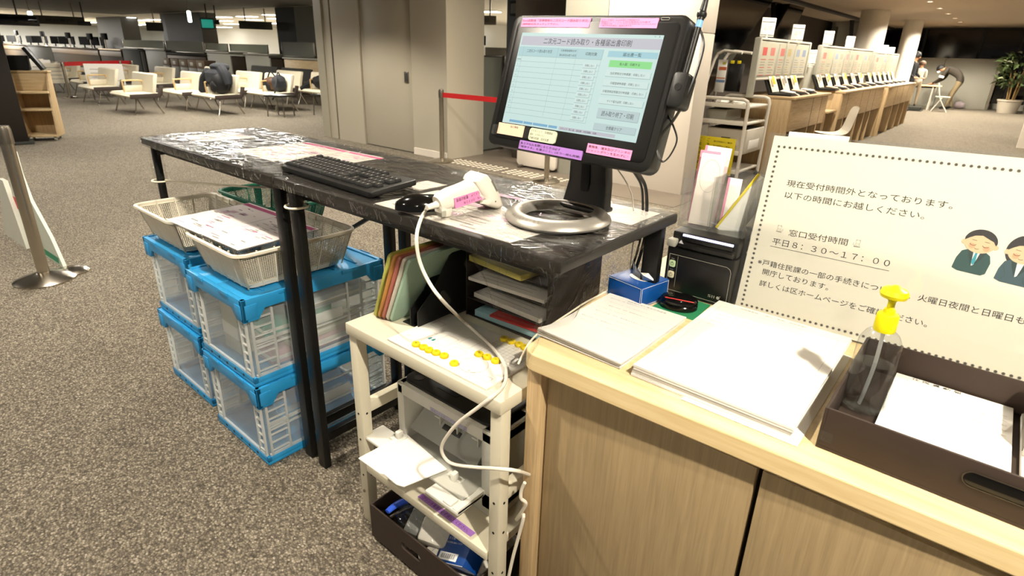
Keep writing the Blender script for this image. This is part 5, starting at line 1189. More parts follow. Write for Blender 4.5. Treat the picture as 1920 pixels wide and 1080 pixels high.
# ------------------------------------------------------------------ folding crates
m_cblue = mat('crate blue', '2a92cc', .38, var=.04); m_cblued = mat('crate blue base', '2a8fc9', .4)
m_cclear = clear_mat('milky crate wall', (.93, .95, .95), .07, .2, haze=.22, hazecol=(.95, .96, .94)); m_crib = clear_mat('milky crate rib', (.9, .92, .92), .06, .3, haze=.7, hazecol=(.95, .96, .94))
def make_crate():
    t = thing('folding_crate', 'crate', 'crate'); w, d, H = .395, .53, .322
    # base tray
    k = MB(); k.bx(-w/2, w/2, -d/2, d/2, 0, .016, m_cblue, .004)
    for s in (-1, 1): k.bx(-w/2, w/2, s*d/2-.008*(s+1), s*d/2+.008*(1-s), .012, .034, m_cblue, .003); k.bx(s*w/2-.008*(s+1), s*w/2+.008*(1-s), -d/2, d/2, .012, .034, m_cblue, .003)
    k.build('base', t)
    k = MB()
    for i in range(5): k.cyl((-.12+.06*i, -d/2-.001, .02), (-.12+.06*i, -d/2+.004, .02), .0055, m_black, 10)
    k.build('base_hole', t)
    for nm, M, L in (('end_wall', TR((0, -d/2+.01, 0)), w), ('end_wall', TR((0, d/2-.01, 0), (0, 0, math.pi)), w), ('side_wall', TR((w/2-.01, 0, 0), (0, 0, math.pi/2)), d), ('side_wall', TR((-w/2+.01, 0, 0), (0, 0, -math.pi/2)), d)):
        k = MB(M); k.bx(-L/2+.012, L/2-.012, -.0015, .0015, .03, H-.05, m_cclear); wl = k.build(nm, t)
        k = MB(M); xs = [-L/2+.016, -L/2+.055, L/2-.055, L/2-.016] if nm == 'end_wall' else [-L/2+.02, -L/2+.09, -L/2+.15, L/2-.15, L/2-.09, L/2-.02]
        for x in xs: k.bx(x-.004, x+.004, -.009, -.001, .03, H-.055, m_crib, .001)
        for i in range(7):
            z = .05+i*.032
            for a, c in ((xs[0], xs[1]), (xs[-2], xs[-1])): k.bx(a, c, -.008, -.001, z, z+.004, m_crib)
        if nm == 'side_wall':
            for z in (.135, .155, .16): k.bx(-L/2+.02, L/2-.02, -.009, -.001, z, z+.005, m_crib)
            for z in (.06, .225): k.bx(xs[2], xs[3], -.008, -.001, z, z+.005, m_crib)
            k.bx(-.09, .09, -.010, -.001, .145, .185, m_crib, .004)
        k.bx(-L/2+.012, L/2-.012, -.009, -.001, .03, .042, m_crib)
        k.build('ribs', wl)
    # rim with deep corners
    for M, L in ((TR((0, -d/2, 0)), w+.02), (TR((0, d/2, 0), (0, 0, math.pi)), w+.02), (TR((w/2, 0, 0), (0, 0, math.pi/2)), d+.02), (TR((-w/2, 0, 0), (0, 0, -math.pi/2)), d+.02)):
        k = MB(M); P = [(-L/2, H-.078), (-L/2+.05, H-.078), (-L/2+.075, H-.045), (L/2-.075, H-.045), (L/2-.05, H-.078), (L/2, H-.078), (L/2, H), (-L/2, H)]
        k.prism(P, -.006, .010, m_cblue, Matrix(((1, 0, 0, 0), (0, 0, -1, 0), (0, 1, 0, 0), (0, 0, 0, 1))), .002)
        for x in (-L/2+.028, L/2-.028): k.bx(x-.02, x+.02, -.0125, -.009, H-.068, H-.02, m_cblued, .002)
        for x in (-L*.22, L*.22): k.bx(x-.03, x+.03, -.0135, -.009, H-.012, H+.003, m_cblue, .002)
        k.build('rim', t)
    k = MB(); k.bx(-w/2+.004, .0-.001, -d/2+.004, d/2-.004, H-.014, H-.004, m_cblue, .003); k.bx(.001, w/2-.004, -d/2+.004, d/2-.004, H-.014, H-.004, m_cblue, .003)
    for i in range(-2, 3): k.bx(-w/2+.03, w/2-.03, i*.09-.004, i*.09+.004, H-.006, H-.0005, m_cblue, .001)
    k.build('lid_flap', t)
    return t
cr = make_crate(); CXR, CYR = -1.883, .985
cr.location = (CXR, CYR, 0); cr['label'] = 'bottom blue and clear folding crate of the nearer stack, standing on the carpet'; cr['group'] = 'folding crates under the tables'
dup(cr, (CXR, CYR-.005, .3235), 0, 'top blue lidded crate of the nearer stack, papers inside, under the near white basket')
dup(cr, (-2.384, 1.012, 0), 0, 'bottom blue and clear folding crate of the left stack, standing on the carpet')
dup(cr, (-2.384, 1.015, .3235), 0, 'top blue lidded crate of the left stack, under the two back baskets')
# things inside the crates
for (x, y, z, sx, sy, sz, col, rz, lab, nm, cat) in ((-1.80, .98, .345, .12, .34, .055, 'd8b0bc', .0, 'pink file lying in the top near crate behind its clear wall', 'file', 'file'), (-1.79, 1.02, .402, .13, .3, .05, 'cfcbbd', .05, 'white paper bundle in the top near crate above the pink file', 'paper_bundle', 'paper'), (-1.80, .93, .455, .11, .26, .05, '2f9c86', -.03, 'green case in the top near crate', 'case', 'case'), (-1.79, 1.07, .508, .12, .28, .045, 'b8c4cc', .04, 'grey white carton near the top of the upper near crate', 'carton', 'box'), (-1.95, .9, .345, .12, .26, .2, 'c9c4b4', .0, 'upright stack of pale forms at the back of the top near crate', 'form_stack', 'paper')):
    o = thing(nm, lab, cat, (x, y, z), rz); MB().bx(-sx/2, sx/2, -sy/2, sy/2, 0, sz, mat('content '+col, col, .6), .004).build('body', o); MB().bx(-sx/2+.004, sx/2+.002, -sy/2-.002, sy/2-.02, sz*.3, sz*.55, m_paper, .001).build('page_block', o)
for (x, y, lab) in ((-1.80, .92, 'folded blue crate wall lying inside the bottom near crate'),):
    o = thing('folded_panel', lab, 'panel', (x, y, .02)); MB().box((0, .06, .075), (.16, .3, .008), m_cblue, .002, (.0, .9, 0)).build('panel', o); MB().box((0, .06, .088), (.02, .25, .01), m_crib, .002, (.0, .9, 0)).build('rib', o)
# ------------------------------------------------------------------ baskets
def wallgrid(p0, p1, p2, p3, nu, nv):
    P = [Vector(p) for p in (p0, p1, p2, p3)]; vs = []
    for j in range(nv+1):
        for i in range(nu+1):
            a = P[0].lerp(P[1], i/nu); c = P[3].lerp(P[2], i/nu); vs.append(a.lerp(c, j/nv))
    return vs, [[j*(nu+1)+i, j*(nu+1)+i+1, (j+1)*(nu+1)+i+1, (j+1)*(nu+1)+i] for j in range(nv) for i in range(nu)]
def basket(loc, w, d, h, m, label, inset=.035, cell=.0075):
    t = thing('basket', label, 'basket', loc); w2, d2 = w/2, d/2; a, c = w2-inset, d2-inset
    P = [(-w2, -d2), (w2, -d2), (w2, d2), (-w2, d2)]; Q = [(-a, -c), (a, -c), (a, c), (-a, c)]
    k = MB()
    for i in range(4):
        j = (i+1) % 4; L = math.hypot(P[j][0]-P[i][0], P[j][1]-P[i][1])
        lo = lambda f, z: None
        f0, f1 = .12, .88
        def pt(q, f): return (Q[q][0]+(P[q][0]-Q[q][0])*f, Q[q][1]+(P[q][1]-Q[q][1])*f, h*f)
        vs, fs = wallgrid(pt(i, f0), pt(j, f0), pt(j, f1), pt(i, f1), int(L/cell), int(h*.76/(cell*.8))); k.add(vs, fs, m)
    o = k.build('lattice_wall', t); wf = o.modifiers.new('wire', 'WIREFRAME'); wf.thickness = .0032; wf.use_replace = True; wf.use_even_offset = False
    k = MB()
    def ring(f0, f1, off=0, o2=0):
        R = []
        for f, e in ((f0, off), (f1, o2)): R.append([(p[0], p[1], h*f) for p in rrect(2*(a+(w2-a)*f)+2*e, 2*(c+(d2-c)*f)+2*e, .03, 5)])
        return R
    r1 = ring(0, .13); k.rings([[(p[0]*.985, p[1]*.985, p[2]+.002) for p in r1[1]], [(p[0]*.985, p[1]*.985, p[2]+.003) for p in r1[0]], r1[0], r1[1]], m, (False, False))
    k.poly([(p[0], p[1]) for p in r1[0]], .002, m)
    for q in range(4):
        j = (q+1) % 4; L = math.hypot(P[j][0]-P[q][0], P[j][1]-P[q][1]); n = int(L/.06)
        for i in range(n+1):
            f = i/n; A_ = Vector((Q[q][0], Q[q][1], 0)).lerp(Vector((Q[j][0], Q[j][1], 0)), f); B_ = Vector((P[q][0], P[q][1], h)).lerp(Vector((P[j][0], P[j][1], h)), f); k.bar(A_, B_, .005, .004, m)
    k.build('bottom_and_posts', t)
    k = MB(); e = rrect(w, d, .03, 6); prof = [(0, .86), (.002, .97), (.008, 1.0), (.016, .985), (.017, .93), (.013, .925), (.006, .95), (-.003, .86)]
    R = [[(p[0], p[1], h*f) for p in rrect(w+2*o_, d+2*o_, .03+max(0, o_), 6)] for o_, f in prof]; k.rings(R+[R[0]], m, (False, False)); k.build('rim', t)
    return t
m_bask = mat('ivory basket', 'ddd5c2', .45); m_baskg = mat('green basket', '0f6e54', .45)
Z2 = .3235+.322+.004
basket((-1.885, .94, Z2), .36, .42, .135, m_bask, 'white lattice basket on the nearer crate stack, behind the double table legs')
basket((-2.40, .885, Z2), .37, .29, .135, m_bask, 'white lattice basket on the left crate stack, beside the printed flyers')
basket((-2.345, 1.19, Z2), .46, .24, .145, m_baskg, 'green lattice basket behind the white ones under the far table')
tag(MB().bx(-.14, .14, -.15, .15, 0, .004, clear_mat('clear sleeve', (.8, .82, .82), .15, haze=.35, hazecol=(.6, .6, .58))).build('plastic_sleeve', loc=(-1.885, .95, Z2+.008)), 'clear plastic sleeve lying in the near white basket', 'sleeve')
tag(blob((0, 0, .012), (.2, .12, .03), clear_mat('clear sleeve', (.8, .82, .82), .15)).build('plastic_bag', loc=(-2.40, .92, Z2+.008)), 'crumpled clear bag in the left white basket', 'bag')
def bigfly(P, label, seed, z):
    t = thing('printed_flyer', label, 'flyer', (P[0][0], P[0][1], z))
    X = Vector(P[1])-Vector(P[0]); Y = Vector(P[3])-Vector(P[0]); M = M4((0, 0, 0), X, Y); w, h = X.length, Y.length
    k = MB(M); k.bx(0, w, 0, h, 0, .0016, mat('flyer stock', 'e9dcd8', .4)); k.build('sheet', t)
    k = MB(M @ Matrix.Translation((0, 0, .002))); flyer(seed)(k, w, h); k.build('print', t)
    k = MB(M); k.bx(-.008, w+.008, -.008, h+.008, -.0006, .0, m_acr); k.build('laminate', t)
bigfly([(-2.205, .715, Z2+.150), (-1.955, .728, Z2+.146), (-1.955, 1.03, Z2+.150), (-2.215, 1.03, Z2+.152)], 'laminated pink printed flyer bridging the two white baskets', 11, Z2+.150)
bigfly([(-1.95, .728, Z2+.1465), (-1.715, .738, Z2+.1445), (-1.715, 1.02, Z2+.148), (-1.95, 1.02, Z2+.150)], 'laminated pink printed flyer on the near white basket by the table legs', 12, Z2+.148)
# ------------------------------------------------------------------ cream desk rack (cart) under the near table
m_cart = mat('cream steel', 'cfc8b2', .45, var=.02); m_hole = mat('screw hole', '151310', .6)
CX0, CX1, CY0, CY1 = -1.243, -.675, .79, 1.30
t = thing('desk_rack', 'cream steel printer rack standing under the near black table', 'rack', ((CX0+CX1)/2, (CY0+CY1)/2, 0))
W(t).bx(CX0, CX1, CY0, CY1, .655, .69, m_cart, .004).build('top_shelf', t)
for x in (CX0+.02, CX1-.02):
    for y in (CY0+.024, CY1-.024):
        l = W(t).bx(x-.017, x+.017, y-.017, y+.017, 0, .655, m_cart, .004).build('leg', t)
        k = W(t)
        for z in (.40, .31, .18): k.cyl((x, y-.0165, z), (x, y-.0178, z), .0035, m_hole, 10); k.cyl((x+.0165, y, z), (x+.0178, y, z), .0035, m_hole, 10)
        k.cyl((x, y-.0165, .12), (x, y-.021, .12), .005, m_chrome, 12); k.build('bolt', l)
    W(t).bx(x-.013, x+.013, CY0+.04, CY1-.04, .395, .432, m_cart, .003).build('side_rail', t)
W(t).bx(CX0+.04, CX1-.04, CY0+.005, CY1-.02, .205, .232, m_cart, .003).build('middle_shelf', t)
o = W(t); P = [(-.93, .832), (-.92, .848), (-.71, .86), (-.71, .84)]
pa = [at(783, 931, .233), at(882, 1006, .233), at(892, 999, .233), at(792.5, 925, .233)]
o.prism([(p.x, p.y) for p in pa], .2321, .2328, m_purple); lb = o.build('label', t, label='purple label on the front of the middle shelf')
k = W(t); v = pa[1]-pa[0]; k.text('プリンタ電源も必ず消してください。', M4(pa[0]+Vector((0, 0, .0002)), v, pa[3]-pa[0]), v.length*.86, (pa[3]-pa[0]).length*.6, m_ink, x=v.length*.06, y=(pa[3]-pa[0]).length*.2); k.build('lettering', lb)
# board with yellow magnets
m_wbrd = mat('white laminate board', 'ece8df', .3)
t = thing('guide_board', 'white layout board with yellow magnets on the cream rack', 'board', (-1.075, .803, .690))
k = MB(); k.bx(0, .345, 0, .215, .0, .006, m_wbrd, .001); k.build('board', t)
k = MB(Matrix.Translation((0, 0, .0063))); g = mat('pale grey print', 'a8a49c', .7)
for x0, x1, y0, y1 in ((.10, .14, .07, .12), (.15, .19, .10, .15), (.16, .2, .05, .09), (.215, .33, .11, .19), (.02, .05, .13, .16), (.25, .33, .02, .04)): k.line([(x0, y0), (x1, y0), (x1, y1), (x0, y1)], .0009, 0, g, closed=True)
for i in range(6): k.line([(.215, .12+.012*i), (.33, .12+.012*i)], .0006, 0, g)
for i in range(9): k.line([(.222+.012*i, .11), (.222+.012*i, .19)], .0006, 0, g)
k.line(circle(.035, 30, .255, .055), .0015, 0, mat('pale pink print', 'd8b8b0', .7), closed=True)
for x in (.075, .088): k.poly([(x, .07), (x+.008, .07), (x+.008, .078), (x+.004, .084), (x, .078)], 0, mat('teal print', '2c7c80', .6))
for x, y, s in ((.02, .045, '受付'), (.26, .026, '届出窓口'), (.06, .10, '入口'), (.10, .06, '①'), (.22, .085, '戸籍')): k.text(s, Matrix(), None, .007, g, x, y)
k.build('printing', t)
m_mag = mat('yellow magnet', 'e8cc1e', .35)
mg = [(445, 772, '案'), (490, 790, '①'), (522, 806, '②'), (565, 822, '③'), (612, 840, '④'), (672, 885, '⑤'), (820, 830, '⑦'), (868, 848, '⑧'), (918, 870, '⑨'), (970, 740, '⑩'), (1012, 755, '⑪'), (1058, 773, '⑫'), (1092, 790, '⑬')]
lbm = ['leftmost yellow magnet of the front row of five', 'second yellow magnet from the left in the front row', 'middle yellow magnet in the front row of five', 'fourth yellow magnet from the left in the front row', 'fifth yellow magnet, right end of the front row of five', 'lone yellow magnet nearest the front edge of the board', 'left yellow magnet of the three beside the white cable', 'middle yellow magnet of the three beside the white cable', 'right yellow magnet of the three, touching the white cable', 'leftmost yellow magnet of the four at the shaded back', 'second yellow magnet of the four at the shaded back', 'third yellow magnet of the four at the shaded back', 'rightmost yellow magnet at the back, by the counter corner']
for (x, y, s), lab in zip(mg, lbm):
    p = at(640+x/3.176, 400+y/3.176+1.5, .701); t = thing('magnet', lab, 'magnet', (p.x, p.y, .6962), 0, 'yellow magnets on the white board')
    MB().lathe([(.0, 0), (.0105, 0), (.011, .002), (.0105, .0065), (.0095, .0078), (0, .008)], m_mag, 24).build('disc', t)
    k = MB(); k.text(s[0] if s == '案' else s, TR((0, -.003, .0083)), None, .006, m_ink, align='c'); k.build('lettering', t)
# coloured files leaning on a black holder
t0 = Matrix.Translation((-1.212, .86, .6905))
fcols = [('yellow file', 'b8b858', 'yellow clear file at the left of the leaning files'), ('orange file', 'c98f4e', 'orange clear file among the leaning files'), ('red file', 'b06a5c', 'reddish clear file among the leaning files'), ('white file', 'cfc8b8', 'white clear file among the leaning files'), ('green file', 'a9c4ae', 'pale green clear file facing right, front of the leaning files')]
for i, (n, c, lab) in enumerate(fcols):
    t = thing('clear_file', lab, 'file', (-1.212+.0135*i, .862+.003*i, .694), 0, 'coloured clear files on the rack')
    M = Matrix.Rotation(math.radians(22+.6*i), 4, 'Y'); k = MB(M); k.prism(rrect(.30, .222, .012, cx=.15, cy=.111), -.001, .0085, mat(n, c, .25, spec=.6), Matrix(((0, 0, 1, 0), (1, 0, 0, 0), (0, 1, 0, 0), (0, 0, 0, 1))), .001); k.build('cover', t)
    k = MB(M); k.bx(.001, .0065, .004, .296, .004, .217, m_paper); k.build('pages', t)
t = thing('file_holder', 'black file holder with oval slots between the leaning files and the letter trays', 'file holder', (-1.11, .90, .690))
pr = [(0, 0), (.30, 0), (.30, .235), (.20, .235), (.12, .18), (.05, .09), (.0, .05)]
for x in (.012, .042): MB().prism(pr, x-.001, x+.002, m_black, Matrix(((0, 0, 1, 0), (1, 0, 0, 0), (0, 1, 0, 0), (0, 0, 0, 1)))).build('side_plate', t)
MB().bx(-.02, .052, .0, .30, 0, .003, m_black).bx(.01, .044, .297, .30, 0, .235, m_black).build('base_plate', t)
for y, z, l in ((.10, .06, .055), (.20, .12, .075)): k = MB(); k.prism(rrect(.022, l, .0105), .0, .0012, mat('slot grey', '3a3936', .6), Matrix(((0, 0, 1, .0441), (1, 0, 0, y), (0, 1, 0, z), (0, 0, 0, 1))) @ Matrix.Rotation(.6, 4, 'Z')); k.build('oval_slot', t)
# letter trays
t = thing('letter_tray', 'dark brown letter tray rack with three shelves of papers on the cream rack', 'letter tray', (-1.04, 1.055, .690))
m_tr = mat('dark brown board', '241d18', .6)
MB().bx(0, .004, 0, .24, 0, .195, m_tr, .001).build('side_panel', t); MB().bx(.281, .285, 0, .24, 0, .195, m_tr, .001).build('side_panel', t)
for z in (.004, .055, .112, .165): MB().bx(.004, .281, 0, .24, z-.002, z+.002, m_tr, .001).build('shelf', t)
MB().bx(0, .285, .238, .242, 0, .195, m_tr).build('back_panel', t)
def inrack(x, y, z, w, d, h, m, name, lab, cat, rz=0, decor=None):
    o = thing(name, lab, cat, (x, y, z), rz); MB().bx(-w/2, w/2, -d/2, d/2, 0, h, m, .001).build('sheets', o)
    k = MB(); [k.rect(-w*.4, w*.3, -d*.4+.02*i, -d*.4+.02*i+.002, h+.0004, m_inkg) for i in range(6)]; k.build('print', o); return o
inrack(-.915, 1.135, .858, .20, .19, .016, mat('yellow pad', 'e3d678', .7), 'note_pad', 'yellow note pad on the top shelf of the letter tray', 'note pad', -.1)
inrack(-.90, 1.15, .805, .25, .2, .010, m_paper2, 'form_stack', 'printed grey forms on the second shelf of the letter tray', 'paper', .06)
inrack(-.895, 1.16, .748, .24, .2, .014, m_paper2, 'form_stack', 'printed forms on the lowest shelf level of the letter tray, above a blue file', 'paper', -.04)
inrack(-.89, 1.16, .697, .24, .2, .018, mat('pale blue file', '8fb4bc', .5), 'flat_file', 'pale blue file at the bottom of the letter tray', 'file', .03)
inrack(-.86, 1.13, .716, .18, .15, .006, mat('red file strip', 'b03434', .5), 'flat_file', 'red file on the pale blue one in the letter tray', 'file', .08)
# ------------------------------------------------------------------ laser printer
m_pw = mat('printer white', 'd9d7cd', .45); m_pg = mat('printer grey white', 'b9b8ae', .5); m_pt = mat('printer black top', '191817', .35); m_pd = mat('printer inner grey', '9b9c95', .55)
PX0, PX1, PY0, PY1, PZ0, PZ1 = -1.155, -.765, .885, 1.265, .2325, .512
t = thing('laser_printer', 'white laser printer with black top on the middle shelf, front feed tray open', 'printer', ((PX0+PX1)/2, (PY0+PY1)/2, PZ0))
k = W(t); k.bx(PX0, PX1, PY0+.13, PY1, PZ0, PZ1-.014, m_pg, .01); k.bx(PX0, PX0+.03, PY0, PY0+.15, PZ0+.02, PZ1-.012, m_pw, .006); k.bx(PX1-.055, PX1, PY0, PY0+.15, PZ0+.02, PZ1-.012, m_pg, .006)
k.bx(PX0, PX1, PY0, PY0+.14, PZ1-.052, PZ1-.012, m_pw, .008); k.bx(PX0, PX1, PY0, PY0+.15, PZ0, PZ0+.075, m_pg, .006); k.build('body', t)
k = W(t); k.prism(rrect(PX1-PX0-.04, .25, .03, cx=(PX0+PX1)/2-.012, cy=PY0+.14), PZ1-.014, PZ1-.003, m_pt, bev=.003); tp = k.build('top_cover', t)
k = W(t); k.lathe([(.014, 0), (.014, .002), (.0, .002)], m_pt, 24, (PX0+.05, PY0+.045, PZ1-.0035)); k.build('power_button', tp)
k = W(t); k.bx(-1.03, -.955, PY0+.045, PY0+.11, PZ1-.0035, PZ1-.001, m_black, .001); k.build('output_bin', tp)
k = W(t); k.bx(PX0+.031, PX1-.056, PY0+.10, PY0+.13, PZ0+.075, PZ1-.05, m_pd, .002)
k.cyl((PX0+.04, PY0+.085, PZ0+.17), (PX1-.07, PY0+.085, PZ0+.17), .012, m_pg, 16)
for x in (-1.05, -.98, -.90): k.bx(x-.014, x+.014, PY0+.06, PY0+.1, PZ0+.13, PZ0+.16, m_pw, .003); k.bx(x+.02, x+.024, PY0+.05, PY0+.1, PZ0+.09, PZ0+.2, m_pg)
k.build('feed_mechanism', t)
k = W(t); k.prism([(-1.115, 0), (-.85, 0), (-.855, .085), (-1.11, .085)], 0, .003, m_pd, M4((0, PY0+.012, PZ0+.118), (1, 0, 0), (0, .8, .6)))
k.box((-.98, PY0+.052, PZ0+.152), (.07, .016, .004), m_black, .001, (.64, 0, 0)); k.build('feed_flap', t)
tl = W(t); tl.box((-.985, PY0+.0, PZ0+.076), (.33, .13, .008), m_pg, .002, (-.08, 0, 0)); tl.box((-1.178, PY0-.045, PZ0+.085), (.085, .075, .01), m_pw, .003, (-.05, 0, 0)); tl.box((-.865, PY0-.052, PZ0+.070), (.12, .10, .012), m_pw, .003, (-.05, 0, 0))
tl.box((-.815, PY0-.03, PZ0+.072), (.02, .14, .018), m_pw, .003); tl.build('feed_tray', t)
W(t).bx(-.90, -.885, PY0-.035, PY0-.015, PZ0+.076, PZ0+.105, m_pw, .003).bx(-.925, -.87, PY0-.045, PY0-.005, PZ0+.074, PZ0+.082, m_pw, .002).build('paper_guide', t); k = W(t); k.bx(-1.135, -1.12, PY0-.03, PY0-.01, PZ0+.09, PZ0+.118, m_pw, .003); k.bx(-1.15, -1.11, PY0-.04, PY0, PZ0+.088, PZ0+.096, m_pw, .002)
k.build('paper_guide', t); k = W(t); k.bx(-.86, -.83, PY0-.10, PY0-.07, PZ0+.07, PZ0+.084, m_pw, .003); k.build('paper_guide', t)
k = W(t); k.bx(PX1-.002, PX1+.055, PY0+.11, PY1-.02, PZ0+.16, PZ1-.045, m_pg, .008); k.bx(PX1-.002, PX1+.055, PY0+.16, PY1-.02, PZ0+.0, PZ0+.12, m_pg, .008); k.build('side_cover', t)
k = W(t); k.lathe([(.018, 0), (.018, .003), (.014, .004), (.012, .003), (.0, .003)], m_pg, 28, (PX1+.024, PY0+.17, PZ1-.046)); k.lathe([(.006, 0), (.006, .003), (0, .003)], m_pg, 16, (PX1+.008, PY0+.135, PZ1-.046)); k.box((PX1+.028, PY0+.26, PZ1-.036), (.045, .03, .02), m_pd, .003, (.5, 0, 0)); k.build('control_button', t)
lo_ = W(t).bx(-1.01, -.87, PY0-.0012, PY0+.001, PZ1-.046, PZ1-.034, mat('pale violet label', 'b8b4d0', .6)).build('label', t)
k = W(t); k.text('用紙はＡ４縦に入れてください', M4((-1.005, PY0-.0016, PZ1-.044), (1, 0, 0), (0, 0, 1)), .13, .008, m_inkg); k.build('lettering', lo_)
t = thing('paper_stack', 'sheet of white paper sticking out of the open printer tray', 'paper', (-1.07, .82, PZ0+.09))
k = MB(); P = [at(672, 864, .325), at(748, 920, .322), at(838, 876, .332), at(760, 806, .335)]; P = [p-Vector((-1.07, .82, PZ0+.09)) for p in P]
k.prism([(p.x, p.y) for p in (P[0].lerp(P[1], .0), P[0].lerp(P[1], .55), P[0].lerp(P[1], .6)+Vector((0, .006, 0)), P[1]+Vector((-.012, .002, 0)), P[1]+Vector((.008, .01, 0)), P[2], P[3], P[3].lerp(P[0], .93))], .003, .0065, m_paper, Matrix.Rotation(-.06, 4, 'X'), .0008); k.build('sheet', t)
# bin on the floor under the rack
m_bin = mat('dark brown board box', '33271f', .65)
def openbox(x0, x1, y0, y1, z0, z1, th, m, name, label, slot=None, front=None):
    t = thing(name, label, 'box', ((x0+x1)/2, (y0+y1)/2, z0))
    W(t).bx(x0, x1, y0, y1, z0, z0+th, m).build('bottom', t); W(t).bx(x0, x0+th, y0, y1, z0+th, z1, m, .001).build('side_wall', t); W(t).bx(x1-th, x1, y0, y1, z0+th, z1, m, .001).build('side_wall', t); W(t).bx(x0+th, x1-th, y1-th, y1, z0+th, z1, m, .001).build('back_wall', t)
    k = W(t); M = Matrix(((1, 0, 0, 0), (0, 0, -1, y0+th), (0, 1, 0, 0), (0, 0, 0, 1)))
    if slot:
        sx, sz, sw, sh = slot; zc0, zc1 = sz-sh/2, sz+sh/2
        k.prism([(x0+th, z0+th), (x1-th, z0+th), (x1-th, zc0), (x0+th, zc0)], 0, th, m, M); k.prism([(x0+th, zc1), (x1-th, zc1), (x1-th, z1), (x0+th, z1)], 0, th, m, M)
        a = [(sx-sw/2+sh/2+sh/2*math.cos(q), sz+sh/2*math.sin(q)) for q in [math.pi/2+math.pi*i/8 for i in range(9)]]
        k.prism([(x0+th, zc0), (sx-sw/2+sh/2, zc0)]+a[::-1][1:-1]+[(sx-sw/2+sh/2, zc1), (x0+th, zc1)], 0, th, m, M)
        b_ = [(sx+sw/2-sh/2+sh/2*math.cos(q), sz+sh/2*math.sin(q)) for q in [-math.pi/2+math.pi*i/8 for i in range(9)]]
        k.prism([(x1-th, zc1), (sx+sw/2-sh/2, zc1)]+b_[::-1][1:-1]+[(sx+sw/2-sh/2, zc0), (x1-th, zc0)], 0, th, m, M)
    else: k.bx(x0+th, x1-th, y0, y0+th, z0+th, z1, m, .001)
    k.build('front_wall', t); return t
sc = onv(770, 1038, .765)
bn = openbox(-1.155, -.735, .765, 1.17, .012, .132, .005, m_bin, 'storage_box', 'dark brown open box with a slot handle on the floor under the printer rack', (sc.x, .075, .085, .026))
for x in (-1.13, -.76):
    for y in (.79, 1.14): W(bn).bx(x-.012, x+.012, y-.012, y+.012, 0, .012, m_greyd, .003).build('foot', bn)
t = thing('paper_stack', 'loose printed papers at the bottom of the brown floor box', 'paper', (-.86, .90, .0175)); MB().bx(-.10, .11, -.12, .12, 0, .045, m_paper2, .001).build('sheets', t)
k = MB(); k.line([(-.08, -.1), (.1, -.1), (.1, .11), (-.08, .11)], .0015, .0455, m_inkg, closed=True)
for i in range(7): k.text('届出書の記入見本', Matrix(), .07, .007, m_inkg, .01, -.08+i*.025, .0456)
k.build('print', t)
pts = [at(813, 1050, .085), at(866, 1062, .085), at(869, 1003, .15), at(822, 978, .155)]
P0 = onv(815, 1052, .815); P1 = onv(866, 1064, .80); P3 = onv(824, 988, .90)
X = Vector((.098, -.012, 0)); O = Vector((-.925, .812, .085)); Y = Vector((.004, .105, .075)).normalized()*.13
O = onv(814, 1050, .80); Xv = (onv(867, 1063, .795)-O); Yv = (onv(822, 982, .885)-O)
t = thing('tissue_packet', 'blue box with white lettering and a barcode in the brown floor box', 'box', O); w, h = Xv.length, Yv.length; BM = M4((0, 0, 0), Xv, Yv)
m_bl = mat('royal blue card', '0d3f86', .4); k = MB(BM); k.bx(0, w, 0, h, -.055, 0, m_bl, .002); k.build('carton', t)
k = MB(BM @ Matrix.Translation((0, 0, .0005))); mw = mat('white print', 'e6e6e6', .6)
k.rect(.09*w, .73*w, .06*h, .24*h, 0, mw); k.prism(rrect(.6*w, .08*h, .003, cx=.44*w, cy=.86*h), 0, .0002, mw); k.rect(.12*w, .75*w, .66*h, .71*h, 0, mw)
k.text('この印紙ふき', Matrix(), w*.66, h*.13, mw, .09*w, .72*h); k.text('１６０組', Matrix(), w*.3, h*.07, mw, .12*w, .55*h); k.text('再生紙　日本製', Matrix(), w*.3, h*.04, mw, .46*w, .57*h); k.text('外箱は資源にお出しください', Matrix(), w*.6, h*.04, mw, .12*w, .46*h)
for i in range(22): x = (.16+.023*i)*w; k.rect(x, x+[.004, .010, .007][i % 3]*w*1.4, .10*h, .21*h, .0003, m_ink)
k.line([(.0, -.0), (w, 0)], .001, .0002, mw); k.build('lettering', t)
k = MB(BM); k.text('ＥＣＯ　再生', M4((0, -.0006, -.045), (1, 0, 0), (0, 0, 1)), w*.4, .014, mw, .1*w, .01); k.line([(.0, 0), (0, 0)], .001, 0, mw); k.build('side_print', t)
k = MB(BM); k.rings([[(.1*w+q[0], h*.9+q[1]*.2+.01*i, .0+.012*i) for q in circle(.02+.006*math.sin(i*2), 10, .03, .03)] for i in range(4)], mat('blue film', '1038b0', .15)); k.build('torn_flap', t)
t = thing('wrapped_parcel', 'grey white parcel in clear film in the brown floor box', 'parcel', (-1.01, .87, .0175))
MB().box((.02, .02, .055), (.17, .13, .075), mat('parcel grey', '7f807c', .6, var=.3, vscale=30), .01, (.45, .1, .35)).build('parcel', t); MB().box((.055, -.02, .07), (.10, .07, .05), m_paper2, .008, (.5, .2, .5)).build('paper_end', t)
blob((.01, .0, .06), (.25, .2, .12), clear_mat('parcel film', (.95, .96, .95), .2, bump=.6, bscale=22), 77, sq=.7).build('clear_wrap', t, subsurf=1)
t = thing('scissors', 'blue handled tool lying at the back left of the brown floor box', 'tool', (-1.085, .855, .105)); MB().tube([(-.02, -.065, .012), (-.02, -.02, .012), (.01, .05, .012), (.05, .1, .01)], [.009, .012, .011, .007], mat('tool blue', '2f55c8', .35), 10, 5, flat=.6).build('handle', t); MB().tube([(-.015, -.06, -.008), (.0, -.01, .0), (.03, .06, .002)], .005, m_chrome, 8, 4).build('blade', t)
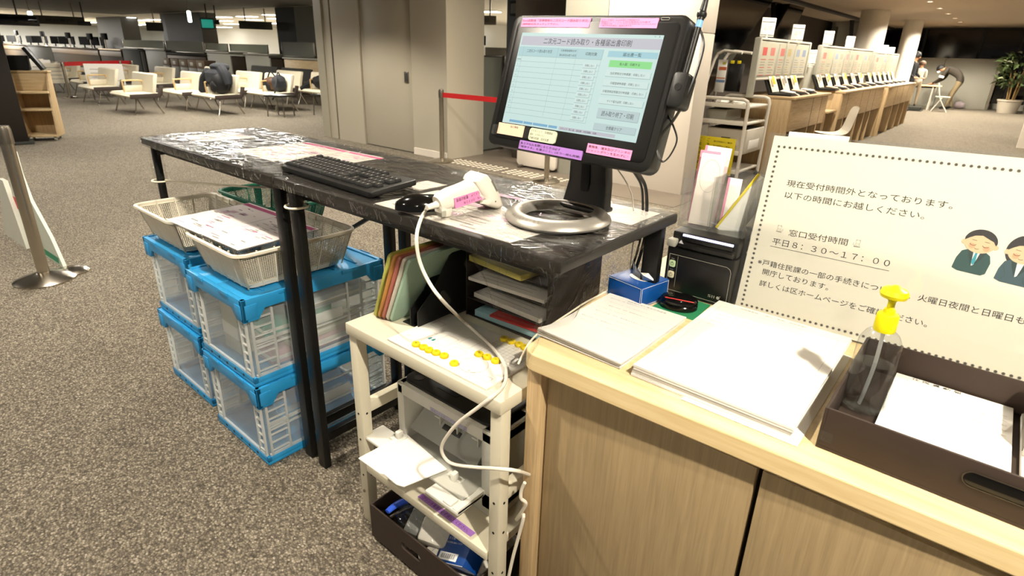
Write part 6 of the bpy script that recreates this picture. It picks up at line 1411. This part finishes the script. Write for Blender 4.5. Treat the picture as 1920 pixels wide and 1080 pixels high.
t = thing('cushion_block', 'black block under the tool at the back of the brown floor box', 'block', (-1.08, 1.03, .0175)); MB().bx(-.055, .03, -.2, .1, 0, .085, m_black, .006).build('block', t)
# white cables beside the rack
V = .83
tag(MB().tube([onv(984, 905, V), onv(978, 918, V), onv(977, 934, V), onv(986, 946, V+.01), Vector((-.668, .85, .33)), onv(982, 965, V), onv(974, 1000, V), onv(963, 1040, V), onv(954, 1080, V), onv(944, 1130, V)], .0042, m_scan, 8, 6).build('cable'), 'white power cable looping down between the rack leg and the oak counter', 'cable')
# ================================================================== the oak counter in front
CT = .806
m_otop = wood_mat('pale oak top', 'd9bd88', 'ecd6a6', 0, .4, .8); m_odoor = wood_mat('grey oak door', '897657', 'a18c68', 2, .5, 1.1)
t = thing('service_counter', 'oak service counter with two doors at the right front, papers on its top', 'counter', (.1, 1.4, 0))
poly = [(-.628, .8365), (.95, .888), (.95, 2.0), (-.716, 2.0), (-.7125, 1.30), (-.668, .872)]
pf = []
for q in range(7):
    a = math.radians(180+8-(-90+0)*0+q*13.6); pf.append((-.630+.036*math.cos(a), .873+.036*math.sin(a)))
k = W(t); k.prism(pf+[(.95, .888), (.95, 2.0), (-.716, 2.0), (-.7125, 1.30)], CT-.041, CT, m_otop, bev=.003); k.build('worktop', t, angle=.3)
W(t).bx(-.655, -.617, .852, 1.98, .0, CT-.042, m_oak, .002).build('side_panel', t); W(t).bx(-.617, .95, 1.952, 1.98, 0, CT-.042, m_oak).build('back_panel', t)
W(t).bx(-.617, .95, .90, 1.95, .05, CT-.05, m_brown).bx(-.617, .95, .93, 1.95, 0, .05, m_black).build('carcass', t)
for x0, x1 in ((-.612, -.175), (-.166, .272), (.281, .72)):
    W(t).bx(x0, x1, .8725, .894, .055, CT-.058, m_odoor, .002).build('door', t)
# ------------------------------------------------------------------ papers
def pstack(x0, x1, y0, y1, h, label, n=5, curl=0, txt=None, rz=0):
    t = thing('form_stack', label, 'paper', ((x0+x1)/2, (y0+y1)/2, CT), rz); w, d = x1-x0, y1-y0; rnd = random.Random(int(w*1000))
    for i in range(n):
        k = MB(); nx, ny = 8, 10; zz = h*(i+.0)/n; V = []; lift = curl*(.3+.7*i/n); ox, oy = rnd.uniform(-.003, .003), rnd.uniform(-.004, .004)
        for s in (0, 1):
            for b in range(ny+1):
                for a in range(nx+1):
                    f = a/nx; g = b/ny; z = zz+(h/n)*s*.96+lift*max(0, 1-g*4)**1.5*(.35+.65*(1-f))
                    V.append((-w/2+w*f+ox, -d/2+d*g+oy, z))
        n1 = (nx+1)*(ny+1); F = []
        for b in range(ny):
            for a in range(nx):
                q = b*(nx+1)+a; F.append([q+nx+1, q+nx+2, q+1, q]); F.append([n1+q, n1+q+1, n1+q+nx+2, n1+q+nx+1])
        bd = [a for a in range(nx)]
        for a in range(nx): F.append([a, a+1, n1+a+1, n1+a]); q = ny*(nx+1)+a; F.append([q+1, q, n1+q, n1+q+1])
        for b in range(ny): q = b*(nx+1); F.append([q+nx+1, q, n1+q, n1+q+nx+1]); q += nx; F.append([q, q+nx+1, n1+q+nx+1, n1+q])
        k.add(V, F, m_paper); k.build('sheets', t, angle=.6)
    if txt: k = MB(Matrix.Translation((0, 0, h+.0006))); txt(k, w, d); k.build('print', t)
    return t
m_faint = mat('faint pink print', 'd8c2b4', .8); m_faintg = mat('faint grey print', 'b9b3a8', .8)
def tx1(k, w, d):
    for i in range(11):
        y = d*.40-i*d*.072
        if y < -d*.12: continue
        k.text('届出人の氏名・住所・電話番号を記入してください', Matrix(), w*(.5+.3*((i*37) % 10)/10), .0035, m_faint if i % 2 else m_inkg, -w*.40+.01*(i % 3), y)
    k.text('住民票の写し等交付申請書', Matrix(), w*.5, .006, m_inkg, -w*.2, d*.43)
pstack(-.672, -.464, .905, 1.208, .013, 'stack of white printed A4 forms at the left end of the oak counter', 4, .014, tx1)
def tx2(k, w, d):
    k.text('住民異動届　（転入・転居・世帯変更）', Matrix(), w*.5, .0055, m_inkg, -w*.3, d*.455)
    k.line([(-w*.44, d*.42), (w*.44, d*.42), (w*.44, -d*.45), (-w*.44, -d*.45)], .0006, 0, m_faintg, closed=True); k.line([(-w*.44, d*.36), (w*.44, d*.36)], .0006, 0, m_faintg)
    for i in range(4): k.text('届出日　年　月　日', Matrix(), w*.3, .004, m_faintg, -w*.4, d*(.3-.05*i))
pstack(-.436, -.142, .902, 1.335, .024, 'thick stack of large white forms in the middle of the oak counter', 5, .004, tx2)
tag(MB().bx(-.10, .10, -.2, .2, 0, .0012, m_paper, .0004).build('loose_sheet', loc=(-.228, 1.09, CT+.0006)), 'white sheet sticking out right under the thick form stack', 'paper')
# ------------------------------------------------------------------ tissue box
m_tb = mat('deep blue card', '0e4a94', .35)
t = thing('tissue_box', 'small blue tissue box with a tissue pulled up on the oak counter', 'tissue box', (-.622, 1.262, CT), math.radians(-11))
MB().bx(-.054, .054, -.054, .054, 0, .054, m_tb, .0015).build('carton', t)
k = MB(); k.line([(-.0535, -.0545), (.0535, -.0545)], .0012, 0, m_paper) if False else None
for P in ([(-.052, -.0546, .004), (.052, -.0546, .004)], [(-.052, -.0546, .051), (.052, -.0546, .051)], [(.0546, -.052, .004), (.0546, .052, .004)], [(.0546, -.052, .051), (.0546, .052, .051)], [(.0546, -.052, .004), (.0546, -.052, .051)], [(.0546, .052, .004), (.0546, .052, .051)], [(.052, -.0546, .004), (.052, -.0546, .051)]): k.tube(P, .0005, m_paper, 4)
k.build('white_edge_line', t)
MB().lathe([(.024, .0), (.024, .0006), (0, .0006)], m_paper, 24, (0.004, 0, .054), 1.3, .8).build('opening', t)
k = MB(); k.add([(-.02, .0, .055), (.024, -.012, .055), (.03, .012, .055), (-.015, .014, .055), (-.028, .004, .095), (-.012, .004, .072), (.03, -.022, .073), (.05, -.006, .062), (.035, .006, .080)], [[0, 1, 5], [5, 1, 6], [6, 8, 5], [1, 7, 6], [6, 7, 8], [3, 5, 8], [2, 3, 8], [2, 8, 7], [0, 5, 4], [4, 5, 3]], m_paper); k.build('tissue', t, solid=.0006)
# ------------------------------------------------------------------ ink pad on green mat
tag(MB().prism([(-.055, -.06), (.055, -.06), (.05, .055), (-.05, .058)], 0, .0015, mat('green mat', '2c8a5c', .7)).build('green_mat', loc=(-.507, 1.286, CT+.0002)), 'green mat lying under the black ink pad', 'mat')
t = thing('ink_pad', 'black oval ink pad with a red tape on the green mat', 'ink pad', (-.51, 1.268, CT+.0018), math.radians(14))
MB().lathe([(0, 0), (.034, 0), (.037, .004), (.037, .012), (.0355, .014)], m_gloss, 36, sx=1.22, sy=.86, cap=(True, True)).build('base', t); MB().lathe([(.0355, .0145), (.037, .016), (.037, .024), (.034, .029), (.02, .032), (0, .0325)], m_gloss, 36, sx=1.22, sy=.86).build('lid', t)
k = MB(); k.box((.004, -.024, .0305), (.07, .010, .0022), mat('red tape', 'd8403c', .5), .0008, (-.5, 0, 0)); tp_ = k.build('red_tape', t); k = MB(); k.text('スタンプ台　使用後フタ', M4((-.026, -.0282, .0293), (1, 0, 0), (0, .88, .48)), .056, .005, m_ink); k.build('lettering', tp_)
# ------------------------------------------------------------------ receipt printer
t = thing('receipt_printer', 'black receipt printer on the oak counter with a lit bar at the top', 'printer', (-.503, 1.345, CT))
m_rp = mat('receipt black', '141312', .4, bump=.05, bscale=900)
x0, x1 = -.0895, .0865
k = MB(); k.bx(x0, x1, 0, .19, .0, .128, m_rp, .005); k.bx(x0+.004, x1-.002, .012, .19, .128, .168, m_rp, .006); k.build('body', t)
k = MB(); k.prism([(.002, .128), (-.006, .134), (-.006, .142), (.004, .148), (.03, .152), (.03, .128)], -.060, x1-.008, m_rp, Matrix(((0, 0, 1, 0), (1, 0, 0, 0), (0, 1, 0, 0), (0, 0, 0, 1))), .002); k.bx(-.055, x1-.012, .0, .02, .148, .160, m_black, .002); k.build('paper_door', t)
MB().bx(-.054, x1-.012, .003, .006, .160, .1655, mat('led bar', 'ffffff', .4, emit='b8b8ff', estr=1.6)).build('light_bar', t)
MB().bx(x0-.001, x0+.022, -.006, .02, .128, .148, m_greyl, .003).build('lever', t)
k = MB(M4((0, -.0008, 0), (1, 0, 0), (0, 0, 1))); k.line([(-.08, .010), (-.08, .108), (.07, .108), (.078, .103), (.081, .095), (.081, .022), (.078, .014), (.07, .010)], .0011, 0, m_greyl, closed=True); k.line([(-.057, .02), (-.057, .105)], .0007, 0, m_greyl); k.build('outline', t)
for z, c in ((.083, 'c4d8a8'), (.053, 'd9d2b0')):
    k = MB(M4((-.070, -.0005, z), (1, 0, 0), (0, 0, 1))); k.prism(rrect(.017, .019, .005), 0, .002, mat('button '+c, c, .4), bev=.0006); b_ = k.build('button', t); k = MB(M4((-.070, -.0028, z), (1, 0, 0), (0, 0, 1))); k.line(circle(.004, 14), .0008, 0, m_ink, closed=True); k.line([(0, 0), (0, .006)], .0008, 0, m_ink); k.build('symbol', b_)
k = MB(M4((0, -.0009, 0), (1, 0, 0), (0, 0, 1))); k.text('SII', Matrix(), .017, .007, m_greyl, .034, .020); k.poly(circle(.0042, 20, .060, .0235), 0, m_greyl); k.poly(circle(.0012, 10, .0645, .028), 0, m_greyl); k.text('FEED', Matrix(), .008, .0025, m_greyl, -.074, .095); k.text('POWER', Matrix(), .009, .0025, m_greyl, -.0745, .065); k.build('lettering', t)
# ------------------------------------------------------------------ acrylic leaflet box on the receipt printer
AZ = CT+.1685
t = thing('leaflet_box', 'clear acrylic double leaflet box on top of the receipt printer', 'leaflet box', (-.598, 1.40, AZ))
def plate(x0, x1, y0, y1, z0, z1): MB().bx(x0, x1, y0, y1, z0, z1, m_acr, .0008).build('acrylic_panel', t)
for a, c in ((0, .080), (.083, .172)):
    plate(a, c, 0, .002, 0, .128); plate(a, c, .085, .087, 0, .155); plate(a, a+.002, .002, .085, 0, .14); plate(c-.002, c, .002, .085, 0, .14); plate(a, c, .002, .085, 0, .002)
for i, (x, y, w, h, c, lab, tilt_) in enumerate(((.038, .072, .066, .20, 'ead6d2', 'pale pink leaflet at the back of the left acrylic pocket', .06), (.03, .055, .05, .19, 'd98fa8', 'deep pink edged leaflet in the left acrylic pocket', .04), (.044, .04, .06, .185, 'efe2d6', 'cream leaflet with an oval in the left acrylic pocket', .05), (.105, .06, .035, .13, 'f0ece4', 'white card in the right acrylic pocket', .03))):
    o = thing('leaflet', lab, 'leaflet', (-.598+x, 1.40+y, AZ+.0025)); M = Euler((-.06, tilt_, .25 if i < 3 else .1)).to_matrix().to_4x4()
    k = MB(M); k.bx(-w/2, w/2, -.0015, .0015, 0, h, mat('leaflet '+c, c, .6), .0006); k.build('sheet', o); k = MB(M @ M4((0, -.0019, 0), (1, 0, 0), (0, 0, 1)))
    if i == 2: k.line(circle(.028, 28, 0, h*.7, .85, 1.5), .0008, 0, m_faintg, closed=True)
    else: k.rect(-w/2, -w/2+.006, 0, h, 0, mat('pink edge', 'd98fa8', .6))
    k.build('print', o)
o = thing('leaflet', 'yellow edged leaflet leaning right in the right acrylic pocket', 'leaflet', (-.505, 1.44, AZ+.0025)); M = Euler((-.05, .52, .5)).to_matrix().to_4x4()
k = MB(M); k.bx(-.004, .052, -.0012, .0012, 0, .165, m_paper, .0005); k.build('sheet', o); k = MB(M); k.bx(-.008, -.002, -.002, .002, 0, .166, m_yellow, .0005); k.build('yellow_edge', o)
# ------------------------------------------------------------------ big notice poster
PO = Vector((-.4055, 1.366, CT+.002)); PX_ = Vector((1, .012, .012)); PY_ = Vector((0, .084, .412)); PF = M4(PO, PX_, PY_); PI = PF.inverted()
pn = (PF.to_3x3() @ Vector((0, 0, 1)))
def pp(x, y, z=0):
    d = ray(x, y); s = (PO-CO).dot(pn)/d.dot(pn); v = PI @ (CO+d*s); return Vector((v.x, v.y, z))
t = thing('notice_poster', 'large cream notice about opening hours with bowing staff drawing, standing on the oak counter', 'poster', PO)
LF = M4((0, 0, 0), PX_, PY_); PW, PH = .60, .424
MB(LF).bx(0, PW, 0, PH, -.0012, 0, mat('notice paper', 'fbf3df', .6, var=.01, vscale=8)).build('sheet', t)
k = MB(LF); k.bx(-.012, PW+.012, -.003, PH+.006, .0012, .0018, m_acr); k.build('clear_sleeve', t)
k = MB(LF); k.bx(.03, .155, PH-.003, PH+.012, -.003, -.0015, m_paper); k.build('rear_sheet', t, label='white sheet edge sticking up behind the notice')
m_star = mat('border grey', '4b4640', .7)
k = MB(LF); sa = [(.0042*math.cos(math.pi*i/8), .0042*math.sin(math.pi*i/8)) if i % 2 == 0 else (.0022*math.cos(math.pi*i/8), .0022*math.sin(math.pi*i/8)) for i in range(16)]
def star(x, y): k.poly([(x+a, y+b) for a, b in sa], .0004, m_star)
tl, tr_, bl_ = pp(1463, 275), pp(1917, 326), pp(1389, 569); x_l, x_r = (tl.x+bl_.x)/2, PW-.018; y_t, y_b = tl.y, bl_.y
n = 47
for i in range(n+1): x = x_l+(x_r-x_l)*i/n; star(x, y_t); star(x, y_b)
n = 33
for i in range(1, n): y = y_b+(y_t-y_b)*i/n; star(x_l, y); star(x_r, y)
k.build('star_border', t)
k = MB(LF)
def ptext(s, a, b, h, m=None):
    A_, B_ = pp(*a), pp(*b); d = B_-A_; k.text(s, Matrix.Translation((A_.x, A_.y, .0005)) @ Matrix.Rotation(math.atan2(d.y, d.x), 4, 'Z'), d.length, h, m or m_ink)
ptext('現在受付時間外となっております。', (1474, 349), (1785, 393), .0155)
ptext('以下の時間にお越しください。', (1470, 371), (1732, 412), .0155)
ptext('窓口受付時間', (1478, 442), (1588, 461), .0155)
ptext('平日８：３０～１７：００', (1447, 458), (1667, 501), .015)
A_, B_ = pp(1444, 461), pp(1667, 508); k.line([A_, B_], .0009, .0005, m_ink)
ptext('※戸籍住民課の一部の手続きについては、火曜日夜間と日曜日も', (1420, 495), (1920, 609), .0145)
ptext('開庁しております。', (1429, 514), (1552, 545), .0145)
ptext('詳しくは区ホームページをご確認ください。', (1423, 535), (1737, 614), .0145)
k.build('lettering', t)
# bowing staff drawings
m_ds = mat('drawing skin', 'efc9a0', .7); m_dh = mat('drawing hair', '23201f', .7); m_dsu = mat('drawing suit green', '1f4a48', .7); m_dsl = mat('drawing suit shade', '153636', .7); m_dt = mat('drawing tie', '2f9fb0', .7); m_dw = mat('drawing suit blue grey', '34525c', .7); m_cheek = mat('drawing cheek', 'f0b088', .7); m_wp = mat('drawing white', 'f6f4ee', .7)
def figure(px, woman=False):
    c = pp(*px); s = .0245; k = MB(LF @ Matrix.Translation((c.x, c.y, .0005)) @ Matrix.Rotation(-.06, 4, 'Z')); q = [0]
    def P(poly, m): q[0] += .00006; k.poly([(a*s, b*s) for a, b in poly], q[0], m)
    su = m_dw if woman else m_dsu
    if woman: P(circle(1.15, 30, 0, .1, 1, 1.15), m_dh)
    P([(-.55, -.62), (-.95, -.85), (-1.15, -1.5), (-1.2, -2.35), (-.8, -2.5), (.75, -2.5), (1.0, -2.3), (1.08, -1.4), (.9, -.85), (.55, -.62)], su)
    P([(-.22, -.6), (.25, -.6), (.1, -1.8), (-.05, -1.9)], m_wp)
    if not woman: P([(-.09, -.72), (.12, -.72), (.08, -.9), (.15, -1.55), (.02, -1.85), (-.13, -1.55), (-.06, -.9)], m_dt)
    P([(-.25, -.6), (-.55, -.75), (-.45, -1.15), (-.08, -1.95)], m_dsl); P([(.28, -.6), (.6, -.75), (.48, -1.15), (.05, -1.95)], m_dsl)
    for pl in ([(-.98, -1.2), (-.6, -1.9), (-.9, -2.45)], [(.85, -1.2), (.45, -1.9), (.72, -2.45)]): k.line([(a*s, b*s) for a, b in pl], .0006, q[0]+.0001, m_dsl)
    P(circle(.2, 16, -1.0, -.1), m_ds); P(circle(.2, 16, 1.02, -.12), m_ds); P(circle(1.0, 36, 0, 0, 1, .82), m_ds)
    P(circle(.22, 16, -.45, -.32), m_cheek); P(circle(.22, 16, .5, -.36), m_cheek)
    hair = [(-1.02, .05)]+[(1.06*math.cos(a), .12+.98*math.sin(a)) for a in [math.pi-.12-i*(math.pi-.15)/20 for i in range(21)]]+[(1.0, .0), (.8, .28), (.45, .42), (.0, .62), (-.45, .52), (-.75, .3)]
    P(hair, m_dh)
    z = q[0]+.0002
    for x in (-.42, .40): k.line([((x+.2*math.cos(a))*s, (-.14+.13*math.sin(a))*s) for a in [math.pi+i*math.pi/8 for i in range(9)]], .0008, z, m_dh); k.line([((x-.15)*s, .17*s), ((x+.18)*s, .15*s)], .0007, z, m_dh)
    k.line([((-.1+.14*math.cos(a))*s, (-.46+.06*math.sin(a))*s) for a in [math.pi+i*math.pi/6 for i in range(7)]], .0007, z, m_dh)
    k.build('staff_drawing', t)
figure((1838, 456)); figure((1921, 476), True)
def cat(px, s, flip=1):
    c = pp(*px); k = MB(LF @ Matrix.Translation((c.x, c.y, .0005))); L = lambda pts, w=.0006: k.line([(a*s*flip, b*s) for a, b in pts], w, 0, m_inkg)
    L(circle(.5, 16, 0, .6)); L([(-.45, .85), (-.5, 1.2), (-.2, 1.05)]); L([(.45, .85), (.5, 1.2), (.2, 1.05)]); L([(-.4, .2), (-.6, -.6), (.6, -.6), (.4, .2)]); L([(.6, -.5), (1.0, -.2), (.9, .3)]); L([(-.15, .65), (-.14, .66)], .001); L([(.15, .65), (.16, .66)], .001); L([(-.7, -.65), (.8, -.75)], .001); L([(-.2, -.6), (-.2, -.1)]); L([(.2, -.6), (.2, -.1)]); k.build('doodle', t)
cat((1461, 430), .0085); cat((1608, 458), .0085, -1)
# black board behind and white sheet
t = thing('black_display', 'black framed board standing behind the notice poster', 'display', (-.41, 1.475, CT)); BF = M4((0, 0, 0), (1, 0, 0), (0, .075, .40))
MB(BF).bx(-.016, .52, 0, .385, -.014, 0, m_black, .004).build('frame', t); MB(BF).bx(-.002, .505, .012, .372, -.0005, .0008, mat('dark slate screen', '232a27', .25)).build('panel_face', t); MB().bx(.1, .4, .0, .12, 0, .01, m_black, .003).build('stand_base', t)
t = thing('white_sheet', 'white sheet standing between the receipt printer and the notice poster', 'paper', (-.414, 1.405, CT+.001)); MB(M4((0, 0, 0), (1, 0, 0), (0, .075, .40))).bx(-.006, .25, 0, .185, -.001, 0, m_paper).build('sheet', t); MB(M4((0, 0, 0), (1, 0, 0), (0, .075, .40))).bx(-.007, .0, .085, .09, 0, .001, m_greyl).build('clip', t)
# ------------------------------------------------------------------ brown form tray with papers
tr = openbox(-.107, .36, .913, 1.24, CT+.0005, .881, .005, m_bin, 'form_tray', 'dark brown form tray with a slot handle at the right end of the oak counter', None)
sl = onv(1880, 915, .9115)
k = W(tr); k.prism(rrect(.11, .024, .0119), 0, .002, m_gloss, M4((sl.x+.012, .9132, sl.z-.004), (1, 0, 0), (0, 0, 1)), .0006); hs = k.build('slot_handle', tr)
k = W(tr); k.line(rrect(.11, .024, .0119), .0016, .0026, m_steel, M4((sl.x+.012, .9132, sl.z-.004), (1, 0, 0), (0, 0, 1)), closed=True); k.build('handle_rim', hs)
a = onv(1547, 818, .9126); k = W(tr); k.bx(a.x-.008, a.x+.011, .9118, .9132, a.z-.009, a.z+.009, m_acr); k.build('clear_sticker', tr)
W(tr).bx(-.101, .355, .919, 1.234, .809, .818, m_bin).build('inner_floor', tr)
t = thing('form_stack', 'white move notification forms lying in the brown form tray', 'paper', (.045, 1.115, .8185)); MB().bx(-.088, .088, -.11, .115, 0, .012, m_paper, .0008).build('sheets', t)
k = MB(Matrix.Translation((0, 0, .0124))); k.text('住 民 異 動 届', Matrix(), .075, .009, m_ink, -.062, .103); k.line([(-.068, .098), (-.068, -.108)], .0006, 0, m_faintg)
for i in range(9): k.text('氏名　生年月日　続柄　性別', Matrix(), .05, .004, m_faint, .03, .07-.018*i)
k.line([(.02, -.06), (.085, -.06), (.085, -.105), (.02, -.105)], .0006, 0, m_faintg, closed=True); k.build('print', t)
t = thing('form_stack', 'second pile of printed forms at the right of the brown form tray', 'paper', (.235, 1.11, .8185)); MB().bx(-.09, .10, -.12, .115, 0, .010, m_paper2, .0008).build('sheets', t); k = MB(Matrix.Translation((0, 0, .0104)))
for i in range(12): k.text('住民異動届　記載例', Matrix(), .12, .004, m_inkg, -.085, .10-.018*i)
k.build('print', t)
t = thing('card_stand', 'white upright card block at the right edge of the photo, in the brown tray', 'stand', (.19, 1.10, .829)); MB().bx(-.045, .05, -.03, .11, 0, .075, m_paper, .003).build('block', t); MB().bx(-.046, -.0445, -.02, .10, .004, .07, m_inkg).build('grey_side', t)  # flat grey panel over the left side of the block
# ------------------------------------------------------------------ sanitizer bottle
m_pet = clear_mat('clear bottle', (.96, .97, .97), .17, .03); m_liq = clear_mat('clear gel', (.90, .92, .93), .09, .03); m_py = mat('pump yellow', 'f2e414', .35)
BC = Vector((-.071, 1.062, .8185)); t = thing('sanitizer_bottle', 'clear sanitizer pump bottle with yellow pump standing in the brown tray', 'bottle', BC)
oval = dict(sx=1.12, sy=.86)
MB().lathe([(0, .004), (.020, .001), (.027, .004), (.0295, .012), (.0295, .118), (.0285, .135), (.022, .150), (.0135, .158), (.0125, .163)], m_pet, 40, **oval, cap=(True, False)).build('bottle', t)
MB().lathe([(0, .007), (.019, .005), (.0255, .008), (.0275, .014), (.0275, .095), (0, .095)], m_liq, 40, **oval).build('gel', t)
MB().tube([(0, 0, .16), (.001, 0, .09), (-.004, 0, .02), (-.006, 0, .010)], .0032, clear_mat('milky tube', (.9, .9, .9), .08, haze=.4), 10, 4).build('dip_tube', t)
MB().lathe([(.0155, .155), (.0165, .158), (.0165, .182), (.015, .186), (.009, .187), (.0085, .194), (0, .194)], m_py, 32).build('cap', t)
MB().lathe([(.0055, .190), (.0055, .208), (.009, .213), (.019, .216), (.021, .222), (.018, .229), (.010, .232), (.004, .236), (0, .236)], m_py, 32).tube([(0, 0, .223), (-.012, .02, .222), (-.018, .030, .216)], [.008, .006, .0045], m_py, 10).build('pump_head', t)
# cream cord along the counter edge
tag(MB().tube([at(1146, 543, CT+.004), at(1100, 566, CT+.004), at(1060, 592, CT+.003), at(1030, 612, CT+.004), (-.676, .90, CT+.001), (-.676, .868, CT-.02), (-.676, .846, CT-.045)], .0024, m_paperc, 8, 5).build('cord'), 'cream cord along the left edge of the oak counter, its end hanging down', 'cord')
